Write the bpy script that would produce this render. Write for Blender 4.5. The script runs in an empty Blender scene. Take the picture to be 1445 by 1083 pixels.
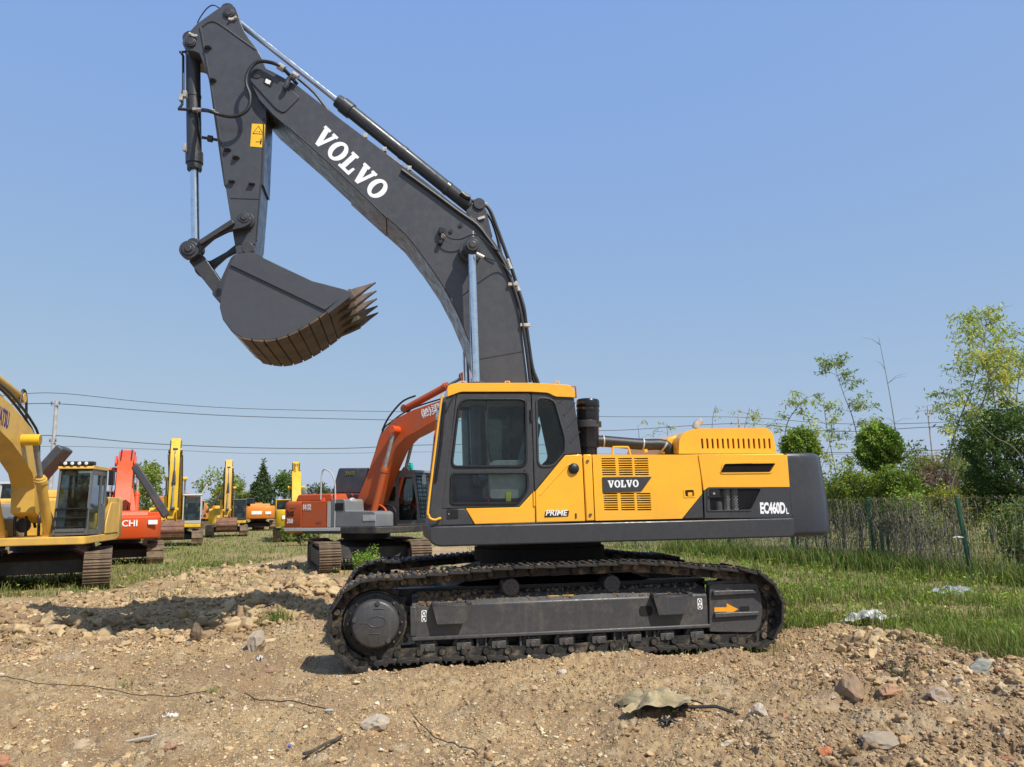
import bpy, bmesh, math, random
import numpy as np
from mathutils import Vector, Matrix
from mathutils.geometry import tessellate_polygon

random.seed(7)
RNG = np.random.default_rng(7)
scene = bpy.context.scene
COL = scene.collection
PI = math.pi

# ------------------------------------------------------------------ camera
FPX = 1085.0
PITCH, ROLL, CAMH = 0.1580889, 0.0197717, 1.79
cp, sp, cr, sr = math.cos(PITCH), math.sin(PITCH), math.cos(ROLL), math.sin(ROLL)
R0 = Vector((1, 0, 0)); U0 = Vector((0, -sp, cp)); F0 = Vector((0, cp, sp))
RV = R0 * cr - U0 * sr
UV_ = R0 * sr + U0 * cr
cam_d = bpy.data.cameras.new("camera")
cam_d.sensor_width = 36.0
cam_d.lens = 36.0 * FPX / 1445.0
cam_d.clip_start = 0.1
cam_d.clip_end = 20000
cam = bpy.data.objects.new("camera", cam_d)
COL.objects.link(cam)
B_ = -F0
cam.matrix_world = Matrix(((RV.x, UV_.x, B_.x, 0), (RV.y, UV_.y, B_.y, 0), (RV.z, UV_.z, B_.z, CAMH), (0, 0, 0, 1)))
scene.camera = cam
CAMP = Vector((0, 0, CAMH))

def ray(px, py):
    return (RV * ((px - 722.5) / FPX) + UV_ * ((541.5 - py) / FPX) + F0)

def at_depth(px, py, Y):
    """point on the measured sight line at distance Y along world y"""
    d = ray(px, py)
    return CAMP + d * (Y / d.y)

def on_ground(px, py, z=0.0):
    d = ray(px, py)
    return CAMP + d * ((z - CAMH) / d.z)

class Frame:
    """upright machine frame: x along the machine (front is -x), y across, z up"""
    def __init__(s, o, a):
        s.o = Vector(o); s.a = a
        s.u = Vector((math.cos(a), math.sin(a), 0)); s.v = Vector((-math.sin(a), math.cos(a), 0))
    def q(s, p, yl):
        d = ray(*p)
        t = (yl - (CAMP - s.o).dot(s.v)) / d.dot(s.v)
        P = CAMP + d * t - s.o
        return (P.dot(s.u), P.z)
    def poly(s, pts, yl):
        return [s.q(p, yl) for p in pts]
    def p3(s, p, yl):
        x, z = s.q(p, yl)
        return Vector((x, yl, z))
    def world(s, l):
        return s.o + s.u * l[0] + s.v * l[1] + Vector((0, 0, l[2]))

# ------------------------------------------------------------------ sky and sun
LDIR = Vector((-.594, .566, -1.0)).normalized()
SUN_EL = math.asin(-LDIR.z)
SUN_AZ = math.atan2(-LDIR.x, -LDIR.y)
world = bpy.data.worlds.new("World")
scene.world = world
world.use_nodes = True
wn = world.node_tree
wn.nodes.clear()
sky = wn.nodes.new('ShaderNodeTexSky')
sky.sky_type = 'NISHITA'
sky.sun_disc = False
sky.sun_elevation = SUN_EL
sky.sun_rotation = SUN_AZ
sky.altitude = 0
sky.air_density = 1.0
sky.dust_density = 1.0
sky.ozone_density = 1.0
bgn = wn.nodes.new('ShaderNodeBackground')
bgn.inputs[1].default_value = 0.15
wo = wn.nodes.new('ShaderNodeOutputWorld')
# hazy late-spring air: the clear-sky model is graded per channel to a paler, flatter blue
sep = wn.nodes.new('ShaderNodeSeparateColor')
com = wn.nodes.new('ShaderNodeCombineColor')
wn.links.new(sky.outputs[0], sep.inputs[0])
for ci_, (gam, gain) in enumerate(((.433, 1.55), (.293, 2.26), (-.07, 5.34))):
    pw = wn.nodes.new('ShaderNodeMath'); pw.operation = 'POWER'; pw.inputs[1].default_value = gam
    ml = wn.nodes.new('ShaderNodeMath'); ml.operation = 'MULTIPLY'; ml.inputs[1].default_value = gain
    wn.links.new(sep.outputs[ci_], pw.inputs[0]); wn.links.new(pw.outputs[0], ml.inputs[0]); wn.links.new(ml.outputs[0], com.inputs[ci_])
wn.links.new(com.outputs[0], bgn.inputs[0])
wn.links.new(bgn.outputs[0], wo.inputs[0])
sd = bpy.data.lights.new("sun", 'SUN')
sd.energy = 5.0
sd.angle = math.radians(0.53)
sd.color = (1.0, 0.955, 0.88)
sun = bpy.data.objects.new("sun", sd)
COL.objects.link(sun)
sun.location = (8, -8, 20)
sun.rotation_euler = LDIR.to_track_quat('-Z', 'Y').to_euler()
scene.view_settings.view_transform = 'Standard'
scene.view_settings.look = 'None'
scene.view_settings.exposure = 0
scene.cycles.max_bounces = 8
scene.cycles.transparent_max_bounces = 16
scene.cycles.use_adaptive_sampling = True

# ------------------------------------------------------------------ materials
def rgb(c):
    return (c[0], c[1], c[2], 1.0)

class Nt:
    def __init__(s, name):
        s.m = bpy.data.materials.new(name)
        s.m.use_nodes = True
        s.t = s.m.node_tree
        s.t.nodes.clear()
        s.out = s.n('ShaderNodeOutputMaterial')
        s.tc = None
    def n(s, typ, **kw):
        nd = s.t.nodes.new(typ)
        for k, v in kw.items():
            setattr(nd, k, v)
        return nd
    def put(s, nd, key, val):
        if hasattr(val, 'is_output'):
            s.t.links.new(val, nd.inputs[key])
        elif val is not None:
            nd.inputs[key].default_value = val
    def coord(s, which='Object'):
        if s.tc is None:
            s.tc = s.n('ShaderNodeTexCoord')
        return s.tc.outputs[which]
    def noise(s, scale, detail=4, rough=.55, vec=None, stretch=None):
        v = vec if vec is not None else s.coord()
        if stretch:
            mp = s.n('ShaderNodeMapping'); s.put(mp, 0, v); mp.inputs['Scale'].default_value = stretch
            v = mp.outputs[0]
        nd = s.n('ShaderNodeTexNoise')
        s.put(nd, 'Vector', v)
        nd.inputs['Scale'].default_value = scale
        nd.inputs['Detail'].default_value = detail
        nd.inputs['Roughness'].default_value = rough
        return nd.outputs[0]
    def ramp(s, fac, lo, hi, a=0.0, b=1.0):
        nd = s.n('ShaderNodeMapRange')
        nd.interpolation_type = 'SMOOTHSTEP'
        s.put(nd, 0, fac); nd.inputs[1].default_value = lo; nd.inputs[2].default_value = hi
        nd.inputs[3].default_value = a; nd.inputs[4].default_value = b
        return nd.outputs[0]
    def mix(s, fac, a, b, mode='MIX'):
        nd = s.n('ShaderNodeMix', data_type='RGBA', blend_type=mode)
        s.put(nd, 0, fac)
        s.put(nd, 6, rgb(a) if isinstance(a, tuple) and len(a) == 3 else a)
        s.put(nd, 7, rgb(b) if isinstance(b, tuple) and len(b) == 3 else b)
        return nd.outputs[2]
    def math(s, op, a, b=None):
        nd = s.n('ShaderNodeMath', operation=op)
        s.put(nd, 0, a)
        if b is not None: s.put(nd, 1, b)
        return nd.outputs[0]
    def bump(s, h, strength, dist):
        nd = s.n('ShaderNodeBump')
        nd.inputs['Strength'].default_value = strength
        nd.inputs['Distance'].default_value = dist
        s.put(nd, 'Height', h)
        return nd.outputs[0]
    def bsdf(s, col, rough=.5, metal=0.0, normal=None, spec=.5, coat=0.0):
        b = s.n('ShaderNodeBsdfPrincipled')
        s.put(b, 'Base Color', rgb(col) if isinstance(col, tuple) and len(col) == 3 else col)
        s.put(b, 'Roughness', rough); s.put(b, 'Metallic', metal)
        s.put(b, 'Specular IOR Level', spec)
        if coat: b.inputs['Coat Weight'].default_value = coat; b.inputs['Coat Roughness'].default_value = .12
        if normal is not None: s.put(b, 'Normal', normal)
        s.t.links.new(b.outputs[0], s.out.inputs[0])
        return b

DUST = (.30, .235, .165)

def paint(name, col, rough=.42, dust=.25, dustcol=DUST, scale=3.0, coat=0.0, streak=.3, low=None):
    """painted steel with faint dust, run-down streaks and scuffed gloss"""
    k = Nt(name)
    n1 = k.noise(scale, 6, .62)
    n2 = k.noise(scale * 9, 4, .6)
    st = k.noise(2.2, 5, .6, stretch=(9, 9, .7))
    c = k.mix(k.ramp(n1, .35, .7, 0, .55), col, tuple(x * .82 for x in col))
    c = k.mix(k.ramp(st, .52, .74, 0, streak), c, tuple(.6 * x + .4 * d for x, d in zip(col, dustcol)))
    d = k.math('MULTIPLY', k.ramp(n1, .42, .72), k.ramp(n2, .3, .65, .35, 1))
    d = k.math('MULTIPLY', d, dust)
    if low is not None:                                    # more dust lower down
        sx = k.n('ShaderNodeSeparateXYZ'); k.put(sx, 0, k.coord())
        lo = k.ramp(sx.outputs[2], low[0], low[1], low[2], 0.0)
        lo = k.math('MULTIPLY', lo, k.ramp(n2, .25, .7, .3, 1))
        d = k.math('MAXIMUM', d, lo)
    c = k.mix(d, c, dustcol)
    r = k.math('ADD', k.ramp(n2, .3, .7, rough - .08, rough + .1), k.math('MULTIPLY', d, .35))
    b = k.bump(k.noise(scale * 12, 2, .5), .03, .01)
    k.bsdf(c, r, 0, b, coat=coat)
    return k.m

def metal(name, col, rough=.2):
    k = Nt(name)
    n = k.noise(14, 4)
    k.bsdf(k.mix(k.ramp(n, .4, .7), col, tuple(x * .8 for x in col)), k.ramp(n, .3, .7, rough, rough + .12), 1.0)
    return k.m

def plain(name, col, rough=.6, var=.25, scale=8, bump=.2, dist=.01):
    k = Nt(name)
    n = k.noise(scale, 5, .6)
    c = k.mix(k.ramp(n, .35, .68), tuple(x * (1 - var) for x in col), tuple(min(1, x * (1 + var)) for x in col))
    k.bsdf(c, rough, 0, k.bump(k.noise(scale * 5, 4), bump, dist))
    return k.m

def two_tone(name, a, b, scale, lo=.42, hi=.6, rough=.85, bump=.5, dist=.02):
    k = Nt(name)
    n = k.noise(scale, 7, .65); n2 = k.noise(scale * 6, 4, .6)
    c = k.mix(k.ramp(n, lo, hi), a, b)
    c = k.mix(k.ramp(n2, .35, .7, 0, .5), c, tuple(x * .6 for x in a))
    k.bsdf(c, rough, 0, k.bump(n2, bump, dist))
    return k.m

def glass(name, tint=(.78, .88, .85), refl=.8, dirt=.03):
    """a single pane: tinted see-through with mirror-like reflection at grazing angles and a film of dust"""
    k = Nt(name)
    tr = k.n('ShaderNodeBsdfTransparent'); tr.inputs[0].default_value = rgb(tint)
    gl = k.n('ShaderNodeBsdfGlossy'); gl.inputs['Roughness'].default_value = .03
    gl.inputs[0].default_value = (.9, .95, .95, 1)
    fr = k.n('ShaderNodeFresnel'); fr.inputs[0].default_value = 1.55
    fac = k.math('MULTIPLY', fr.outputs[0], refl)
    mx = k.n('ShaderNodeMixShader'); k.put(mx, 0, fac)
    k.t.links.new(tr.outputs[0], mx.inputs[1]); k.t.links.new(gl.outputs[0], mx.inputs[2])
    df = k.n('ShaderNodeBsdfDiffuse'); df.inputs[0].default_value = (.35, .36, .33, 1)
    m2 = k.n('ShaderNodeMixShader'); k.put(m2, 0, k.ramp(k.noise(5, 5), .4, .8, .004, dirt))
    k.t.links.new(mx.outputs[0], m2.inputs[1]); k.t.links.new(df.outputs[0], m2.inputs[2])
    k.t.links.new(m2.outputs[0], k.out.inputs[0])
    return k.m

def leafy(name, rough=.5, trans=.42):
    """leaf colour comes from a per-leaf colour attribute; light passes through the blade"""
    k = Nt(name)
    at = k.n('ShaderNodeAttribute'); at.attribute_name = 'col'
    b = k.bsdf(at.outputs[0], rough, 0, spec=.35)
    tl = k.n('ShaderNodeBsdfTranslucent')
    k.put(tl, 0, k.mix(1.0, at.outputs[0], (1.0, 1.0, .45), 'MULTIPLY'))
    mx = k.n('ShaderNodeMixShader'); mx.inputs[0].default_value = trans
    k.t.links.new(b.outputs[0], mx.inputs[1]); k.t.links.new(tl.outputs[0], mx.inputs[2])
    k.t.links.new(mx.outputs[0], k.out.inputs[0])
    return k.m

M = {}
M['yellow'] = paint('yellow paint', (.95, .46, .022), .30, .06, streak=.09, coat=.3, scale=1.3, low=(1.52, 1.85, .16))
M['char'] = paint('charcoal paint', (.046, .047, .052), .38, .14, (.16, .14, .12), streak=.22)
M['char_side'] = paint('charcoal paint satin', (.043, .045, .049), .33, .07, (.15, .135, .12), streak=.12, scale=1.6)
M['char_boom'] = paint('charcoal boom paint', (.066, .069, .077), .31, .03, (.15, .135, .12), streak=.12, scale=.9)
M['frame_gray'] = paint('undercarriage grey paint', (.052, .052, .056), .40, .40, (.20, .165, .12), streak=.35, low=(.0, .75, .25))
M['black'] = plain('black rubber and plastic', (.012, .012, .013), .45)
M['void'] = plain('dark interior and shade', (.006, .006, .006), .8)  # near-black for openings and black print; on the swing ring it paints shade
M['steel'] = metal('chrome rod', (.80, .83, .86), .12)
M['zinc'] = plain('zinc fitting', (.46, .44, .40), .35)
M['white'] = plain('white lettering', (.85, .85, .84), .5, .04)
M['decal_y'] = plain('warning yellow', (.85, .50, .02), .5, .05)
M['orange_arrow'] = plain('arrow orange', (.90, .36, .015), .5, .08)
M['rust'] = two_tone('worn rusty steel', (.15, .105, .065), (.055, .042, .032), 3.2, .35, .7, .7, .3, .01)
M['rust_tooth'] = two_tone('worn tooth steel', (.15, .11, .085), (.07, .055, .048), 6, .4, .65, .6, .3, .008)
M['track_steel'] = two_tone('muddy track steel', (.024, .021, .018), (.21, .155, .10), 5.0, .46, .66, .7, .5, .012)
M['track_dusty'] = two_tone('dusty track steel', (.21, .145, .09), (.10, .072, .05), 4, .4, .65, .85, .5, .02)
M['mud'] = two_tone('dried mud', (.24, .17, .105), (.13, .09, .055), 9, .4, .65, .95, .9, .03)
M['glass'] = glass('cab glass')
M['glass_dk'] = glass('dark glass', (.25, .32, .31), 1.3, .08)
M['seat'] = plain('seat fabric', (.20, .205, .21), .9)
M['cabtrim'] = plain('grey cab trim', (.34, .36, .35), .75, .15)
M['red'] = plain('red lever', (.5, .03, .02), .4)
M['vest'] = plain('hi vis yellow', (.55, .55, .03), .8)
M['hose'] = plain('hose rubber', (.018, .018, .019), .5)
M['white_duct'] = plain('white ducting', (.62, .62, .58), .6, .2, 20)
M['leaf'] = leafy('leaves')
M['blade'] = leafy('grass blades', .55, .3)
M['bark'] = two_tone('bark', (.12, .09, .065), (.055, .042, .03), 12, .4, .65, .95, .8, .02)
M['cane'] = two_tone('bamboo cane', (.22, .20, .11), (.12, .11, .07), 9, .4, .65, .7, .3, .01)

# ------------------------------------------------------------------ mesh builder
def rounded(poly, r, n=4):
    """round the corners of a 2-D polygon; r may be a list"""
    out = []
    N = len(poly)
    for i in range(N):
        p = Vector(poly[i]); a = Vector(poly[i - 1]); b = Vector(poly[(i + 1) % N])
        ri = r[i] if isinstance(r, (list, tuple)) else r
        da = (a - p); db = (b - p)
        la, lb = da.length, db.length
        if ri <= 0 or la < 1e-6 or lb < 1e-6:
            out.append(tuple(p)); continue
        t = min(ri, la * .48, lb * .48)
        A = p + da.normalized() * t; Bp = p + db.normalized() * t
        for k in range(n + 1):
            s = k / n
            q = A * (1 - s) ** 2 + p * 2 * s * (1 - s) + Bp * s * s
            out.append((q.x, q.y))
    return out

def circle2(c, r, n=20, a0=0, a1=2 * PI):
    full = abs(a1 - a0 - 2 * PI) < 1e-6
    m = n if full else n - 1
    return [(c[0] + r * math.cos(a0 + (a1 - a0) * k / m), c[1] + r * math.sin(a0 + (a1 - a0) * k / m)) for k in range(n)]

def hull2(pts):
    pts = sorted(set((round(p[0], 5), round(p[1], 5)) for p in pts))
    def half(ps):
        h = []
        for p in ps:
            while len(h) >= 2 and (h[-1][0] - h[-2][0]) * (p[1] - h[-2][1]) - (h[-1][1] - h[-2][1]) * (p[0] - h[-2][0]) <= 0:
                h.pop()
            h.append(p)
        return h
    a = half(pts); b = half(pts[::-1])
    return a[:-1] + b[:-1]

def bone(c0, r0, c1, r1, n=18):
    return hull2(circle2(c0, r0, n) + circle2(c1, r1, n))

def smooth_path(pts, n=6):
    """Catmull-Rom through points"""
    P = [Vector(p) for p in pts]
    out = []
    for i in range(len(P) - 1):
        p0 = P[max(i - 1, 0)]; p1 = P[i]; p2 = P[i + 1]; p3 = P[min(i + 2, len(P) - 1)]
        for k in range(n):
            t = k / n
            out.append(.5 * ((2 * p1) + (p2 - p0) * t + (2 * p0 - 5 * p1 + 4 * p2 - p3) * t * t + (3 * p1 - p0 - 3 * p2 + p3) * t ** 3))
    out.append(P[-1])
    return out

class MB:
    def __init__(s):
        s.v = []; s.f = []; s.mi = []
        s.T = None
    def add(s, vs, fs, m=0):
        o = len(s.v)
        if s.T is not None:
            vs = [s.T @ Vector(v) for v in vs]
        s.v += [tuple(v) for v in vs]
        s.f += [tuple(i + o for i in f) for f in fs]
        s.mi += [m] * len(fs)
        return s
    def box(s, x0, x1, y0, y1, z0, z1, m=0):
        return s.add([(x0, y0, z0), (x1, y0, z0), (x1, y1, z0), (x0, y1, z0), (x0, y0, z1), (x1, y0, z1), (x1, y1, z1), (x0, y1, z1)],
                     [(0, 3, 2, 1), (4, 5, 6, 7), (0, 1, 5, 4), (1, 2, 6, 5), (2, 3, 7, 6), (3, 0, 4, 7)], m)
    def prism(s, poly, y0, y1, m=0, holes=(), axis='y'):
        loops = [list(poly)] + [list(h) for h in holes]
        flat = [p for l in loops for p in l]
        if len(loops) == 1:
            tri = [tuple(range(len(flat)))]
        else:
            tri = tessellate_polygon([[Vector((p[0], p[1], 0)) for p in l] for l in loops])
        def w(p, y):
            return (p[0], y, p[1]) if axis == 'y' else ((y, p[0], p[1]) if axis == 'x' else (p[0], p[1], y))
        n = len(flat)
        vs = [w(p, y0) for p in flat] + [w(p, y1) for p in flat]
        fs = [tuple(t) for t in tri] + [tuple(i + n for i in reversed(t)) for t in tri]
        k = 0
        for l in loops:
            L = len(l)
            for i in range(L):
                a, b = k + i, k + (i + 1) % L
                fs.append((a, b, b + n, a + n))
            k += L
        return s.add(vs, fs, m)
    def tube(s, pts, r, n=8, m=0, cap=True):
        P = [Vector(p) for p in pts]
        rs = r if isinstance(r, (list, tuple)) else [r] * len(P)
        ref = None
        vs = []; fs = []
        for i, p in enumerate(P):
            t = (P[min(i + 1, len(P) - 1)] - P[max(i - 1, 0)])
            if t.length < 1e-9: t = Vector((0, 0, 1))
            t.normalize()
            if ref is None:
                ref = t.orthogonal().normalized()
            ref = (ref - t * ref.dot(t))
            if ref.length < 1e-6: ref = t.orthogonal()
            ref.normalize()
            b = t.cross(ref)
            for k in range(n):
                a = 2 * PI * k / n
                vs.append(p + (ref * math.cos(a) + b * math.sin(a)) * rs[i])
        for i in range(len(P) - 1):
            for k in range(n):
                k2 = (k + 1) % n
                fs.append((i * n + k, i * n + k2, (i + 1) * n + k2, (i + 1) * n + k))
        if cap:
            fs.append(tuple(range(n))[::-1])
            fs.append(tuple((len(P) - 1) * n + k for k in range(n)))
        return s.add(vs, fs, m)
    def cyl(s, p0, p1, r, n=20, m=0, r1=None):
        return s.tube([p0, p1], [r, r if r1 is None else r1], n, m)
    def lathe(s, p0, p1, prof, n=24, m=0):
        """prof: list of (t 0..1 along p0->p1, radius)"""
        p0 = Vector(p0); p1 = Vector(p1)
        ax = (p1 - p0)
        t = ax.normalized(); ref = t.orthogonal().normalized(); b = t.cross(ref)
        vs = []; fs = []
        for (k, r) in prof:
            c = p0 + ax * k
            for j in range(n):
                a = 2 * PI * j / n
                vs.append(c + (ref * math.cos(a) + b * math.sin(a)) * r)
        L = len(prof)
        for i in range(L - 1):
            for j in range(n):
                j2 = (j + 1) % n
                fs.append((i * n + j, i * n + j2, (i + 1) * n + j2, (i + 1) * n + j))
        fs.append(tuple(range(n))[::-1]); fs.append(tuple((L - 1) * n + j for j in range(n)))
        return s.add(vs, fs, m)
    def bar(s, p0, p1, w, h, m=0, up=(0, 0, 1)):
        """rectangular bar from p0 to p1, w across, h along up"""
        p0 = Vector(p0); p1 = Vector(p1)
        t = (p1 - p0).normalized()
        u = Vector(up); u = u - t * u.dot(t)
        if u.length < 1e-6: u = t.orthogonal()
        u.normalize(); b = t.cross(u)
        vs = []
        for p in (p0, p1):
            for (i, j) in ((-1, -1), (1, -1), (1, 1), (-1, 1)):
                vs.append(p + b * (w / 2 * i) + u * (h / 2 * j))
        return s.add(vs, [(0, 3, 2, 1), (4, 5, 6, 7), (0, 1, 5, 4), (1, 2, 6, 5), (2, 3, 7, 6), (3, 0, 4, 7)], m)
    def loft(s, rings, m=0, cap=True):
        n = len(rings[0]); vs = [p for r in rings for p in r]; fs = []
        for i in range(len(rings) - 1):
            for k in range(n):
                k2 = (k + 1) % n
                fs.append((i * n + k, i * n + k2, (i + 1) * n + k2, (i + 1) * n + k))
        if cap:
            fs.append(tuple(range(n))[::-1]); fs.append(tuple((len(rings) - 1) * n + k for k in range(n)))
        return s.add(vs, fs, m)
    def pane(s, poly, y):
        return s.add([(p[0], y, p[1]) for p in poly], [tuple(range(len(poly)))])
    def build(s, name, mats, parent=None, bevel=0.0, seg=2, angle=35, smooth=True):
        me = bpy.data.meshes.new(name)
        me.from_pydata(s.v, [], s.f)
        bm = bmesh.new(); bm.from_mesh(me)
        bmesh.ops.recalc_face_normals(bm, faces=bm.faces)
        bm.to_mesh(me); bm.free()
        if not isinstance(mats, (list, tuple)): mats = [mats]
        for k in mats: me.materials.append(k)
        if len(mats) > 1:
            me.polygons.foreach_set('material_index', s.mi)
        if smooth:
            me.polygons.foreach_set('use_smooth', [True] * len(me.polygons))
            me.set_sharp_from_angle(angle=math.radians(angle))
        o = bpy.data.objects.new(name, me)
        COL.objects.link(o)
        if parent is not None: o.parent = parent
        if bevel > 0:
            b = o.modifiers.new('bevel', 'BEVEL')
            b.width = bevel; b.segments = seg; b.limit_method = 'ANGLE'; b.angle_limit = math.radians(38)
            b.harden_normals = False
        return o

def tag(o, label=None, cat=None, group=None, kind=None):
    if label: o['label'] = label
    if cat: o['category'] = cat
    if group: o['group'] = group
    if kind: o['kind'] = kind
    return o

def empty(name, loc=(0, 0, 0), rz=0.0):
    o = bpy.data.objects.new(name, None)
    o.empty_display_size = .3
    COL.objects.link(o)
    o.location = loc; o.rotation_euler = (0, 0, rz)
    return o

def copy_of(o, parent, mat=None):
    c = o.copy(); COL.objects.link(c); c.parent = parent
    if mat is not None: c.matrix_local = mat
    return c

def fast_mesh(name, V, Fq, mats, parent=None, col=None, smooth=False, mi=None):
    """numpy vertices (n,3) and faces (m,k), k constant"""
    me = bpy.data.meshes.new(name)
    V = np.asarray(V, dtype=np.float32); Fq = np.asarray(Fq, dtype=np.int32)
    k = Fq.shape[1]
    me.vertices.add(len(V)); me.vertices.foreach_set('co', V.ravel())
    me.loops.add(Fq.size); me.loops.foreach_set('vertex_index', Fq.ravel())
    me.polygons.add(len(Fq))
    me.polygons.foreach_set('loop_start', np.arange(0, Fq.size, k, dtype=np.int32))
    if mi is not None: me.polygons.foreach_set('material_index', np.asarray(mi, dtype=np.int32))
    if smooth: me.polygons.foreach_set('use_smooth', np.ones(len(Fq), dtype=bool))
    me.update(calc_edges=True)
    if col is not None:
        at = me.color_attributes.new('col', 'FLOAT_COLOR', 'POINT')
        c4 = np.ones((len(V), 4), dtype=np.float32); c4[:, :3] = col
        at.data.foreach_set('color', c4.ravel())
    for m in (mats if isinstance(mats, (list, tuple)) else [mats]): me.materials.append(m)
    o = bpy.data.objects.new(name, me)
    COL.objects.link(o)
    if parent is not None: o.parent = parent
    return o

# ------------------------------------------------------------------ lettering
def ell(cx, cy, rx, ry, n=28):
    return [(cx + rx * math.cos(2 * PI * k / n), cy + ry * math.sin(2 * PI * k / n)) for k in range(n)]

def glyph(ch):
    """slab-serif capitals on a unit height; returns (width, [(outer, holes)])"""
    if ch == 'V':
        o = [(0, 1), (.47, 1), (.47, .86), (.40, .86), (.58, .36), (.75, .86), (.66, .86), (.66, 1), (1.04, 1), (1.04, .86), (.97, .86), (.64, 0), (.40, 0), (.08, .86), (0, .86)]
        return 1.04, [(o, [])]
    if ch == 'O':
        return 1.04, [(ell(.52, .5, .52, .52), [ell(.52, .5, .22, .36)])]
    if ch == 'L':
        o = [(0, 1), (.50, 1), (.50, .86), (.40, .86), (.40, .15), (.66, .15), (.72, .42), (.86, .42), (.86, 0), (0, 0), (0, .14), (.10, .14), (.10, .86), (0, .86)]
        return .88, [(o, [])]

def lettering_slab(mb, word, org, ang, h, length, y0, y1, m=0):
    """slab word in the xz plane from the baseline start org, turned by ang"""
    gap = .07
    W = sum(glyph(c)[0] for c in word) + gap * (len(word) - 1)
    sx = length / W
    ca, sa = math.cos(ang), math.sin(ang)
    x = 0
    for c in word:
        w, ps = glyph(c)
        for outer, holes in ps:
            def tr(p):
                a, b = (x + p[0]) * sx, p[1] * h
                return (org[0] + a * ca - b * sa, org[1] + a * sa + b * ca)
            mb.prism([tr(p) for p in outer], y0, y1, m, [[tr(p) for p in hh] for hh in holes])
        x += w + gap

def word_mesh(name, text, mat, parent, M4, h, width=None, bold=.0, shear=0.0, thick=.004):
    """text in the built-in font as a mesh; local x right, y up, z out of the plate; M4 places it in the parent"""
    cu = bpy.data.curves.new(name, 'FONT')
    cu.body = text
    cu.size = 1.0; cu.extrude = .02; cu.offset = bold; cu.shear = shear; cu.resolution_u = 3
    ob = bpy.data.objects.new(name, cu)
    COL.objects.link(ob)
    bpy.context.view_layer.update()
    me = bpy.data.meshes.new_from_object(ob.evaluated_get(bpy.context.evaluated_depsgraph_get()))
    bpy.data.objects.remove(ob); bpy.data.curves.remove(cu)
    n = len(me.vertices)
    co = np.empty(n * 3, dtype=np.float32); me.vertices.foreach_get('co', co); co = co.reshape(-1, 3)
    if n == 0:
        return None
    mn, mx = co.min(0), co.max(0)
    co[:, 0] -= mn[0]; co[:, 1] -= mn[1]
    sy = h / max(1e-6, mx[1] - mn[1])
    sx = sy if width is None else width / max(1e-6, mx[0] - mn[0])
    co[:, 0] *= sx; co[:, 1] *= sy
    zr = max(1e-6, mx[2] - mn[2])
    co[:, 2] = (co[:, 2] - mn[2]) / zr * thick
    me.vertices.foreach_set('co', co.ravel())
    me.update()
    me.materials.clear(); me.materials.append(mat)
    o = bpy.data.objects.new(name, me)
    COL.objects.link(o)
    o.parent = parent
    o.matrix_local = M4
    return o

def plate_mat(org, ang, y):
    """matrix for a word on a face looking to -y: x along the face, y up in z"""
    ca, sa = math.cos(ang), math.sin(ang)
    return Matrix(((ca, -sa, 0, org[0]), (0, 0, -1, y), (sa, ca, 0, org[1]), (0, 0, 0, 1)))

# ================================================================== the charcoal and yellow excavator in front
MA = Frame((0.33034748, 10.92739534, 0), 0.15383997)
GROUP_EX = None
main = empty('excavator', MA.o, MA.a)
tag(main, 'large new yellow and charcoal crawler excavator in front with its boom raised high', 'excavator')
YS = -1.5                                              # near side of the upper body
def Z1(x, y): return (230 + x / 4.129, y / 4.129)
def Z2(x, y): return (230 + x / 4.129, 260 + y / 4.129)
def Z3(x, y): return (540 + x / 3.386, 240 + y / 3.386)
def Z4(x, y): return (590 + x / 4.01, 520 + y / 4.01)
def Z5(x, y): return (800 + x / 3.803, 540 + y / 3.803)
def Z6(x, y): return (440 + x / 4.014, 760 + y / 4.014)
def Z7(x, y): return (780 + x / 4.014, 760 + y / 4.014)
def ZC(x, y): return (630 + x / 6.368, 550 + y / 6.368)
def qs(fn, pts, yl): return [MA.q(fn(*p), yl) for p in pts]
def p3s(fn, pts, yl): return [MA.p3(fn(*p), yl) for p in pts]

# ------------------------------------------------------------------ tracks
CS = MA.q((529, 884), -1.62); CI = MA.q((1052, 868), -1.62)
CS = (CS[0], .50); CI = (CI[0], .49)
RS, RI = .535, .50
ZB = .035
def track_path(cs, ci, rs, ri, zb, tops):
    pts = []
    n = 24
    for k in range(n + 1):                             # bottom, rear to front
        t = k / n
        pts.append((ci[0] + (cs[0] - ci[0]) * t, zb + .02 * math.sin(t * 9)))
    for k in range(1, 24):                             # round the sprocket
        a = -PI / 2 - PI * k / 24 * .98
        pts.append((cs[0] + rs * math.cos(a), cs[1] + rs * math.sin(a)))
    pts += tops
    for k in range(0, 24):                             # round the idler
        a = PI / 2 - PI * k / 24
        pts.append((ci[0] + ri * math.cos(a), ci[1] + ri * math.sin(a)))
    return pts
def resample(pts, n):
    P = [Vector(p) for p in pts] + [Vector(pts[0])]
    L = [0]
    for i in range(len(P) - 1): L.append(L[-1] + (P[i + 1] - P[i]).length)
    out = []
    j = 0
    for k in range(n):
        d = L[-1] * k / n
        while L[j + 1] < d: j += 1
        t = (d - L[j]) / max(1e-9, L[j + 1] - L[j])
        out.append(P[j] * (1 - t) + P[j + 1] * t)
    return out, L[-1] / n
TOPS = [(-1.95, 1.035), (-1.6, 1.06), (-1.1, 1.085), (-.6, 1.115), (0, 1.115), (.55, 1.12), (.85, 1.125), (1.3, 1.09), (1.8, 1.03)]
NSHOE = 48
path, pitch = resample(track_path(CS, CI, RS, RI, ZB, TOPS), NSHOE)
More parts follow.
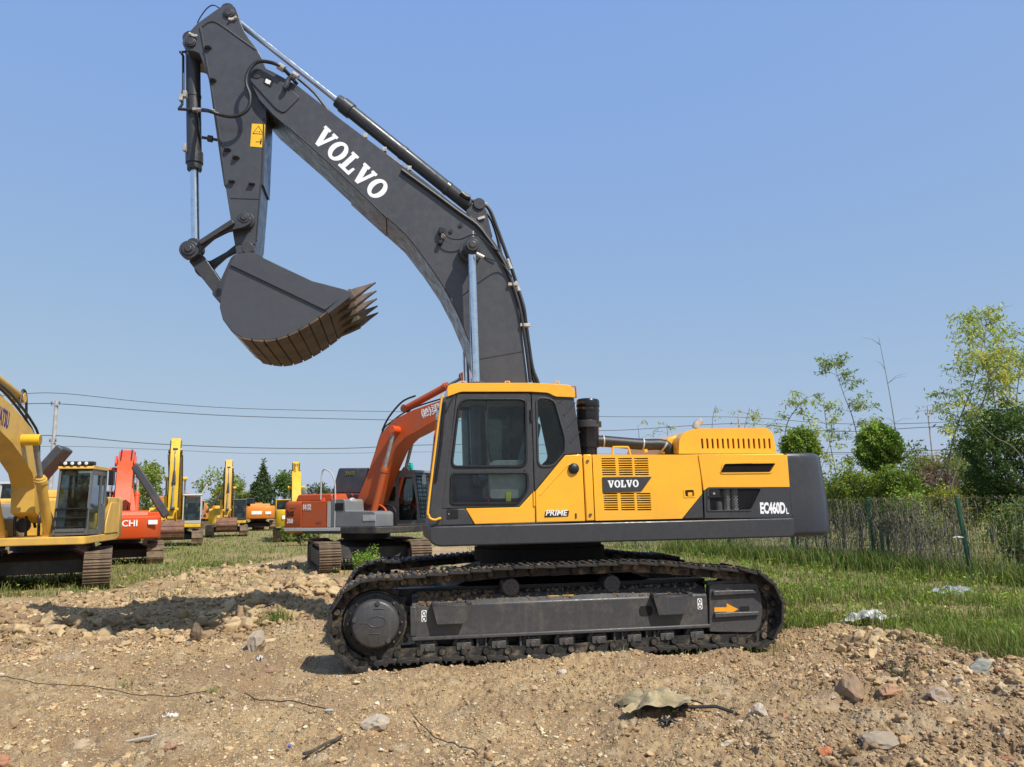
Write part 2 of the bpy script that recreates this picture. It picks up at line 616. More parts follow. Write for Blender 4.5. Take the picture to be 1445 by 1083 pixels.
# one shoe: plate with three grousers and bent edges
sh = MB()
L = pitch * .98
prof = [(-L / 2, -.014), (L / 2, -.030), (L / 2, -.006), (L * .40, .008), (L * .38, .032), (L * .31, .032), (L * .29, .008), (.03, .008), (.015, .032), (-.02, .032), (-.035, .008), (-L * .33, .008), (-L * .36, .032), (-L * .43, .032), (-L * .46, .010), (-L / 2, .010)]
sh.prism(prof, -.30, .30)
shoe_src = sh.build('track_shoe', M['track_steel'], None, bevel=.004, seg=1)
first = [True]
def shoe_frames(path):
    fr = []
    N = len(path)
    for i in range(N):
        t = (path[(i + 1) % N] - path[i - 1]).normalized()
        nrm = Vector((t.y, -t.x))                      # outward of the loop that runs front along the ground then over the top
        fr.append((path[i], t, nrm))
    return fr
for side in (-1, 1):
    yc = 1.37 * side
    lk = MB()
    fr = shoe_frames(path)
    cen = Vector((0, .5))
    for (p, t, nrm) in fr:
        if nrm.dot(p - Vector((max(min(p.x, CI[0]), CS[0]), .5))) < 0: nrm = -nrm
        for yy in (-.11, .11):
            c = p - nrm * .10
            A = c - t * pitch * .52; Bq = c + t * pitch * .52
            pl = bone((A.x, A.y), .058, (Bq.x, Bq.y), .050, 10)
            off = .012 if yy > 0 else -.012
            lk.prism(pl, yc + yy - .022, yc + yy + .022)
        c = p - nrm * .10 + t * pitch * .5
        lk.cyl((c.x, yc - .17, c.y), (c.x, yc + .17, c.y), .036, 10)
        lk.T = None
    track = lk.build('track', M['track_steel'], main, bevel=0)
    for i, (p, t, nrm) in enumerate(fr):
        if nrm.dot(p - Vector((max(min(p.x, CI[0]), CS[0]), .5))) < 0: nrm = -nrm
        o = p - nrm * .03
        jit = math.radians(random.uniform(-1.2, 1.2))
        X = Vector((t.x, 0, t.y)); Zv = Vector((nrm.x, 0, nrm.y)); Y = Zv.cross(X)
        m4 = Matrix(((X.x, Y.x, Zv.x, o.x), (X.y, Y.y, Zv.y, yc), (X.z, Y.z, Zv.z, o.y), (0, 0, 0, 1))) @ Matrix.Rotation(jit, 4, 'Y')
        if first[0]:
            s_ = shoe_src; s_.parent = track; s_.matrix_local = m4; first[0] = False
        else:
            copy_of(shoe_src, track, m4)
    # caked mud along the top run near the sprocket
    md = MB()
    rr = random.Random(3 + side)
    for (p, t, nrm) in fr:
        top = nrm.y if nrm.dot(p - cen) > 0 else -nrm.y
        if p.y < .75 or p.x > 2.3: continue
        dens = 12 if p.x < -.6 else (5 if p.x < .6 else (3 if p.x < 1.2 else 8))
        for k in range(dens):
            q = p + t * rr.uniform(-pitch / 2, pitch / 2)
            r = rr.uniform(.012, .034)
            y = yc + rr.uniform(-.29, .29)
            nn = nrm if nrm.dot(p - Vector((max(min(p.x, CI[0]), CS[0]), .5))) > 0 else -nrm
            q = q + nn * -.02
            ring = []
            for (zz, s) in ((-.5, .8), (.2, 1.0), (.9, .45)):
                ring.append([(q.x + r * s * rr.uniform(.8, 1.3) * math.cos(a), y + r * s * rr.uniform(.8, 1.5) * math.sin(a), q.y + r * zz * .8) for a in [2 * PI * j / 6 for j in range(6)]])
            md.loft(ring)
    tag(md.build('caked_mud', M['mud'], track, smooth=False), kind='stuff')
    # ------------------------------------------------ sprocket
    s = MB()
    teeth = []
    for k in range(21 * 4):
        a = 2 * PI * k / 84
        r = .44 if (k % 4) in (0, 1) else .385
        teeth.append((CS[0] + r * math.cos(a), CS[1] + r * math.sin(a)))
    s.prism(teeth, yc - .04, yc + .04)
    s.cyl((CS[0], yc - side * .06, CS[1]), (CS[0], yc + side * .10, CS[1]), .36, 40)
    fl_ = MB(); fl_.lathe((CS[0], yc + side * .08, CS[1]), (CS[0], yc + side * .13, CS[1]), [(0, .34), (.9, .335), (1, .32)], 40); fl_.build('flange', M['black'], main)
    for k in range(16):
        a = 2 * PI * k / 16
        s.cyl((CS[0] + .30 * math.cos(a), yc + side * .13, CS[1] + .30 * math.sin(a)), (CS[0] + .30 * math.cos(a), yc + side * .158, CS[1] + .30 * math.sin(a)), .014, 6)
    spr = s.build('sprocket', M['track_steel'], main, bevel=.004, seg=1)
    h = MB()
    e = yc + side * .08
    h.lathe((CS[0], e, CS[1]), (CS[0], e + side * .17, CS[1]), [(0, .275), (.78, .27), (.93, .255), (1, .235)], 40)
    for a in (1.45, 2.9, 5.4):
        h.cyl((CS[0] + .235 * math.cos(a), e + side * .15, CS[1] + .235 * math.sin(a)), (CS[0] + .235 * math.cos(a), e + side * .185, CS[1] + .235 * math.sin(a)), .028, 6)
    if side < 0:                                       # cast marks on the cover
        yy = e - .171
        h.tube([(CS[0] + .10 * math.cos(a) + .02, yy, CS[1] + .06 * math.sin(a) + .03) for a in [2 * PI * k / 20 for k in range(21)]], .006, 6)
        h.tube([(CS[0] - .07, yy, CS[1] - .20), (CS[0] - .07, yy, CS[1] - .10), (CS[0] - .07 + .12, yy, CS[1] - .10), (CS[0] + .05, yy, CS[1] - .20)], .006, 6)
        h.tube([(CS[0] - .17, yy, CS[1] + .02), (CS[0] - .08, yy, CS[1] + .02)], .006, 6)
        h.tube([(CS[0] - .02, yy, CS[1] + .17), (CS[0] + .11, yy, CS[1] + .17)], .006, 6)
    h.build('hub_cover', M['frame_gray'], spr, bevel=.004)
    # ------------------------------------------------ idler
    s = MB()
    s.lathe((CI[0], yc - .10, CI[1]), (CI[0], yc + .10, CI[1]), [(0, .36), (.1, .40), (.3, .41), (.31, .365), (.69, .365), (.7, .41), (.9, .40), (1, .36)], 40)
    s.build('idler', M['track_steel'], main)

# ------------------------------------------------------------------ near track frame
FT = qs(Z6, [(565, 377), (570, 588)], YS) + qs(Z7, [(888, 494), (866, 336)], YS)
fx0, fx1 = -1.79, 1.80
fz0, fz1 = .285, .665
for side in (-1, 1):
    y0 = YS * -side
    yi = .95 * side
    f = MB()
    f.prism([(1.5 * side, fz0 + .035), (1.5 * side, fz1), (1.40 * side, fz1 + .10), (1.22 * side, fz1 + .13), (yi, fz1 + .13), (yi, fz0 + .02)], fx0, fx1, axis='x')
    f.box(fx0 - .005, fx1 + .005, min(1.30 * side, 1.545 * side), max(1.30 * side, 1.545 * side), fz0, fz0 + .045)
    f.box(fx0 - .02, fx0 + .05, min(1.28 * side, 1.515 * side), max(1.28 * side, 1.515 * side), fz0 + .05, fz1 + .004)
    tf = f.build('track_frame', M['frame_gray'], main, bevel=.012)
    # inner box that carries the rollers
    f = MB()
    f.box(fx0 + .05, 1.9, min(1.02 * side, 1.30 * side), max(1.02 * side, 1.30 * side), .20, .30)
    f.box(-2.0, 1.9, min(.98 * side, 1.20 * side), max(.98 * side, 1.20 * side), .45, .84)
    f.build('roller_beam', M['black'], tf)
    # dirt lying on the sloping top
    md = MB(); rr = random.Random(11)
    for k in range(420):
        x = fx0 + .05 + (fx1 - fx0 - .1) * rr.random() ** (1.5 if rr.random() < .7 else .7)
        t = rr.random()
        y = side * (1.475 - .25 * t); z = fz1 + .03 + .10 * min(1, t * 2.2) - .012
        r = rr.uniform(.006, .028) * (1.5 if x < -.9 else 1)
        ring = [[(x + r * sc * rr.uniform(.8, 1.4) * math.cos(a), y + r * sc * rr.uniform(.8, 1.4) * math.sin(a), z + r * zz) for a in [2 * PI * j / 6 for j in range(6)]] for (zz, sc) in ((-.4, 1), (.3, .9), (.8, .4))]
        md.loft(ring)
    tag(md.build('loose_dirt', M['mud'], tf, smooth=False), kind='stuff')
    # steps bolted on the frame
    for (xa, xb) in ((-1.24, -.36), (.78, 1.42)) if side < 0 else ((-1.2, -.4), (.78, 1.42)):
        xs0, xs1 = xa + .02, xb
        if side < 0:
            xs0 = MA.q(Z6(682, 400), -1.6)[0] if xa < 0 else MA.q(Z7(572, 345), -1.6)[0]
            xs1 = MA.q(Z6(905, 400), -1.6)[0] if xa < 0 else MA.q(Z7(795, 345), -1.6)[0]
        s = MB()
        yo = 1.60 * side
        n = 22
        poly = [(xs0, fz1 + .012), (xs1, fz1 + .012), (xs1 - .02, fz1 - .06), (xs1 - .07, fz1 - .185)]
        for k in range(n + 1):
            poly.append((xs1 - .10 - (xs1 - xs0 - .17) * k / n, fz1 - .205 + (.012 if k % 2 else 0)))
        poly += [(xs0 + .05, fz1 - .185)]
        s.prism(poly, yo, yo - side * .012)
        s.prism([(xs0 - .0, fz1 + .012)] + [(xs0 + (xs1 - xs0) * k / 30, fz1 + .022 + (.012 if k % 2 else 0)) for k in range(31)] + [(xs1, fz1 + .012)], yo, yo - side * .15)
        for xx in (xs0 + .03, xs1 - .03):
            s.box(xx - .03, xx + .03, min(1.47 * side, yo), max(1.47 * side, yo), fz1 + .0, fz1 + .05)
        s.build('step', M['frame_gray'], tf, bevel=.003, seg=1)
    # hoisting point stickers
    if side < 0:
        for (x, z) in (MA.q(Z6(636, 440), -1.5), MA.q(Z7(833, 371), -1.5)):
            d = MB()
            d.prism(rounded([(x - .03, z - .065), (x + .03, z - .065), (x + .03, z + .065), (x - .03, z + .065)], .015), -1.503, -1.501, 0)
            for dz in (-.033, .033):
                d.tube([(x + .017 * math.cos(a), -1.5045, z + dz + .022 * math.sin(a)) for a in [2 * PI * k / 14 for k in range(15)]], .0045, 5, 1)
            d.build('hoist_sticker', [M['white'], M['void']], tf, smooth=False)
        d = MB()
        hx, hz = MA.q(Z7(527, 411), -1.5)
        d.prism(rounded([(hx - .085, hz - .06), (hx + .085, hz - .06), (hx + .085, hz + .06), (hx - .085, hz + .06)], .05), -1.504, -1.4995)
        d.build('access_hole', M['void'], tf)
        d = MB()
        for x in (-.1, .08):
            d.box(x - .06, x + .06, -1.452, -1.44, fz1 + .052, fz1 + .062)
        d.build('frame_mark', M['decal_y'], tf)
    # track tensioner guard by the idler
    g = MB()
    gp = rounded([(1.795, .235), (1.83, .80), (2.46, .79), (2.50, .60), (2.50, .40), (2.42, .20)], [.03, .05, .06, .1, .1, .08])
    g.prism(gp, 1.40 * side, 1.52 * side)
    for zc in (.69, .43):
        g.prism(rounded([(1.86, zc - .03), (2.44, zc - .02), (2.44, zc + .025), (1.86, zc + .03)], .02), 1.515 * side, 1.56 * side)
    g.prism(rounded([(1.82, .78), (2.2, .80), (2.2, .83), (1.82, .82)], .01), 1.30 * side, 1.50 * side)
    gg = g.build('tensioner_guard', M['frame_gray'], main, bevel=.012)
    if side < 0:
        ar = MB()
        P = qs(Z7, [(915, 391), (984, 390), (984, 368), (1050, 401), (985, 438), (985, 415), (915, 416)], -1.52)
        ar.prism(P, -1.524, -1.522)
        ar.build('arrow_sticker', M['orange_arrow'], gg, smooth=False)
        d = MB()
        hx, hz = MA.q(Z7(1086, 398), -1.52)
        d.prism(rounded([(hx - .065, hz - .028), (hx + .065, hz - .028), (hx + .065, hz + .028), (hx - .065, hz + .028)], .027), -1.523, -1.519)
        d.build('grease_hole', M['void'], gg)
    # rollers
    rx = [MA.q(p, -1.45)[0] for p in ((603, 913), (654, 911), (703, 908), (751, 907), (797.5, 905), (843.5, 902), (893, 898), (939, 896), (981, 894))]
    r_src = None
    for x in rx:
        if r_src is None:
            s = MB()
            s.lathe((0, -.20, 0), (0, .20, 0), [(0, .075), (.06, .085), (.08, .125), (.3, .13), (.31, .11), (.69, .11), (.7, .13), (.92, .125), (.94, .085), (1, .075)], 24)
            s.box(-.085, .085, -.235, -.195, -.035, .05)
            s.cyl((0, -.25, .0), (0, -.23, 0), .035, 12)
            r_src = s.build('track_roller', M['frame_gray'] if side < 0 else M['track_steel'], main, bevel=.006)
            o = r_src
        else:
            o = copy_of(r_src, main)
        o.location = (x, 1.28 * side, .195)
        if side > 0: o.rotation_euler = (0, 0, PI)
    for (xa, xb) in ((-1.00, -.40), (.94, 1.22)) if side < 0 else ((-1.0, -.4),):
        if side < 0: xa, xb = ((rx[1] + .16, rx[2] + .36) if xa < 0 else (rx[6] - .24, rx[6] + .26))
        g = MB()
        for x in (xa, xa + .10, xb - .10, xb):
            g.box(x - .012, x + .012, min(1.38 * side, 1.50 * side), max(1.38 * side, 1.50 * side), .06, .29)
        g.box(xa, xa + .1, 1.42 * side - .01, 1.42 * side + .01, .07, .28)
        g.box(xb - .1, xb, 1.42 * side - .01, 1.42 * side + .01, .07, .28)
        g.box(xa - .01, xb + .01, min(1.40 * side, 1.48 * side), max(1.40 * side, 1.48 * side), .05, .075)
        g.build('roller_guard', M['frame_gray'], main, bevel=.004)
    for p in ((721, 829), (864, 824)):
        cx, cz = MA.q(p, -1.45)
        s = MB()
        s.lathe((cx, 1.02 * side, cz), (cx, 1.46 * side, cz), [(0, .05), (.3, .05), (.31, .105), (.97, .105), (1, .09)], 24)
        for k in range(6):
            a = 2 * PI * k / 6
            s.cyl((cx + .05 * math.cos(a), 1.46 * side, cz + .05 * math.sin(a)), (cx + .05 * math.cos(a), 1.472 * side, cz + .05 * math.sin(a)), .011, 6)
        s.box(cx - .16, cx + .16, min(1.02 * side, 1.34 * side), max(1.02 * side, 1.34 * side), .76, cz - .06)
        s.build('carrier_roller', M['frame_gray'], main, bevel=.004)

# ------------------------------------------------------------------ car body and swing ring
s = MB()
s.loft([[(-1.5, -1.1, .50), (1.5, -1.1, .50), (1.5, 1.1, .50), (-1.5, 1.1, .50)], [(-1.35, -1.1, .80), (1.35, -1.1, .80), (1.35, 1.1, .80), (-1.35, 1.1, .80)], [(-.8, -.8, 1.0), (.8, -.8, 1.0), (.8, .8, 1.0), (-.8, .8, 1.0)]])
s.build('car_body', M['black'], main, bevel=.02)
s = MB()
s.lathe((0, 0, .95), (0, 0, 1.36), [(0, .82), (.3, .82), (.31, .90), (.7, .90), (.71, .86), (1, .86)], 48)
s.build('swing_ring', M['void'], main)  # deep shade under the deck is put into the ring's near-black colour

# ------------------------------------------------------------------ upper deck and side skirt
SK = qs(Z4, [(60, 893), (96, 1016)], YS)
sk_top = 1.575; sk_bot = 1.335
DX0 = MA.q((606, 744), YS)[0]; DX1 = MA.q(Z5(1219, 760), YS)[0]
s = MB()
s.prism(rounded([(DX0, sk_bot + .05), (DX0, sk_top), (DX1, sk_top), (DX1, sk_bot), (DX0 + .10, sk_bot)], [.05, .03, .0, .06, .05]), YS - .01, YS + .12)
s.build('side_skirt', M['char_side'], main, bevel=.02, seg=3)
s = MB()
s.box(DX0 + .03, DX1 + .1, YS + .12, 1.38, sk_bot + .04, sk_top - .02)
s.build('deck', M['black'], main, bevel=.01)
s = MB()
s.prism(rounded([(DX0 + .05, sk_bot), (DX0 + .05, sk_top), (DX1, sk_top), (DX1, sk_bot)], .03), 1.382, 1.5)
s.prism([(-1.45, sk_top + .01), (-.55, sk_top + .01), (-.55, 2.1), (-1.0, 2.2), (-1.45, 1.9)], .62, 1.45)
s.build('tool_box', M['char_side'], main, bevel=.03)

# ------------------------------------------------------------------ cab
CY0, CY1 = YS, YS + 1.06
PT = .05
cabp = MB()
roof_z = MA.q(Z4(400, 84), CY0)[1]
def c4(pts, y=YS): return qs(Z4, pts, y)
# floor, rear wall, sills, far frame
outl = c4([(128, 165), (215, 135), (640, 135), (885, 160), (925, 480), (945, 868), (60, 885)])
xr = max(p[0] for p in outl)
cab = None
b = MB()
far_o = c4([(133, 165), (215, 140), (640, 140), (883, 165), (922, 482), (940, 866), (64, 883)])
far_h = [rounded(c4([(250, 178), (600, 178), (625, 560), (190, 560)]), .08), rounded(c4([(668, 178), (770, 200), (830, 480), (750, 555), (683, 555)]), .06)]
b.prism(far_o, CY1 - PT, CY1, 0, far_h)
fx = [p[0] for p in far_o]
zf = 1.58
b.prism(c4([(64, 862), (940, 846), (940, 866), (64, 883)]), CY0 + .06, CY1 - PT - .002, 0)      # floor
rp = c4([(885, 168), (922, 480)])
b.add([(rp[0][0] - .03, CY0 + .055, rp[0][1]), (rp[1][0] - .03, CY0 + .055, rp[1][1]), (rp[1][0] - .03, CY1 - PT - .002, rp[1][1]), (rp[0][0] - .03, CY1 - PT - .002, rp[0][1]),
       (rp[0][0] - .07, CY0 + .055, rp[0][1]), (rp[1][0] - .07, CY0 + .055, rp[1][1]), (rp[1][0] - .07, CY1 - PT - .002, rp[1][1]), (rp[0][0] - .07, CY1 - PT - .002, rp[0][1])],
      [(0, 1, 2, 3), (7, 6, 5, 4), (0, 4, 5, 1), (1, 5, 6, 2), (2, 6, 7, 3), (3, 7, 4, 0)])
b.box(rp[1][0] - .07, rp[1][0] - .03, CY0 + .055, CY1 - PT - .002, zf, rp[1][1] - .003)
# front pillar on the near side, lower front
fp = c4([(128, 168), (214, 148), (135, 890), (60, 884)])
b.prism(fp, CY0, CY0 + PT + .02)
fl = c4([(78, 640), (60, 884), (75, 884), (93, 640)])
b.prism(fl, CY0 + .072, CY1 - PT - .002)
cab = b.build('cab', M['char'], main, bevel=.012)
# roof
r = MB()
prof = rounded(c4([(165, 162), (166, 100), (205, 85), (640, 84), (858, 96), (886, 128), (886, 166), (775, 162), (735, 140), (640, 134), (240, 134), (208, 146)]), [.01, .03, .05, .1, .06, .05, .01, .03, .04, .05, .06, .02], 5)
r.prism(prof, CY0 - .025, CY1 + .02)
roof = r.build('cab_roof', M['yellow'], cab, bevel=.045, seg=4)
r = MB()
for x in (255, 505, 785):
    hx, hz = MA.q(Z4(x, 80), CY0 + .25)
    r.tube([(hx - .035, CY0 + .25, hz - .035), (hx - .025, CY0 + .25, hz + .012), (hx + .025, CY0 + .25, hz + .012), (hx + .035, CY0 + .25, hz - .035)], .010, 6)
r.build('roof_eye', M['yellow'], roof)
r = MB()
pp = p3s(Z4, [(862, 105), (890, 103), (894, 165), (884, 165)], CY0 + .45)
r.tube(pp, .012, 6)
r.build('roof_bracket', paint('orange bracket paint', (.45, .12, .03), .5), cab)
# door: charcoal upper with two window openings
dgap = .006
door_up = [(219, 150), (232, 143), (636, 141), (655, 690), (572, 782), (265, 789), (137, 792)]
w_up = [(232, 152), (600, 155), (628, 190), (634, 560), (186, 570)]
w_up_i = [(258, 170), (590, 173), (606, 195), (612, 553), (198, 556)]
wu = rounded(qs(ZC, [(118, 85), (660, 85), (712, 100), (718, 690), (45, 695)], YS), [.13, .05, .07, .09, .08], 6)
wl = rounded(qs(ZC, [(44, 752), (715, 748), (728, 770), (728, 905), (640, 1025), (38, 1028)], YS), [.06, .04, .04, .06, .05, .05], 5)
d = MB()
d.prism(rounded(c4(door_up), [.02, .04, .03, 0, 0, 0, 0]), CY0 - .004, CY0 + PT, 0, [wu, wl])
door = d.build('door', M['char'], cab, bevel=.010)
def ring_gasket(poly, w, y0, y1):
    c = Vector((sum(p[0] for p in poly) / len(poly), sum(p[1] for p in poly) / len(poly)))
    return poly
g = MB()
for wp in (wu, wl):
    g.tube([(p[0], CY0 - .006, p[1]) for p in wp] + [(wp[0][0], CY0 - .006, wp[0][1])], .016, 6)
g.build('window_seal', M['black'], door)
for nm, wp in (('upper_window', wu), ('lower_window', wl)):
    g = MB()
    g.pane(wp, CY0 + .02)
    g.build(nm, M['glass'], door, smooth=False)
g = MB()                                               # sliding pane divider and sill handle
dv = p3s(ZC, [(366, 90), (372, 690)], CY0 + .012)
g.bar(dv[0], dv[1], .012, .018, up=(1, 0, 0))
g.build('window_divider', M['black'], door)
d = MB()                                               # yellow lower corner of the door
d.prism(c4([(657, 694), (662, 873), (320, 883), (268, 793), (573, 786)]), CY0 - .008, CY0 + PT)
d.build('door_sill', M['yellow'], door, bevel=.008)
d = MB()
d.prism(c4([(136, 796), (265, 794), (315, 884), (133, 889)]), CY0 - .004, CY0 + PT)
d.build('door_base', M['char'], door, bevel=.008)
d = MB()
hb = c4([(163, 797), (226, 798), (228, 850), (163, 853)])
d.prism(hb, CY0 - .010, CY0 - .003, 0)
hb2 = c4([(186, 806), (222, 806), (222, 846), (186, 846)])
d.prism(hb2, CY0 - .014, CY0 - .009, 1)
d.cyl(MA.p3(Z4(174, 824), CY0 - .008), MA.p3(Z4(174, 824), CY0 - .016), .008, 10, 2)
d.build('door_latch', [M['black'], M['void'], M['zinc']], door)
d = MB()
for (y0_, y1_) in ((235, 300),):
    h0 = MA.p3(Z4(640, y0_), CY0 - .012); h1 = MA.p3(Z4(641, y1_), CY0 - .012)
    d.cyl(h0, h1, .018, 10)
h0 = MA.p3(Z4(655, 700), CY0 - .012); h1 = MA.p3(Z4(657, 780), CY0 - .012)
d.cyl(h0, h1, .012, 10, 1)
d.build('hinge', [M['black'], M['yellow']], door)
# quarter panel behind the door
wq = rounded(qs(ZC, [(808, 95), (850, 72), (940, 85), (978, 120), (1068, 440), (1066, 560), (955, 690), (845, 690), (822, 650)], YS), [.06, .05, .05, .04, .08, .05, .06, .05, .04], 4)
d = MB()
d.prism(rounded(c4([(643, 141), (735, 143), (775, 165), (882, 168), (923, 480), (828, 487), (661, 690)]), [.01, .03, .03, .01, 0, 0, 0]), CY0, CY0 + PT, 0, [wq])
qp = d.build('quarter_panel', M['char'], cab, bevel=.010)
g = MB()
g.tube([(p[0], CY0 - .002, p[1]) for p in wq] + [(wq[0][0], CY0 - .002, wq[0][1])], .014, 6)
for (a, b_) in (((1055, 230), (1158, 120)), ((1085, 340), (1178, 238)), ((1108, 478), (1198, 378)), ((1010, 120), (1060, 75))):
    A = MA.p3(ZC(*a), CY0 - .001); Bq = MA.p3(ZC(*b_), CY0 - .001)
    g.tube([A, Bq], .007, 6)
g.build('panel_rib', M['char'], qp)
g = MB(); g.pane(wq, CY0 + .02); g.build('quarter_window', M['glass'], qp, smooth=False)
d = MB()
d.prism(c4([(926, 487), (832, 492), (663, 696), (667, 873), (946, 866)]), CY0 - .008, CY0 + PT)
lp = d.build('lower_panel', M['yellow'], cab, bevel=.010)
d = MB()
k0 = MA.p3(Z4(879, 568), CY0 - .006)
d.lathe(k0, k0 + Vector((0, -.05, 0)), [(0, .066), (.5, .066), (.8, .05), (1, .02)], 20)
d.build('rubber_stop', M['black'], lp)
d = MB()
e = p3s(Z4, [(690, 718), (760, 640), (840, 556), (868, 545)], CY0 - .010)
d.tube(smooth_path(e, 4), .007, 6)
d.build('pressed_rib', M['yellow'], lp)
d = MB()                                               # PRIME badge
A, Bq = MA.q(Z4(714, 842), CY0), MA.q(Z4(848, 836), CY0)
bp = c4([(714, 843), (848, 837), (853, 806), (719, 811)])
d.prism(bp, CY0 - .014, CY0 - .007)
badge = d.build('badge', M['void'], lp)
wd = Bq[0] - A[0]
word_mesh('lettering', 'PRIME', M['white'], lp, plate_mat((A[0] + .014, A[1] + .016), -.012, CY0 - .014), .066, wd - .02, .02, .2)
d = MB(); k = MA.p3(Z4(893, 830), CY0 - .01); d.box(k.x - .008, k.x + .008, k.y - .006, k.y + .003, k.z - .04, k.z + .02); d.build('key_slot', M['void'], lp)
# windscreen, far window, interior
g = MB()
w0 = c4([(130, 172)])[0]; w1 = c4([(80, 640)])[0]
g.add([(w0[0], CY0 + .075, w0[1]), (w1[0], CY0 + .075, w1[1]), (w1[0], CY1 - .055, w1[1]), (w0[0], CY1 - .055, w0[1])], [(0, 1, 2, 3)])
g.build('windscreen', M['glass'], cab, smooth=False)
for i, hpoly in enumerate(far_h):
    g = MB(); g.pane(hpoly, CY1 - .03); g.build('far_window', M['glass'], cab, smooth=False)
g = MB()                                               # headliner and rear shelf
g.prism(c4([(180, 140), (860, 145), (860, 160), (180, 160)]), CY0 + .06, CY1 - .06)
g.build('headliner', M['cabtrim'], cab)
seat = MB()
sx, szz = MA.q(ZC(560, 700), YS + .5)
seat.prism(rounded([(sx - .36, szz - .02), (sx + .16, szz - .08), (sx + .18, szz - .2), (sx - .36, szz - .16)], .06), CY0 + .27, CY0 + .79)
seat.prism(rounded([(sx + .10, szz - .1), (sx + .28, szz + .56), (sx + .40, szz + .54), (sx + .26, szz - .12)], .06), CY0 + .27, CY0 + .79)
seat.prism(rounded([(sx + .28, szz + .60), (sx + .32, szz + .82), (sx + .41, szz + .80), (sx + .38, szz + .58)], .04), CY0 + .38, CY0 + .68)
seat_o = seat.build('seat', M['seat'], cab, bevel=.03, seg=3)
seat = MB()
seat.prism(rounded([(sx + .262, szz + .60), (sx + .302, szz + .80), (sx + .318, szz + .80), (sx + .278, szz + .60)], .008), CY0 + .37, CY0 + .69)
seat.build('headrest_cover', M['red'], seat_o, bevel=.006)
con = MB()
con.prism(rounded([(sx - .30, szz - .40), (sx - .30, szz + .02), (sx - .24, szz + .07), (sx + .30, szz + .07), (sx + .30, szz - .40)], .05), CY0 + .10, CY0 + .25)
con.prism(rounded([(sx - .30, szz - .40), (sx - .30, szz + .06), (sx + .30, szz + .07), (sx + .30, szz - .40)], .05), CY0 + .81, CY0 + .95)
con.prism(rounded([(w1[0] + .05, zf + .06), (w1[0] + .06, zf + .55), (w1[0] + .2, zf + .5), (w1[0] + .22, zf + .06)], .03), CY0 + .70, CY1 - .08)
con.box(sx + .42, rp[1][0] - .09, CY0 + .08, CY1 - .08, zf + .03, zf + .55)
con.build('console', M['cabtrim'], cab, bevel=.015)
lv = MB()
a0 = MA.p3(ZC(381, 1010), YS + .16); a1 = MA.p3(ZC(385, 930), YS + .16); a2 = MA.p3(ZC(425, 885), YS + .16)
lv.tube([a0, a1, a2], .016, 8)
lv.build('safety_lever', M['red'], cab)
lv = MB()
for yy in (.18, .88):
    lv.tube([(sx - .26, CY0 + yy, szz + .05), (sx - .30, CY0 + yy, szz + .18)], .012, 8)
    lv.lathe((sx - .30, CY0 + yy, szz + .17), (sx - .32, CY0 + yy, szz + .31), [(0, .02), (.4, .03), (1, .022)], 12)
for yy in (.40, .55):
    lv.tube([(w1[0] + .35, CY0 + yy, zf + .05), (w1[0] + .30, CY0 + yy, zf + .5)], .012, 8)
lv.build('control_stick', M['black'], cab)
mt = MB()
k = MA.p3(ZC(558, 1005), YS + .085); k2 = MA.p3(ZC(555, 920), YS + .085)
mt.box(k.x - .03, k.x + .03, k.y, k.y + .004, k.z, k2.z)
mt.build('warning_tag', M['vest'], cab)
# grab rail along the front pillar
rl = MB()
rail = p3s(Z4, [(140, 165), (128, 205), (60, 760), (60, 830), (70, 850), (95, 858), (125, 848)], CY0 - .05)
rl.tube(smooth_path(rail, 5), .014, 8)
rl.tube([rail[-1], rail[-1] + Vector((0, .05, 0))], .014, 8); rl.tube([rail[0], rail[0] + Vector((0.0, .06, 0))], .014, 8)
rl.build('grab_rail', M['yellow'], cab)
wp = MB()
wp.bar(MA.p3(Z4(205, 150), CY0 - .014), MA.p3(Z4(160, 240), CY0 - .014), .02, .02)
wp.tube(p3s(Z4, [(150, 190), (130, 420), (100, 640)], CY0 - .012), .016, 6)
wp.build('drain_strip', M['black'], cab)

# ------------------------------------------------------------------ engine housing
HZ = MA.q(Z5(300, 386), YS)[1]
def c5(pts, y=YS): return qs(Z5, pts, y)
s = MB()
hx0 = MA.q(Z4(932, 500), YS)[0]; hx1 = MA.q(Z5(1186, 500), YS)[0]
s.box(hx0 + .0, hx1, YS + .16, 1.45, sk_top + .004, HZ - .006)
s.box(hx0 + .0, hx1, YS + .042, YS + .158, HZ - .05, HZ - .006)
s.build('engine_housing', M['yellow'], main, bevel=.05, seg=3)
s = MB()
s.prism(c5([(88, 386), (133, 386), (149, 742), (104, 744)]), YS, YS + .044)
ps = s.build('post_strip', M['yellow'], main, bevel=.012)
d = MB()
for p in ((111, 422), (126, 710)):
    k = MA.p3(Z5(*p), YS - .002)
    d.cyl(k, k + Vector((0, -.012, 0)), .018, 12)
d.build('bolt', M['rust'], ps)
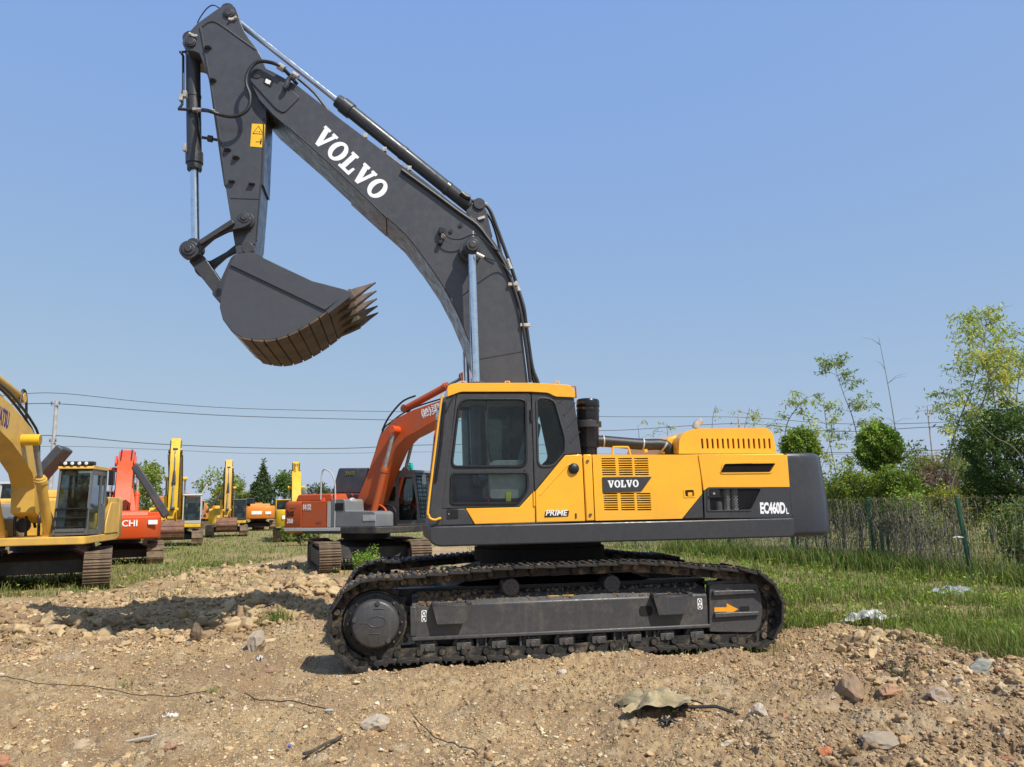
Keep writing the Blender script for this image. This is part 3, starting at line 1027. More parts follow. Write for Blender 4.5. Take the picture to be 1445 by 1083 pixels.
# front side door with louvres
holes = []
def louvres(x0, y0, x1, y1, rows, skew):
    cols = ((0, .30), (.36, .655), (.70, 1.0))
    for r_ in range(rows):
        fy0 = y0 + (y1 - y0) * (r_ + .18) / rows; fy1 = y0 + (y1 - y0) * (r_ + .74) / rows
        for (a, b_) in cols:
            sk = skew * (r_ / rows)
            holes.append(rounded(c5([(x0 + sk + (x1 - x0) * a, fy0), (x0 + sk + (x1 - x0) * b_, fy0 - 1), (x0 + sk + (x1 - x0) * b_, fy1 - 1), (x0 + sk + (x1 - x0) * a, fy1)]), .008, 2))
louvres(184, 404, 436, 502, 8, 6)
louvres(195, 592, 449, 690, 8, 6)
lat = rounded(c5([(632, 578), (680, 576), (684, 610), (635, 612)]), .02)
s = MB()
s.prism(rounded(c5([(137, 387), (700, 388), (719, 510), (726, 597), (618, 731), (153, 742)]), [.01, .02, 0, 0, 0, .01]), YS, YS + .040, 0, holes + [lat])
sdoor = s.build('side_door', M['yellow'], main, bevel=.009)
s = MB()
s.prism(c5([(170, 400), (470, 400), (470, 700), (180, 700)]), YS + .06, YS + .07)
s.build('louvre_back', M['void'], sdoor)
s = MB()
s.prism(c5([(727, 602), (733, 728), (623, 731)]), YS, YS + .040)
s.build('door_corner', M['char_side'], sdoor, bevel=.008)
s = MB()
s.prism(rounded(c5([(189, 508), (455, 505), (400, 583), (193, 592)]), .01), YS - .012, YS - .0005)
npl = s.build('name_plate', M['char_side'], sdoor, bevel=.004)
A, Bq = MA.q(Z5(219, 565), YS), MA.q(Z5(384, 561), YS)
s = MB()
lettering_slab(s, 'VOLVO', (A[0], A[1]), math.atan2(Bq[1] - A[1], Bq[0] - A[0]), .088, Bq[0] - A[0], YS - .016, YS - .011)
s.build('lettering', M['white'], npl, smooth=False)
s = MB()
s.prism(rounded(c5([(624, 572), (690, 569), (692, 616), (627, 619)]), .02), YS - .006, YS - .0005, 0, [lat])
s.prism(lat, YS + .030, YS + .0445, 1)
s.prism(c5([(650, 590), (672, 589), (673, 608), (651, 609)]), YS - .002, YS + .02, 0)
s.build('door_latch', [M['yellow'], M['rust']], sdoor, bevel=.003)
s = MB()
s.tube(smooth_path(p3s(Z5, [(245, 390), (247, 352), (256, 347), (320, 347), (330, 352), (340, 388)], YS + .12), 4), .013, 8)
s.build('hand_rail', M['yellow'], main)
# rear side door with mesh grilles
def hexmesh(mb, x0, x1, z0, z1, y, pitch, r, clip=None):
    n = int((x1 - x0 + (z1 - z0)) / pitch) + 2
    for sgn in (-1, 1):
        for k in range(-n, n):
            pts = []
            t0 = x0 + k * pitch
            for j in range(25):
                z = z0 + (z1 - z0) * j / 24
                x = t0 + sgn * (z - z0) * .9 + (0 if sgn > 0 else (z1 - z0) * .9)
                if x0 <= x <= x1 and (clip is None or clip(x, z)):
                    pts.append((x, y, z))
                else:
                    if len(pts) > 1: mb.bar(pts[0], pts[-1], r, r)
                    pts = []
            if len(pts) > 1: mb.bar(pts[0], pts[-1], r, r)
def inside(poly):
    def f(x, z):
        c = False; j = len(poly) - 1
        for i in range(len(poly)):
            xi, zi = poly[i]; xj, zj = poly[j]
            if (zi > z) != (zj > z) and x < (xj - xi) * (z - zi) / (zj - zi) + xi: c = not c
            j = i
        return c
    return f
gt = rounded(c5([(845, 437), (1118, 434), (1090, 481), (820, 484)]), .02)
gb = rounded(c5([(762, 572), (1040, 570), (986, 682), (768, 686)]), .025)
s = MB()
s.prism(c5([(706, 388), (1182, 388), (1197, 561), (760, 562), (735, 580), (724, 505)]), YS, YS + .040, 0, [gt])
s.prism(rounded(c5([(823, 490), (1096, 487), (1135, 430), (1120, 422), (836, 425)]), .03), YS - .010, YS - .0005, 0, [gt])
rdoor = s.build('rear_door', M['yellow'], main, bevel=.010)
s = MB()
s.prism(c5([(735, 583), (762, 565), (1197.5, 564), (1211, 726), (740, 728)]), YS, YS + .040, 0, [gb])
s.prism(rounded(c5([(750, 692), (990, 690), (1052, 566), (1046, 562), (752, 564)]), .02), YS - .010, YS - .0005, 0, [gb])
rlow = s.build('door_lower', M['char_side'], rdoor, bevel=.008)
s = MB()
s.prism(c5([(800, 420), (1140, 420), (1140, 495), (800, 495)]), YS + .10, YS + .105)
hexmesh(s, min(p[0] for p in gt), max(p[0] for p in gt), min(p[1] for p in gt), max(p[1] for p in gt), YS + .012, .030, .006, inside(gt))
s.build('upper_grille', M['void'], rdoor, smooth=False)
s = MB()
s.prism(c5([(745, 566), (1060, 562), (1060, 692), (745, 695)]), YS + .148, YS + .153, 0)
hexmesh(s, min(p[0] for p in gb), max(p[0] for p in gb), min(p[1] for p in gb), max(p[1] for p in gb), YS + .010, .034, .006, inside(gb))
s.build('lower_grille', M['black'], rlow, smooth=False)
for x in (818, 860, 903):
    s = MB()
    k0 = MA.p3(Z5(x, 690), YS + .085); k1 = MA.p3(Z5(x - 4, 572 if x > 830 else 640), YS + .085)
    n = 26
    s.lathe(k0, k1, [(i / n, .042 if i % 2 else .034) for i in range(n + 1)], 14)
    s.build('white_duct', M['white_duct'], rlow)
s = MB()
s.prism(rounded(c5([(764, 574), (816, 574), (818, 606), (766, 608)]), .015), YS - .016, YS - .009, 0)
s.cyl(MA.p3(Z5(790, 596), YS - .016), MA.p3(Z5(790, 596), YS - .022), .014, 12, 1)
s.prism(c5([(757, 609), (826, 607), (826, 615), (757, 618)]), YS - .022, YS - .009, 0)
s.build('door_latch', [M['void'], M['zinc']], rlow)
A, Bq = MA.q(Z5(1038, 706), YS), MA.q(Z5(1173, 705), YS)
word_mesh('lettering', 'EC460D', M['white'], rlow, plate_mat((A[0], A[1]), math.atan2(Bq[1] - A[1], Bq[0] - A[0]), YS - .001), .150, Bq[0] - A[0], .045)
A = MA.q(Z5(1177, 706), YS)
word_mesh('lettering', 'L', M['white'], rlow, plate_mat((A[0], A[1]), 0, YS - .001), .075, .034, .03)
# counterweight
s = MB()
cx0 = hx1 + .012
def cwring(z, ins, rear):
    pts = []
    plan = [(cx0, -1.5), (cx0 + .28, -1.5), (cx0 + .46, -1.46), (cx0 + .60, -1.34), (cx0 + .72, -1.05), (cx0 + .80, -.6), (cx0 + .83, 0), (cx0 + .80, .6), (cx0 + .72, 1.05), (cx0 + .60, 1.34), (cx0 + .46, 1.46), (cx0 + .28, 1.5), (cx0, 1.5)]
    for (x, y) in plan:
        f = max(0, (x - cx0) / .83)
        yy = y * (1 - ins * .6)
        pts.append((x - f * (rear + ins * .5), yy, z))
    return pts
rings = [cwring(sk_bot + .00, .05, .02), cwring(sk_bot + .03, .012, .0), cwring(sk_bot + .07, 0, 0), cwring(1.8, 0, .012), cwring(2.10, .0, .045), cwring(2.25, .0, .07), cwring(HZ - .07, .0, .088), cwring(HZ - .035, .006, .10), cwring(HZ - .012, .02, .12), cwring(HZ - .002, .04, .15)]
s.loft(rings)
cw = s.build('counterweight', M['char_side'], main, bevel=.0, angle=50)
# hood over the engine with slots
Yh = YS + .28
hp = rounded(c5([(600, 382), (604, 300), (640, 262), (692, 247), (1075, 244), (1106, 272), (1126, 381)], Yh), [0, .05, .08, .1, .08, .08, 0], 6)
slots = []
for k in range(14):
    xa = 719 + (1080 - 719) * k / 13; 
    slots.append(rounded(c5([(xa, 300), (xa + 11, 300), (xa + 16, 355), (xa + 5, 356)], Yh), .018, 3))
s = MB()
s.prism(hp, Yh, Yh + .03, 0, slots)
hood = s.build('hood', M['yellow'], main, bevel=.012, seg=3)
s = MB()
hp2 = [(p[0], p[1]) for p in hp]
s.prism(hp2, Yh + .045, 1.1)
s.build('hood_shell', M['yellow'], hood, bevel=.03, seg=3)
s = MB()
s.prism(c5([(690, 285), (1105, 285), (1110, 370), (690, 370)], Yh), Yh + .031, Yh + .044)
s.build('slot_back', M['void'], hood)
s = MB()
s.prism(c5([(515, 384), (540, 300), (598, 278), (598, 384)], Yh + .25), Yh + .25, .6)
s.build('intake_cover', M['yellow'], hood, bevel=.03, seg=3)
s = MB()
e0 = MA.p3(Z5(690, 246), Yh + .5)
s.tube([e0, e0 + Vector((.02, 0, .06)), e0 + Vector((.09, 0, .11))], [.05, .05, .045], 12)
s.build('exhaust_tip', M['zinc'], hood)
# air cleaner and intake pipe
ya = YS + .55
a0 = MA.p3(Z5(112, 378), ya); a1 = MA.p3(Z5(112, 88), ya)
ra = abs(MA.q(Z5(172, 250), ya)[0] - MA.q(Z5(52, 250), ya)[0]) / 2
s = MB()
s.lathe(a0 + Vector((0, 0, -.06)), a1, [(0, ra * .8), (.16, ra * .8), (.17, ra * .96), (.55, ra * .96), (.56, ra * .99), (.78, ra * .98), (.785, ra * 1.02), (.80, ra * 1.02), (.84, ra * .97), (.86, ra * 1.02), (.96, ra * 1.0), (.985, ra * .92), (1, ra * .6)], 40)
ac = s.build('air_cleaner', plain('glossy black', (.010, .010, .011), .22, .2), main)
s = MB()
zb = MA.q(Z5(112, 225), ya)[1]
s.cyl((a0.x, ya, zb - .045), (a0.x, ya, zb + .045), ra * 1.05, 40)
s.box(a0.x + ra, a0.x + ra + .04, ya - .03, ya + .03, zb - .04, zb + .04)
s.build('mount_band', M['char_side'], ac, bevel=.004)
s = MB()
pp = p3s(Z5, [(150, 315), (200, 316), (400, 332), (500, 333), (540, 350), (560, 395)], ya)
s.tube(smooth_path(pp, 6), .075, 18)
pipe = s.build('intake_pipe', M['hose'], main)
s = MB()
for (p, q) in (((190, 315), (197, 315)), ((402, 331), (409, 332)), ((516, 338), (524, 343))):
    s.cyl(MA.p3(Z5(*p), ya), MA.p3(Z5(*q), ya), .081, 20)
s.build('hose_clamp', M['zinc'], pipe)
# top rail details
s = MB()
for p in ((420, 375),):
    k = MA.p3(Z5(*p), YS + .3)
    s.cyl(k, k + Vector((0, 0, .04)), .03, 10)
s.build('filler_cap', M['yellow'], main)

# ------------------------------------------------------------------ boom
BY = .38
bo = [Z1(505, 470), Z1(497, 440), Z1(508, 408), Z1(535, 385), Z1(570, 388), Z1(640, 420), Z1(780, 497), Z1(1040, 700), Z1(1445, 1003)] + [Z3(200, 62), Z3(380, 192), Z3(465, 258), Z3(520, 340), Z3(560, 405), Z3(600, 505), Z3(640, 625), Z3(662, 742), Z3(678, 880), Z3(695, 1020), (752, 600), (752, 660), (720, 690), (692, 670)] + \
     [Z3(487, 1010), Z3(460, 905), Z3(437, 900), Z3(408, 812), Z3(353, 682), Z3(290, 562), Z3(210, 442), Z3(110, 312), Z3(0, 213)] + [Z2(1300, 200), Z2(1080, 0), Z1(1100, 1080), Z1(900, 895), Z1(720, 737), Z1(640, 668), Z1(560, 580)]
bo = [p for i, p in enumerate(bo) if i not in (24,)]
boomp = MA.poly(bo, -BY)
b = MB()
b.prism(boomp, -BY, BY)
boom = b.build('boom', M['char_boom'], main, bevel=.012)
# welded edge strips along the lower and upper edge, reinforcement plates
b = MB()
tipc = MA.q(Z1(548, 430), -BY)
rp_ = rounded(qs(Z1, [(505, 470), (508, 405), (580, 400), (640, 440), (800, 570), (705, 665), (660, 640)], -BY), [.05, .09, .09, .05, .03, .06, .06], 4)
b.prism(rp_, -BY - .018, -BY - .0005)
b.cyl((tipc[0], -BY - .03, tipc[1]), (tipc[0], BY + .03, tipc[1]), .085, 28)
b.cyl((tipc[0], -BY - .035, tipc[1]), (tipc[0], -BY - .02, tipc[1]), .06, 20)
b.build('tip_plate', M['char_boom'], boom, bevel=.006)
b = MB()
zz = qs(Z3, [(455, 905), (665, 868)], -BY)
b.tube([(zz[0][0], -BY - .002, zz[0][1]), (zz[1][0], -BY - .002, zz[1][1])], .006, 6)
low = MA.poly([Z1(720, 737), Z1(900, 895), Z1(1100, 1080), Z2(1300, 200), Z3(0, 213), Z3(110, 312), Z3(210, 442), Z3(290, 562), Z3(353, 682), Z3(408, 812)], -BY)
b.tube(smooth_path([(p[0] + .008, -BY - .001, p[1] + .01) for p in low], 3), .007, 6)
b.build('weld_seam', M['char'], boom)
b = MB()
wv0 = MA.q((440.5, 199), -BY); wv1 = MA.q((529, 285), -BY)
ang = math.atan2(wv1[1] - wv0[1], wv1[0] - wv0[0])
lettering_slab(b, 'VOLVO', MA.q(Z1(858, 812), -BY), math.atan2(*(lambda a, b_: (b_[1] - a[1], b_[0] - a[0]))(MA.q(Z1(858, 812), -BY), MA.q((529, 283), -BY))), .30, 1.27, -BY - .004, -BY - .0006)
b.build('lettering', M['white'], boom, smooth=False)
b = MB()                                               # small tie-down plate
pt = qs(Z1, [(585, 485), (600, 455), (645, 480), (630, 515)], -BY)
b.prism(rounded(pt, .02), -BY - .028, -BY - .0185, 0)
pt = qs(Z1, [(596, 487), (603, 465), (632, 480), (622, 503)], -BY)
b.prism(pt, -BY - .031, -BY - .0285, 1)
for p in ((603, 490), (617, 492)):
    k = MA.p3(Z1(*p), -BY - .032); b.cyl(k, k + Vector((0, -.002, 0)), .008, 8, 0)
b.build('sticker', [M['void'], M['white']], boom, smooth=False)
# ear on the back of the boom for the stick cylinder
AB = MA.q((673, 299.5), 0)
b = MB()
ear = qs(Z3, [(395, 200), (432, 168), (470, 165), (492, 190), (500, 225), (525, 330), (470, 300)], -.26)
for y in (-.30, .24):
    b.prism(rounded(ear, .04), y, y + .06)
b.cyl((AB[0], -.33, AB[1]), (AB[0], .33, AB[1]), .085, 24)
b.build('cylinder_ear', M['char'], boom, bevel=.006)
# boom cylinder pin boss
BC = MA.q((665.5, 350), -.62)
b = MB()
b.cyl((BC[0], -.50, BC[1]), (BC[0], .50, BC[1]), .16, 32)
b.cyl((BC[0], -.76, BC[1]), (BC[0], .76, BC[1]), .085, 28)
b.lathe((BC[0], -.775, BC[1]), (BC[0], -.755, BC[1]), [(0, .045), (1, .06)], 20)
b.build('pin_boss', M['char'], boom, bevel=.006)

def hydraulic(name, parent, p0, p1, rb, rr, split, gl=.14, mat='char_side', rodmat='steel', eye0=.0, eye1=.0, eyew=.2, bands=()):
    """cylinder: barrel from p0, rod to p1; split is the share of the barrel"""
    p0 = Vector(p0); p1 = Vector(p1); d = p1 - p0; Ln = d.length
    s = MB()
    g = gl / Ln
    s.lathe(p0, p1, [(0, rb * .7), (.012, rb), (split - g, rb), (split - g + .001, rb * 1.18), (split - g * .35, rb * 1.18), (split - g * .34, rb * 1.02), (split, rb * .98)], 28)
    t = d.normalized(); ref = Vector((0, 1, 0)); sd_ = t.cross(ref).normalized()
    for k in range(14):
        a = 2 * PI * k / 14
        c = p0 + t * (Ln * split) + (ref * math.cos(a) + sd_ * math.sin(a)) * rb * .84
        s.cyl(c - t * .01, c + t * .016, rb * .09, 6)
    for bpos in bands:
        s.cyl(p0 + d * (bpos - .006), p0 + d * (bpos + .006), rb * 1.07, 28)
    if eye0:
        s.cyl(p0 - ref * eyew, p0 + ref * eyew, eye0, 24)
    o = s.build(name, M[mat], parent, bevel=.003, seg=1)
    s = MB()
    s.cyl(p0 + d * (split - .02), p1 - t * (eye1 * .5), rr, 24)
    s.build('rod', M[rodmat], o)
    if eye1:
        s = MB()
        s.cyl(p1 - ref * eyew, p1 + ref * eyew, eye1, 24)
        s.build('rod_eye', M[mat], o, bevel=.008)
    return o

for y in (-.62, .62):
    foot = MA.q((677, 690), -.62)
    gz = MA.q((671, 541), -.62)
    d_ = Vector((BC[0], 0, BC[1])) - Vector((foot[0], 0, foot[1]))
    spl = (Vector((gz[0], 0, gz[1])) - Vector((foot[0], 0, foot[1]))).length / d_.length
    hydraulic('boom_cylinder', main, (foot[0], y, foot[1]), (BC[0], y, BC[1]), .105, .058, spl, .16, eye1=.115, eyew=.075)
A0 = MA.q((673, 299.5), 0); A1 = MA.q((324, 21), 0)
stick_cyl = hydraulic('stick_cylinder', main, (A0[0], 0, A0[1]), (A1[0], 0, A1[1]), .100, .047, .565, .26, eye0=.11, eye1=.1, eyew=.13, bands=(.02, .12, .30))
B0 = MA.q((270.3, 61), 0); C0 = MA.q((268.5, 354.5), 0)
B0b = MA.q((272, 61), 0); C0b = MA.q((276, 350), 0)
bucket_cyl = hydraulic('bucket_cylinder', main, (B0b[0], 0, B0b[1]), (C0b[0], 0, C0b[1]), .100, .058, .63, .26, eye0=.11, eye1=.1, eyew=.13, bands=(.05, .27))

# ------------------------------------------------------------------ stick
SY = .28
so = [Z1(112, 255), Z1(118, 225), Z1(150, 190), Z1(200, 137), Z1(325, 48), Z1(355, 32), Z1(385, 27), Z1(418, 42), Z1(438, 80), Z1(452, 135), Z1(478, 190), Z1(505, 232), Z1(545, 282), Z1(575, 335), Z1(600, 400), Z1(603, 560), Z1(602, 690), Z1(585, 1080)] + \
     [Z2(575, 0), Z2(548, 330), Z2(520, 430), Z2(470, 450), Z2(430, 420), Z2(408, 290), Z2(362, 0)] + [Z1(355, 1080), Z1(300, 700), Z1(268, 470), Z1(238, 378), Z1(212, 312), Z1(180, 298), Z1(140, 295)]
stickp = MA.poly(so, -SY)
s = MB()
s.prism(stickp, -SY, SY)
stick = s.build('stick', M['char_boom'], main, bevel=.012)
s = MB()                                               # raised rib that outlines the gusset
rib = p3s(Z1, [(215, 165), (225, 200), (248, 330), (290, 560), (325, 760), (355, 1010), (362, 1080)], -SY - .002)
s.tube(rib, .016, 6)
rib = p3s(Z1, [(232, 155), (262, 133), (300, 128), (350, 155), (440, 220), (540, 290)], -SY - .002)
s.tube(smooth_path(rib, 4), .012, 6)
rib = p3s(Z1, [(588, 690), (575, 1080)], -SY - .002)
s.tube(rib, .010, 6)
rib = p3s(Z2, [(570, 0), (545, 330)], -SY - .002)
s.tube(rib, .010, 6)
for (a, b_) in (((393, 82), (560, 88)), ((430, 350), (540, 350))):
    s.tube(p3s(Z2, [a, b_], -SY - .002), .006, 6)
s.build('rib', M['char'], stick)
s = MB()
for p in ((262, 285), (290, 475), (375, 880), (425, 925)):
    k = MA.p3(Z1(*p), -SY)
    s.loft([[(k.x - .05, -SY + .002, k.z + .03), (k.x + .06, -SY + .002, k.z + .02), (k.x + .05, -SY + .002, k.z - .01), (k.x - .04, -SY + .002, k.z - .02)], [(k.x - .02, -SY - .07, k.z + .03), (k.x + .03, -SY - .07, k.z + .02), (k.x + .03, -SY - .07, k.z + .01), (k.x - .02, -SY - .07, k.z)]])
for p in ((398, 1060), (515, 1075)):
    k = MA.p3(Z1(*p), -SY)
    s.box(k.x - .03, k.x + .05, -SY - .06, -SY + .002, k.z - .01, k.z + .02)
s.build('hose_bracket', M['char'], stick, bevel=.004)
s = MB()
for (p, r_) in (((385, 78), .075), ((163, 250), .07)):
    k = MA.q(Z1(*p), -SY)
    s = MB()
    s.cyl((k[0], -SY - .03, k[1]), (k[0], SY + .03, k[1]), r_, 24)
    s.cyl((k[0], -SY - .04, k[1]), (k[0], -SY - .029, k[1]), r_ * .7, 20)
    s.build('pin', M['char'], stick, bevel=.006)
s = MB()
E0 = MA.q((345.5, 310), -.36)
s.cyl((E0[0], -.44, E0[1]), (E0[0], .44, E0[1]), .075, 24)
s.cyl((E0[0], -SY - .05, E0[1]), (E0[0], SY + .05, E0[1]), .12, 28)
s.cyl((E0[0], -.455, E0[1]), (E0[0], -.43, E0[1]), .045, 6)
s.build('pin', M['char'], stick, bevel=.006)
s = MB()
for (p, a) in (((408, 112), .4), ((178, 208), -.3)):
    k = MA.p3(Z1(*p), -SY - .012)
    s.bar(k + Vector((-.05 * math.cos(a), 0, -.05 * math.sin(a))), k + Vector((.05 * math.cos(a), 0, .05 * math.sin(a))), .03, .035)
    for sg in (-1, 1):
        c = k + Vector((.045 * sg * math.cos(a), -.012, .045 * sg * math.sin(a)))
        s.cyl(c, c + Vector((0, -.02, 0)), .018, 6)
s.build('pin_lock', M['zinc'], stick)
s = MB()
dp = qs(Z1, [(518, 722), (596, 726), (586, 862), (508, 855)], -SY)
s.prism(dp, -SY - .004, -SY - .0006, 0)
tri = qs(Z1, [(524, 780), (586, 784), (557, 736)], -SY)
T3 = [Vector((p[0], -SY - .0045, p[1])) for p in tri]
s.tube([T3[0], T3[1], T3[2], T3[0]], .0045, 5, 1)
for (p, r_) in (((548, 768), .006), ((562, 770), .009), ((545, 828), .007), ((556, 828), .007), ((572, 812), .009)):
    k = MA.p3(Z1(*p), -SY - .004); s.cyl(k, k + Vector((0, -.002, 0)), r_, 10, 1)
s.bar(MA.p3(Z1(571, 818), -SY - .005), MA.p3(Z1(568, 842), -SY - .005), .002, .018, 1, up=(1, 0, 0))
s.bar(MA.p3(Z1(540, 829), -SY - .005), MA.p3(Z1(578, 826), -SY - .005), .002, .006, 1, up=(0, 0, 1))
s.build('warning_sticker', [M['decal_y'], M['void']], stick, smooth=False)
# side fittings on the bucket cylinder
s = MB()
s.tube(p3s(Z1, [(105, 305), (118, 330), (118, 520), (112, 560), (112, 610), (95, 632)], -.10), .018, 8)
s.tube(p3s(Z1, [(95, 305), (140, 303)], -.10), .016, 8)
s.tube(p3s(Z1, [(88, 636), (140, 640), (180, 642)], -.12), .022, 8)
s.build('feed_pipe', M['hose'], bucket_cyl)
s = MB()
for (a, b_) in (((172, 640), (200, 642)), ((95, 560), (116, 582)), ((118, 540), (138, 562)), ((118, 850), (135, 875))):
    A = MA.p3(Z1(*a), -.13); Bq = MA.p3(Z1(*b_), -.13)
    s = MB()
    s.box(min(A.x, Bq.x), max(A.x, Bq.x), -.16, -.09, min(A.z, Bq.z) - .02, max(A.z, Bq.z) + .02)
    s.build('pipe_fitting', M['zinc'], bucket_cyl, bevel=.006)
s = MB()
A = MA.p3(Z1(228, 802), -.05); Bq = MA.p3(Z1(325, 818), -.05)
s.tube([A, Bq], .022, 8); s.cyl(A + (Bq - A) * .35, A + (Bq - A) * .62, .048, 12)
s.build('sensor_rod', M['char'], stick)

# ------------------------------------------------------------------ linkage and bucket
s = MB()
C0_ = MA.q((268.3, 354.5), -.38)
E1 = MA.q((345.5, 310), -.38)
mid = MA.q(Z2(310, 345), -.38)
for y in (-.43, .36):
    up = qs(Z2, [(108, 385), (130, 350), (200, 345), (300, 290), (395, 215), (425, 225), (470, 180), (520, 205), (510, 240), (470, 262), (440, 268), (380, 282), (300, 322), (240, 375), (200, 420), (160, 440), (120, 425)], -.38)
    s.prism(rounded(up, .03), y, y + .07)
bx_ = qs(Z2, [(210, 345), (405, 218), (425, 240), (230, 365)], -.40)
s.prism(bx_, -.49, -.43)
s.cyl((C0_[0], -.47, C0_[1]), (C0_[0], .47, C0_[1]), .085, 24)
s.cyl((C0_[0], -.45, C0_[1]), (C0_[0], -.35, C0_[1]), .125, 28)
s.cyl((C0_[0], .35, C0_[1]), (C0_[0], .45, C0_[1]), .125, 28)
s.cyl((C0_[0], -.49, C0_[1]), (C0_[0], -.465, C0_[1]), .05, 6)
s.build('lever', M['char'], main, bevel=.008)
s = MB()
lk = qs(Z2, [(150, 450), (205, 405), (240, 420), (350, 580), (345, 640), (325, 665), (300, 640)], -.30)
for y in (-.31, .24):
    s.prism(rounded(lk, .03), y, y + .07)
s.prism(qs(Z2, [(190, 470), (222, 440), (330, 600), (305, 630)], -.30), -.24, .24)
F0_ = MA.q((309.5, 416), -.3)
s.cyl((F0_[0], -.40, F0_[1]), (F0_[0], .40, F0_[1]), .07, 20)
s.build('push_link', M['char'], main, bevel=.008)

BW = .86
outer_px = [Z2(428, 415), Z2(390, 478), Z2(357, 565), Z2(336, 650), Z2(330, 720), Z2(348, 790), Z2(398, 858), Z2(450, 890), Z2(500, 902), Z2(600, 912), Z2(680, 897), Z2(760, 866), Z2(860, 808), Z2(945, 748)]
mouth_px = [Z2(1085, 640), Z2(1090, 625), Z2(1055, 618), Z2(870, 570), Z2(700, 490), Z2(590, 437), Z2(560, 410), Z2(510, 404), Z2(460, 408)]
ob = MA.poly(outer_px, -BW); mb_ = MA.poly(mouth_px, -BW)
s = MB()
for y in (-BW, BW - .04):
    s.prism(ob + mb_, y, y + .04)
def shell(pts, th):
    P = [Vector(p) for p in pts]
    ci_ = Vector(MA.q(Z2(640, 640), -BW))
    inn = []
    for i, p in enumerate(P):
        t = (P[min(i + 1, len(P) - 1)] - P[max(i - 1, 0)]).normalized()
        nrm = Vector((-t.y, t.x))
        if nrm.dot(ci_ - p) < 0: nrm = -nrm
        inn.append(p + nrm * th)
    return [tuple(p) for p in P] + [tuple(p) for p in inn[::-1]]
s.prism(shell(ob[1:9], .035), -BW + .039, BW - .039)
bucket = s.build('bucket', M['char_boom'], main, bevel=.008)
s = MB()                                               # thicker upper side plate and cutter
upl = qs(Z2, [(392, 474), (945, 738), (1092, 628), (1055, 616), (870, 568), (700, 488), (590, 435), (560, 408), (510, 402), (460, 406), (428, 413)], -BW)
s.prism(upl, BW + .0005, BW + .028)
s.build('side_plate', M['char_boom'], bucket, bevel=.006)
s = MB()
s.prism(upl, -BW - .028, -BW - .0005)
s.prism(qs(Z2, [(950, 742), (1092, 622), (1096, 660), (965, 762)], -BW), -BW - .045, -BW - .027)
s.build('side_plate', M['char_boom'], bucket, bevel=.006)
# shell round the back and bottom
c_in = Vector(MA.q(Z2(640, 640), -BW))
lip = MA.q(Z2(1010, 690), -BW)
s = MB()
s.prism(shell(ob[8:] + [lip], .04), -BW + .041, BW - .041)
s.build('bottom_shell', M['rust'], bucket)
# wear strips across the bottom
den = [Vector(p) for p in smooth_path([(p[0], p[1], 0) for p in ob[7:] + [lip]], 8)]
Ls = [0]
for i in range(len(den) - 1): Ls.append(Ls[-1] + (den[i + 1] - den[i]).length)
def pos(d):
    j = 0
    while j < len(Ls) - 2 and Ls[j + 1] < d: j += 1
    t = (d - Ls[j]) / (Ls[j + 1] - Ls[j]); return den[j].lerp(den[j + 1], t)
ns = 9
s = MB()
for k in range(ns):
    a = pos(Ls[-1] * (k + .03) / ns); b_ = pos(Ls[-1] * (k + .93) / ns)
    t = (b_ - a).normalized(); nrm = Vector((-t.y, t.x, 0))
    if nrm.dot(Vector((c_in.x, c_in.y, 0)) - a) > 0: nrm = -nrm
    po = [a - nrm * .006, b_ - nrm * .006, b_ + nrm * .022, a + nrm * .022]
    s.prism([(p.x, p.y) for p in po], -BW + .0, BW - .0)
s.build('wear_plate', M['rust'], bucket, bevel=.004, seg=1)
# lip plate
s = MB()
l0 = Vector(MA.q(Z2(945, 748), -BW)); l1 = Vector(MA.q(Z2(1092, 640), -BW))
t = (l1 - l0).normalized(); nn = Vector((-t.y, t.x))
if nn.dot(c_in - l0) < 0: nn = -nn
s.prism([tuple(l0), tuple(l1), tuple(l1 + nn * .05), tuple(l0 + nn * .05)], -BW + .041, BW - .041)
s.build('lip_plate', M['rust'], bucket, bevel=.006)
# teeth
tip = Vector(MA.q(Z2(1240, 566), -BW)); root = Vector(MA.q(Z2(1095, 642), -BW))
td = (tip - root); tn = Vector((-td.y, td.x)).normalized()
tsrc = None
for k in range(5):
    y = -BW + .06 + (2 * BW - .12) * k / 4
    if tsrc is None:
        s = MB()
        w = .07
        def ringt(f, hh, ww):
            c = root + td * f
            return [(c.x - tn.x * hh, -ww, c.y - tn.y * hh), (c.x - tn.x * hh, ww, c.y - tn.y * hh), (c.x + tn.x * hh, ww, c.y + tn.y * hh), (c.x + tn.x * hh, -ww, c.y + tn.y * hh)]
        s.loft([ringt(-.02, .06, w), ringt(.25, .05, w * .9), ringt(.6, .026, w * .6), ringt(1.0, .006, w * .3)], 0)
        s.loft([ringt(-.95, .045, w * .8), ringt(-.4, .06, w * 1.12), ringt(.06, .07, w * 1.15), ringt(.10, .055, w)], 1)
        tsrc = s.build('tooth', [M['rust_tooth'], M['rust']], bucket, bevel=.006)
        o = tsrc
    else:
        o = copy_of(tsrc, bucket)
    o.location = (0, y, 0)
# hanging ears on the back of the bucket
s = MB()
ears = qs(Z2, [(300, 640), (322, 600), (400, 430), (440, 405), (520, 405), (545, 440), (520, 520), (400, 660), (345, 690), (315, 680)], -.36)
for y in (-.40, .34):
    s.prism(rounded(ears, .04), y, y + .06)
bp_ = MA.q((351, 353), -.36)
s.cyl((bp_[0], -.46, bp_[1]), (bp_[0], .46, bp_[1]), .08, 24)
s.build('bucket_ear', M['char'], bucket, bevel=.006)

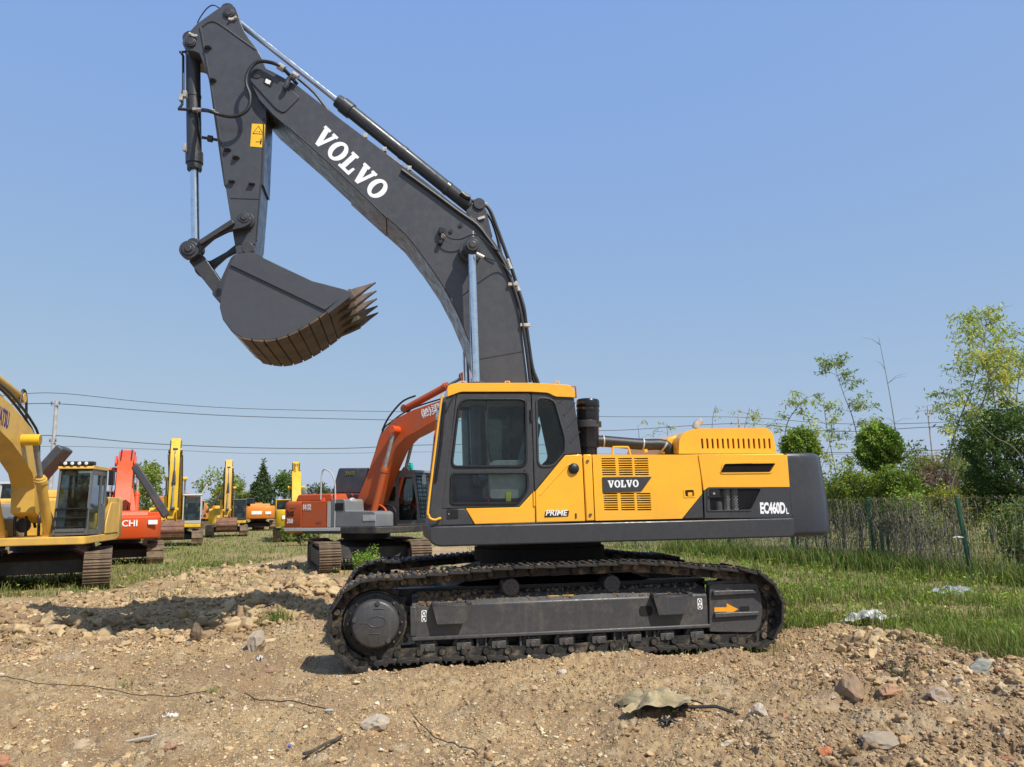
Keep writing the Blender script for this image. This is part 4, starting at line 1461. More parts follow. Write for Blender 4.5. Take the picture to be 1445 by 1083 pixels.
# ------------------------------------------------------------------ hoses and pipes on the boom
yh = -BY - .05
def hose(name, pts, r, mat, parent, n=5, sides=8):
    s = MB(); s.tube(smooth_path(pts, n), r, sides); return s.build(name, mat, parent)
loop = p3s(Z1, [(770, 445), (690, 392), (600, 360), (540, 368), (495, 425), (486, 490), (508, 560), (500, 625), (460, 665), (400, 680), (330, 668), (270, 648)], yh - .06)
loop[0].y = -BY + .1
loop += [MA.p3(Z1(225, 641), -.18), MA.p3(Z1(180, 640), -.13)]
hose('hose', loop, .026, M['hose'], boom, 6, 10)
s = MB()
for (a, r_) in (((690, 395), .05), ((772, 440), .035)):
    k = MA.p3(Z1(*a), yh - .04); s.cyl(k + Vector((-.04, 0, .025)), k + Vector((.04, 0, -.025)), r_, 10)
for (a, b_) in (((200, 640), (300, 650)),):
    s.tube([MA.p3(Z1(*a), -.17), MA.p3(Z1(*b_), -.3)], .027, 10)
s.build('hose_fitting', M['zinc'], boom)
s = MB()
k = MA.p3(Z1(735, 485), yh)
s.tube(smooth_path(p3s(Z1, [(705, 515), (718, 500), (728, 470), (745, 455), (768, 462)], yh - .03), 4), .035, 8)
s.build('hose_guide', M['char'], boom)
pip = [MA.p3(Z1(*p), -BY + .06) for p in ((770, 445), (880, 540), (960, 640), (1040, 715), (1180, 815), (1300, 900), (1425, 990))] + [MA.p3(Z3(*p), -BY + .04) for p in ((130, 8), (250, 100), (380, 205), (455, 255), (515, 330), (560, 395), (590, 445))]
hose('pipe', pip, .020, M['char'], boom, 4)
pip2 = [MA.p3(Z3(*p), -BY - .03) for p in ((90, 0), (240, 108), (370, 205), (450, 262), (505, 330), (560, 410), (595, 478), (630, 575), (655, 660), (672, 760), (690, 880), (705, 1015))]
hose('pipe', pip2, .024, M['hose'], boom, 4)
pip3 = [MA.p3(Z3(*p), -.2) for p in ((425, 150), (470, 155), (510, 190), (545, 275), (580, 370), (605, 440), (640, 545))] + [MA.p3(Z3(*p), -.28) for p in ((672, 650), (685, 740), (700, 850), (716, 950), (742, 1020), (760, 1120))]
hose('hose', pip3, .028, M['hose'], boom, 4)
pip4 = [MA.p3(Z3(*p), -.1) for p in ((490, 200), (520, 240), (548, 320), (565, 400), (590, 470), (625, 550))] + [MA.p3(Z3(*p), -.2) for p in ((650, 600), (675, 690), (690, 800), (705, 930), (725, 1020))]
hose('hose', pip4, .024, M['hose'], boom, 4)
s = MB()
for (a, b_, y) in (((450, 155), (498, 168), -.2), ((595, 428), (612, 475), -.2), ((632, 535), (650, 580), -.22)):
    s = MB(); s.tube([MA.p3(Z3(*a), y), MA.p3(Z3(*b_), y)], .036, 10); s.build('pipe_clamp', M['zinc'], boom)
for (p, y) in (((680, 742), -BY - .02), ((622, 548), -BY - .02)):
    k = MA.p3(Z3(*p), y); s = MB(); s.box(k.x - .07, k.x + .07, k.y - .03, k.y + .05, k.z - .022, k.z + .022); s.build('pipe_clamp', M['zinc'], boom, bevel=.005)
for p in ((1178, 795), (1290, 875), (1435, 985)):
    k = MA.p3(Z1(*p), -BY + .03); s = MB(); s.box(k.x - .03, k.x + .03, k.y - .03, k.y + .03, k.z - .03, k.z + .035); s.build('pipe_clamp', M['zinc'], boom, bevel=.005)
wire = p3s(Z3, [(285, 292), (318, 325), (370, 332), (430, 310), (475, 325), (520, 368), (560, 390)], -BY - .10)
hose('cable', wire, .010, M['hose'], boom, 5, 6)
wire = [MA.p3(Z3(465, 408), -.72), MA.p3(Z3(520, 430), -.55), MA.p3(Z3(570, 450), -.45), MA.p3(Z3(620, 512), -BY - .05)]
hose('cable', wire, .009, M['hose'], boom, 5, 6)
s = MB()
k = MA.p3(Z3(284, 290), -BY - .05); s.box(k.x - .045, k.x + .045, k.y - .03, k.y + .05, k.z - .05, k.z + .04, 0)
k = MA.p3(Z3(289, 317), -BY - .05); s.box(k.x - .03, k.x + .03, k.y - .03, k.y + .05, k.z - .03, k.z + .03, 1)
k = MA.p3(Z3(272, 345), -BY - .05); s.box(k.x - .02, k.x + .035, k.y - .03, k.y + .05, k.z - .03, k.z + .02, 0)
for p in ((326, 292), (373, 263)):
    k = MA.p3(Z3(*p), -BY - .02); s2 = MB(); s2.cyl(k, k + Vector((0, .025, 0)), .028, 10, 0); s2.build('bolt', M['black'], boom)
k = MA.p3(Z3(432, 305), -BY - .06); s2 = MB(); s2.cyl(k + Vector((0, 0, -.05)), k + Vector((0, 0, .04)), .014, 8, 0); s2.build('hose_fitting', M['zinc'], boom)
k = MA.p3(Z3(466, 408), -.74); s2 = MB(); s2.cyl(k + Vector((-.05, 0, .025)), k + Vector((.05, 0, -.025)), .022, 8, 0); s2.build('hose_fitting', M['zinc'], boom)
s.build('connector', [M['black'], M['zinc']], boom, bevel=.006)
s = MB()
kk = p3s(Z3, [(455, 235), (488, 225)], -.32)
s.bar(kk[0], kk[1], .03, .035)
s.build('pin_lock', M['zinc'], boom)
s = MB()
kk = p3s(Z3, [(375, 110), (400, 130), (420, 135)], -.1)
s.tube(kk, .045, 8)
s.build('rod_fitting', M['black'], boom)
# thin cable looping over the stick top
hose('cable', p3s(Z1, [(200, 135), (225, 90), (262, 45), (295, 32), (328, 48)], -.1), .009, M['hose'], stick, 5, 6)

# ================================================================== excavators parked in the field behind
M['yel_old'] = paint('faded yellow paint', (.70, .42, .075), .5, .35, (.30, .23, .15), scale=2, streak=.3)
M['yel_lemon'] = paint('lemon yellow paint', (.74, .46, .012), .5, .3, (.30, .23, .15), scale=2, streak=.3)
M['orange_red'] = paint('bright orange red paint', (.72, .085, .012), .42, .2, (.32, .22, .14), scale=2, streak=.2)
M['orange_dull'] = paint('dull orange paint', (.50, .085, .012), .55, .35, (.28, .18, .11), scale=2, streak=.35)
M['orange_far'] = paint('orange paint', (.75, .24, .02), .5, .25, (.3, .22, .14), scale=2)
M['gray_body'] = paint('grey body paint', (.16, .17, .18), .5, .4, (.34, .30, .24), scale=2, streak=.3)
M['gray_light'] = paint('light grey paint', (.45, .46, .45), .5, .3, (.34, .30, .24), scale=2)
M['cover_dk'] = paint('dark engine cover paint', (.045, .048, .055), .5, .2, scale=2)
M['dark_steel'] = paint('black chassis paint', (.022, .022, .024), .55, .35, (.18, .14, .10), scale=2)
M['gray_mid'] = paint('mid grey cab paint', (.10, .10, .095), .5, .3, (.34, .30, .24), scale=2)
M['rust_red'] = two_tone('rusty bucket steel', (.24, .115, .07), (.12, .065, .045), 3, .4, .65, .75, .3, .01)
M['purple'] = plain('purple lettering', (.045, .02, .16), .5, .1)
M['teal'] = plain('teal lamp', (.02, .42, .36), .3, .1)
M['rod_old'] = plain('greased rod', (.28, .27, .24), .3, .2)
M['lamp'] = plain('lamp glass', (.75, .75, .72), .15, .05)

def limb(pts, ws):
    """outline of a beam that follows a polyline with changing depth"""
    P = [Vector(p) for p in pts]
    up = []; dn = []
    for i, p in enumerate(P):
        t = (P[min(i + 1, len(P) - 1)] - P[max(i - 1, 0)]).normalized()
        n = Vector((-t.y, t.x))
        up.append(tuple(p + n * ws[i])); dn.append(tuple(p - n * ws[i]))
    return up + dn[::-1]

def bg_track(root, yc, dth, steel, full, Lh=1.85, R=.43, w=.6):
    mb = MB(); mb.T = Matrix.Rotation(dth, 4, 'Z')
    loop = []
    for k in range(13):
        a = -PI / 2 - PI * k / 12
        loop.append((-Lh + R * math.cos(a), R + R * math.sin(a)))
    loop.append((0, 2 * R - .03))
    for k in range(13):
        a = PI / 2 - PI * k / 12
        loop.append((Lh + R * math.cos(a), R + R * math.sin(a)))
    n = 44 if full else 30
    pts, pit = resample(loop, n)
    if full:
        tr = None
        inn = MB(); inn.T = mb.T
        c = [(p.x * .97, R + (p.y - R) * .82) for p in pts]
        inn.prism(c, yc - .14, yc + .14, 0, [[(p.x * .93, R + (p.y - R) * .55) for p in pts]])
        tr = inn.build('track', M['track_steel'], root)
        sh = MB()
        L = pit * .97
        sh.prism([(-L / 2, -.02), (L / 2, -.03), (L / 2, -.005), (L * .42, .005), (L * .40, .045), (L * .28, .045), (L * .26, .005), (.02, .005), (.012, .04), (-.03, .04), (-.04, .005), (-L * .30, .005), (-L * .34, .04), (-L * .42, .04), (-L / 2, .01)], -w / 2, w / 2)
        src = sh.build('track_shoe', steel, tr, bevel=.004, seg=1)
        Rz = Matrix.Rotation(dth, 4, 'Z')
        for i, p in enumerate(pts):
            t = (pts[(i + 1) % n] - pts[i - 1]).normalized(); nr = Vector((t.y, -t.x))
            cc = Vector((max(-Lh, min(Lh, p.x)), R))
            if nr.dot(p - cc) < 0: nr = -nr
            o = p - nr * .03
            X = Vector((t.x, 0, t.y)); Zv = Vector((nr.x, 0, nr.y)); Y = Zv.cross(X)
            m4 = Rz @ Matrix(((X.x, Y.x, Zv.x, o.x), (X.y, Y.y, Zv.y, yc), (X.z, Y.z, Zv.z, o.y), (0, 0, 0, 1)))
            if i == 0: src.matrix_local = m4
            else: copy_of(src, tr, m4)
    else:
        out = []
        for i, p in enumerate(pts):
            q2 = pts[(i + 1) % n]; t = (q2 - p); nr = Vector((t.y, -t.x)).normalized()
            cc = Vector((max(-Lh, min(Lh, p.x)), R))
            if nr.dot(p - cc) < 0: nr = -nr
            for (f, h) in ((.05, .0), (.08, .045), (.35, .045), (.38, .0)):
                z = p + t * f + nr * h
                out.append((z.x, z.y))
        mb.prism(out, yc - w / 2, yc + w / 2)
        tr = mb.build('track', steel, root)
    f = MB(); f.T = Matrix.Rotation(dth, 4, 'Z')
    f.prism(rounded([(-Lh + .35, .18), (-Lh + .3, .62), (Lh - .4, .62), (Lh - .35, .18)], .08), yc - w * .42, yc + w * .42)
    f.build('track_frame', M['dark_steel'], root, bevel=.02)
    s = MB(); s.T = Matrix.Rotation(dth, 4, 'Z')
    for sx_ in (-1,):
        s.lathe((sx_ * Lh, yc - w * .40, R), (sx_ * Lh, yc + w * .40, R), [(0, .2), (.02, .33), (.3, .33), (.31, .36), (.69, .36), (.7, .33), (.98, .33), (1, .2)], 24)
    s.build('idler', M['track_steel'], root)
    s = MB(); s.T = Matrix.Rotation(dth, 4, 'Z')
    s.lathe((Lh, yc - w * .45, R), (Lh, yc + w * .45, R), [(0, .22), (.1, .26), (.15, .33), (.85, .33), (.9, .26), (1, .22)], 24)
    s.build('sprocket', M['track_steel'], root)
    return tr

def bg_cab(root, mat, x0=-1.85, x1=-.15, y0=-1.45, y1=-.45, z0=1.30, z1=2.98, guard=0, lights=0, roofmat=None, gl='glass_dk', slant=.22):
    side = rounded([(x0, z0), (x0 + slant * .35, z0 + .55), (x0 + slant, z1 - .06), (x1, z1 - .04), (x1, z0)], [.03, .1, .06, .06, .02], 3)
    hole = rounded([(x0 + .12, z0 + .12), (x0 + .14, z0 + .6), (x0 + slant + .10, z1 - .2), (x1 - .62, z1 - .2), (x1 - .62, z0 + .12)], .06, 3)
    hole2 = rounded([(x1 - .50, z0 + .72), (x1 - .50, z1 - .2), (x1 - .12, z1 - .2), (x1 - .12, z0 + .72)], .06, 3)
    s = MB()
    for y in (y0, y1 - .05):
        s.prism(side, y, y + .05, 0, [hole, hole2])
    s.box(x1 - .05, x1 - .002, y0 + .052, y1 - .052, z0, z0 + .75)
    s.box(x0 + .02, x1 - .052, y0 + .052, y1 - .052, z0, z0 + .08)
    s.box(x0 + .0, x0 + .05, y0 + .052, y1 - .052, z0 + .081, z0 + .16)
    cab = s.build('cab', mat, root, bevel=.012)
    s = MB()
    s.prism(rounded([(x0 + slant - .06, z1 - .07), (x0 + slant - .02, z1 + .02), (x1 + .02, z1 + .03), (x1 + .02, z1 - .05)], .03, 3), y0 - .02, y1 + .02)
    s.build('cab_roof', roofmat or mat, cab, bevel=.03)
    for y in (y0 + .02, y1 - .03):
        for h in (hole, hole2):
            s = MB(); s.pane(h, y); s.build('side_window', M[gl], cab, smooth=False)
    s = MB()
    fx = lambda z: x0 + (slant * .35 * (z - z0) / .55 if z < z0 + .55 else slant * .35 + slant * .65 * (z - z0 - .55) / (z1 - .06 - z0 - .55)) + .02
    for (a, b_) in ((z0 + .16, z0 + .55), (z0 + .55, z1 - .07)):
        s.add([(fx(a), y0 + .06, a), (fx(a), y1 - .06, a), (fx(b_), y1 - .06, b_), (fx(b_), y0 + .06, b_)], [(0, 1, 2, 3)])
    s.build('windscreen', M[gl], cab, smooth=False)
    s = MB(); s.add([(x1 - .03, y0 + .06, z0 + .78), (x1 - .03, y1 - .06, z0 + .78), (x1 - .03, y1 - .06, z1 - .1), (x1 - .03, y0 + .06, z1 - .1)], [(0, 1, 2, 3)])
    s.build('rear_window', M[gl], cab, smooth=False)
    s = MB()
    ym = (y0 + y1) / 2
    s.prism(rounded([(x0 + .75, z0 + .1), (x0 + .72, z0 + .55), (x0 + 1.15, z0 + .5), (x0 + 1.3, z0 + 1.2), (x0 + 1.42, z0 + 1.18), (x0 + 1.3, z0 + .1)], .05), ym - .25, ym + .25)
    s.build('seat', M['seat'], cab, bevel=.03)
    if guard:
        s = MB()
        zs = [z0 + .2, z0 + .42, z0 + .64] if guard == 1 else [z0 + .2 + .13 * k for k in range(11)]
        for z in zs:
            s.bar((fx(z) - .05, y0 + .02, z), (fx(z) - .05, y1 - .02, z), .03, .03)
        top = zs[-1]
        for y in (y0 + .02, y1 - .02) if guard == 1 else [y0 + .02 + (y1 - y0 - .04) * k / 4 for k in range(5)]:
            s.tube([(fx(z) - .05, y, z) for z in zs], .014, 6)
        s.build('front_guard', M['black'], cab)
    for k in range(lights):
        y = y0 + .14 + (y1 - y0 - .28) * k / max(1, lights - 1)
        s = MB()
        s.lathe((x0 + slant - .05, y, z1 + .065), (x0 + slant - .09, y, z1 + .065), [(0, .02), (.4, .038), (.9, .042), (1, .036)], 14)
        s.build('work_light', M['lamp'], cab)
    if lights:
        s = MB(); s.box(x0 + slant - .055, x0 + slant + .2, y0 - .02, y1 + .02, z1 + .02, z1 + .12); s.build('light_visor', M['black'], cab, bevel=.02)
    return cab

def bg_cyl(root, name, p0, p1, rb, rr, split, mat, rod='rod_old'):
    return hydraulic(name, root, p0, p1, rb, rr, split, .16, mat=mat, rodmat=rod, eye0=rb * 1.1, eye1=rb * 1.1, eyew=.12)

def bg_bucket(root, mat, px, pz, ang, w=1.15, r=.62, teeth=True, mir=1):
    """digging bucket hanging from the pin (px, pz); ang turns it about the pin"""
    prof = [(-.08, .10), (.10, .06), (.40, -.18), (.50, -.48), (.38, -.78), (.10, -.92), (-.30, -.90), (-.62, -.80)]
    mouth = [(-.60, -.72), (-.42, -.40), (-.16, -.10)]
    ca, sa = math.cos(ang), math.sin(ang); k = r / .62
    tr = lambda p: (px + mir * k * (p[0] * ca - p[1] * sa), pz + k * (p[0] * sa + p[1] * ca))
    P = [tr(p) for p in prof]; Q_ = [tr(p) for p in mouth]
    s = MB()
    for y in (-w / 2, w / 2 - .03):
        s.prism(P + Q_, y, y + .03)
    inn = [tr((p[0] * .93 - .02, p[1] * .93 - .02)) for p in prof[1:]]
    s.prism(P[1:] + inn[::-1], -w / 2 + .031, w / 2 - .031)
    b = s.build('bucket', mat, root, bevel=.01, seg=1)
    # ribs across the back
    s = MB()
    for i in range(2, 7):
        a = Vector(P[i]).lerp(Vector(P[i + 1]), .1) if i + 1 < len(P) else Vector(P[i]); c = Vector(P[i]).lerp(Vector(P[i + 1]), .35)
        n = Vector((c.y - a.y, a.x - c.x)).normalized()
        if n.dot(a - Vector(tr((0, -.45)))) < 0: n = -n
        s.prism([tuple(a - n * .005), tuple(c - n * .005), tuple(c + n * .03), tuple(a + n * .03)], -w / 2 - .004, w / 2 + .004)
    s.build('wear_rib', mat, b)
    if teeth:
        A = Vector(P[-1]); d = (A - Vector(P[-2])).normalized(); n = Vector((-d.y, d.x))
        src = None
        for j in range(5):
            y = -w / 2 + .08 + (w - .16) * j / 4
            if src is None:
                s = MB()
                rg = lambda f, h, ww: [((A + d * f - n * h).x, -ww, (A + d * f - n * h).y), ((A + d * f - n * h).x, ww, (A + d * f - n * h).y), ((A + d * f + n * h).x, ww, (A + d * f + n * h).y), ((A + d * f + n * h).x, -ww, (A + d * f + n * h).y)]
                s.loft([rg(-.08, .05, .06), rg(.05, .05, .06), rg(.22, .01, .04)])
                src = s.build('tooth', M['rust_tooth'], b); o = src
            else:
                o = copy_of(src, b)
            o.location = (0, y, 0)
    return b

BOOM0 = limb([(.1, 1.75), (-.55, 2.9), (-1.25, 3.85), (-2.1, 4.5), (-3.2, 4.95), (-4.5, 5.3)], [.22, .33, .42, .40, .30, .16])
ARM0 = limb([(-4.25, 5.95), (-4.65, 5.25), (-4.85, 4.2), (-5.05, 1.6)], [.14, .30, .26, .12])

def bg_exc(name, label, o, a, body, cabm, group=None, dth=0.0, s=1.0, full=False, boom=BOOM0, arm=ARM0, bucket=(-5.05, 1.5, .0), bw=.33,
           armmat=None, boommat=None, cw=None, tail=3.05, cab=None, hoodmat=None, steel='track_dusty', rcover=None, cyls=True, hz=2.25, bwid=1.15, buckmat='rust_red', side=None, deckmat=None, mir=1, square=False):
    root = empty(name, o, a); root.scale = (s, s, s)
    tag(root, label, 'excavator', group)
    boommat = boommat or body; armmat = armmat or boommat
    for y in (-1.3, 1.3):
        bg_track(root, y, dth, M[steel], full)
    c = MB(); c.T = Matrix.Rotation(dth, 4, 'Z')
    c.loft([[(-1.3, -1.05, .36), (1.3, -1.05, .36), (1.3, 1.05, .36), (-1.3, 1.05, .36)], [(-1.25, -1.05, .68), (1.25, -1.05, .68), (1.25, 1.05, .68), (-1.25, 1.05, .68)], [(-.85, -.7, .86), (.85, -.7, .86), (.85, .7, .86), (-.85, .7, .86)]])
    c.build('car_body', M['dark_steel'], root, bevel=.02)
    c = MB(); c.lathe((0, 0, .78), (0, 0, 1.1), [(0, .68), (.4, .68), (.41, .76), (.8, .76), (.81, .70), (1, .70)], 32)
    c.build('swing_ring', M['dark_steel'], root)
    c = MB()
    c.prism(rounded([(-2.0, -1.45), (tail - .8, -1.45), (tail - .8, 1.45), (-1.5, 1.45), (-2.0, .5)], .15), 1.08, 1.27, axis='z')
    c.build('deck', M[deckmat or ('dark_steel' if full else body)], root, bevel=.02)
    c = MB()
    x1 = tail - .75
    c.prism(rounded([(.22, 1.275), (.22, hz - .04), (.32, hz), (x1, hz), (x1, 1.275)], [.02, .08, .08, .02, .02]), -1.43, 1.43)
    eb = c.build('engine_housing', M[side or body], root, bevel=.04, seg=3)
    c = MB()
    for y in (-1.436, 1.436) if body != 'orange_dull' else ():
        c = MB()
        for k in range(7):
            c.box(.5, .95, min(y, y * .998), max(y, y * .998), 1.55 + .07 * k, 1.58 + .07 * k)
        c.box(1.25, 1.262, min(y, y * .998), max(y, y * .998), 1.3, hz - .06)
        c.build('louvre', M['void'], eb)
    c = MB()
    c.prism(rounded([(.5, hz + .004), (.55, hz + .22), (1.9, hz + .22), (2.0, hz + .004)], [.0, .08, .08, 0]), -.75, 1.0)
    c.build('hood', M[hoodmat or body], root, bevel=.04, seg=3)
    c = MB()
    ring = []
    for (z, ins) in ((1.12, .05), (1.17, 0), (1.9, 0), (hz - .08, .01), (hz - .01, .05), (hz + .01, .10)):
        plan = [(x1 + .012, -1.45), (x1 + .35, -1.45), (x1 + .58, -1.30), (x1 + .72, -.8), (x1 + .75, 0), (x1 + .72, .8), (x1 + .58, 1.30), (x1 + .35, 1.45), (x1 + .012, 1.45)]
        if square: plan = [(x1 + .012, -1.45), (x1 + .5, -1.45), (x1 + .66, -1.44), (x1 + .74, -1.36), (x1 + .75, 0), (x1 + .74, 1.36), (x1 + .66, 1.44), (x1 + .5, 1.45), (x1 + .012, 1.45)]
        ring.append([(x - max(0, x - x1) / .75 * ins, y * (1 - ins * .4), z) for x, y in plan])
    c.loft(ring)
    cwo = c.build('counterweight', M[cw or body], root, angle=50)
    c = MB()
    c.prism(rounded([(-1.45, 1.275), (-1.45, 1.66), (-1.35, 1.72), (-.35, 1.74), (-.32, 2.05), (-.25, 2.1), (.20, 2.1), (.20, 1.275)], [.02, .06, .06, .04, .06, .06, .02, .02]), .55, 1.43)
    c.build('tool_box', M['gray_body'] if full else M[body], root, bevel=.04, seg=3)
    ck = dict(cab or {})
    bg_cab(root, M[cabm], **ck)
    b = MB(); b.prism(boom, -bw, bw)
    bo_ = b.build('boom', M[boommat], root, bevel=.015)
    nb = len(boom) // 2
    for yy in (-bw - .035, bw + .035, .0) if boom is not None and cyls else ():
        e = MB(); pt_ = [(p[0], yy, p[1] + (.05 if yy == 0 else -.06)) for p in boom[:nb]]
        e.tube(smooth_path(pt_, 3), .028, 6); e.build('hose', M['hose'], bo_)
    ar = None
    if arm:
        b = MB(); b.prism(arm, -.24, .24)
        ar = b.build('stick', M[armmat], root, bevel=.015)
        na = len(arm) // 2
        for yy in (-.27, .27):
            e = MB(); e.tube(smooth_path([(p[0] * .8 + q_[0] * .2, yy, p[1] * .8 + q_[1] * .2) for p, q_ in zip(arm[:na], arm[::-1][:na])], 3), .03, 6); e.build('hose', M['hose'], ar)
        e = MB()
        c_ = Vector(arm[1]).lerp(Vector(arm[-2]), .5)
        e.cyl((c_.x, -.36, c_.y), (c_.x, .36, c_.y), .11, 18); e.build('pin', M['dark_steel'], ar)
    if bucket:
        bg_bucket(root, M[buckmat], *bucket, w=bwid, mir=mir)
    if cyls:
        for y in (-.5, .5):
            bg_cyl(root, 'boom_cylinder', (-.62, y, 1.4), (-1.35, y, 3.9), .10, .055, .62, boommat)
        e = MB(); e.cyl((-1.35, -.6, 3.9), (-1.35, .6, 3.9), .10, 20); e.build('pin', M[boommat], bo_)
        if arm is ARM0:
            bg_cyl(root, 'stick_cylinder', (-1.9, 0, 4.95), (-4.2, 0, 5.85), .10, .05, .6, boommat)
            bg_cyl(root, 'bucket_cylinder', (-4.85, 0, 5.35), (-5.35, 0, 2.15), .09, .05, .6, 'char_side')
            b = MB()
            for y in (-.30, .25):
                b.prism(bone((-5.02, 2.1), .08, (-5.38, 2.1), .09), y, y + .05); b.prism(bone((-5.38, 2.1), .08, (-5.15, 1.25), .07), y + .051, y + .09)
            b.build('lever', M[armmat], root)
    return root, bo_, cwo, eb

def slab(root, name, c, ex, ey, ez, mat, bevel=.03):
    """leaning panel: centre c and three half-axes"""
    c = Vector(c); ex = Vector(ex); ey = Vector(ey); ez = Vector(ez)
    s = MB()
    vs = [c + ex * i + ey * j + ez * k for k in (-1, 1) for (i, j) in ((-1, -1), (1, -1), (1, 1), (-1, 1))]
    s.add(vs, [(0, 3, 2, 1), (4, 5, 6, 7), (0, 1, 5, 4), (1, 2, 6, 5), (2, 3, 7, 6), (3, 0, 4, 7)])
    return s.build(name, mat, root, bevel=bevel)

FAR_GROUP = None
# ---- dusty yellow machine at the left edge, boom rising out of the frame
def Zk(x, y): return (x / 3.492, 540 + y / 3.492)
KU = Frame((-12.33, 20.5, 0), math.radians(105))
ktop = [KU.q(Zk(*p), -.26) for p in ((0, 60), (60, 110), (110, 170), (160, 230), (185, 290), (190, 460), (225, 560), (240, 600))]
kbot = [KU.q(Zk(*p), -.26) for p in ((0, 240), (60, 300), (110, 370), (160, 450), (175, 520), (170, 640))]
kb = [(-6.2, 4.62), (-5.3, 4.48)] + ktop + [(-.1, 1.6), (-.9, 1.6)] + kbot[::-1] + [(-5.3, 3.95), (-6.2, 4.3)]
ko, kboom, kcw, keb = bg_exc('excavator', 'dusty yellow excavator at the left edge whose boom leaves the frame', KU.o, KU.a, 'yel_old', 'gray_mid', deckmat='yel_old', dth=math.radians(12), full=True, boom=kb,
    arm=limb([(-6.6, 5.2), (-6.3, 4.4), (-6.4, 3.2), (-6.6, 1.4)], [.14, .3, .26, .12]), bucket=(-6.6, 1.3, .2), bw=.26, cab=dict(roofmat=M['yel_old'], guard=1, lights=4, x0=-1.9, x1=-.2, y1=-.70), cyls=False, tail=2.2)
kp1 = KU.q((49, 621), -.52); kp0 = KU.q((59, 768), -.55)
kp0 = (max(-1.5, min(-.7, kp0[0])), 1.32)
for y in (-.52, .52):
    bg_cyl(ko, 'boom_cylinder', (kp0[0], y, kp0[1]), (kp1[0], y, kp1[1]), .115, .06, .62, 'yel_old')
e = MB(); e.cyl((kp1[0], -.64, kp1[1]), (kp1[0], .64, kp1[1]), .13, 20); e.build('pin', M['yel_lemon'], kboom, bevel=.01)
bg_cyl(ko, 'stick_cylinder', (-2.6, 0, 4.55), (-6.5, 0, 5.1), .11, .055, .6, 'yel_old')
for y in (-.2, -.1, .05):
    e = MB(); e.tube(smooth_path([(-6, y, 4.75), (-4.2, y, 4.55), (-3.2, y, 4.32), (-2.3, y, 4.02), (-1.75, y, 3.72), (-1.52, y, 3.0), (-1.2, y, 2.45)], 5), .03, 8)
    e.build('hose', M['hose'], kboom)
e = MB(); e.tube(smooth_path([(-2.9, -.1, 4.25), (-2.75, -.1, 4.7), (-2.5, -.1, 4.6), (-2.35, -.1, 4.0)], 5), .03, 8); e.build('hose', M['hose'], kboom)
A = KU.q((.46, 599.5), -.26); Bq = KU.q((10.8, 606), -.26)
dv_ = Vector((Bq[0] - A[0], Bq[1] - A[1])); st_ = Vector(Bq) - dv_ * (7.2 / 3)
word_mesh('lettering', 'KOMATSU', M['purple'], kboom, plate_mat((st_.x, st_.y), math.atan2(dv_.y, dv_.x), -.261), .38, dv_.length * 7.2 / 3, .02, 0, .006)
for i, y in enumerate((-.28, 0, .24)):
    e = MB(); e.tube(smooth_path([(-1.45, y, 1.3), (-1.5, y, 1.75), (-1.2, y * .8, 1.9), (-.8, y * .8, 1.5)], 5), .035, 8); e.build('hose', M['hose'], ko)
e = MB(); e.lathe((-1.35, .12, 1.55), (-1.25, .12, 1.55), [(0, .1), (.2, .17), (.8, .17), (1, .1)], 20); e.build('swivel_block', M['dark_steel'], ko)
kh = slab(ko, 'open_hood', (2.35, .66, 3.25), (.5, .0, .0), (0, -.36, .50), (0, .10, .07), M['cover_dk'], .05)
e = MB()                                               # counterweight side skirt that steps down at the rear
e.prism(rounded([(-.1, 1.28), (-.1, 1.55), (.35, 2.1), (1.2, 2.12), (1.42, 1.28)], [.02, .1, .12, .1, .05]), -1.47, -1.432)
e.build('side_panel', M['yel_old'], ko, bevel=.01)
e = MB(); e.tube([(-1.55, .9, 2.6), (-1.55, .9, 1.3)], .02, 6); e.build('grab_rail', M['black'], ko)
# side mirror
e = MB(); e.box(-.3, -.1, -1.62, -1.50, 2.55, 2.95); e.tube([(-.2, -1.45, 2.95), (-.2, -1.56, 2.9)], .015, 6); e.build('mirror', M['black'], ko, bevel=.03)

# ---- orange excavator with the boom behind the charcoal cab
def Zh(x, y): return (390 + x / 3.611, 520 + y / 3.611)
HU = Frame((-4.67, 24.5, 0), math.radians(153))
hb_ = [HU.q(Zh(*p), .36) for p in ((415, 690), (415, 660), (470, 520), (510, 400), (530, 340), (560, 300), (600, 260), (700, 210), (830, 165), (1000, 115), (1030, 160), (960, 215), (830, 255), (720, 320), (660, 350), (610, 400), (560, 510), (520, 620), (490, 700))]
ho, hboom, hcw, heb = bg_exc('excavator', 'orange excavator with grey steps parked close behind the charcoal cab', HU.o, HU.a, 'orange_dull', 'gray_body', dth=math.radians(109 - 153), full=True,
    boom=hb_, arm=limb([(-3.7, 5.75), (-4.1, 5.0), (-4.3, 4.0), (-4.45, 1.7)], [.14, .3, .25, .12]), bucket=(-4.45, 1.55, -.2), bw=.36, cyls=False, square=True, tail=2.08, hz=2.06, cab=dict(guard=2, lights=0, x0=-1.75, x1=-.3, z1=2.95), buckmat='rust')
for y, p1 in ((.55, (-1.46, 4.16)), (-.55, (-1.46, 4.16))):
    bg_cyl(ho, 'boom_cylinder', (-.62, y, 1.36), (p1[0], y, p1[1]), .10, .055, .60, 'orange_dull')
e = MB(); e.cyl((-1.46, -.68, 4.16), (-1.46, .68, 4.16), .12, 20); e.build('pin', M['orange_red'], hboom, bevel=.01)
bg_cyl(ho, 'stick_cylinder', (-1.5, 0, 4.86), (-3.62, 0, 5.67), .11, .05, .74, 'orange_dull')
e = MB(); e.tube(smooth_path([(-.75, .2, 4.2), (-1.0, .2, 4.6), (-1.5, .2, 5.05), (-2.0, .2, 5.2)], 5), .03, 8); e.build('hose', M['hose'], hboom)
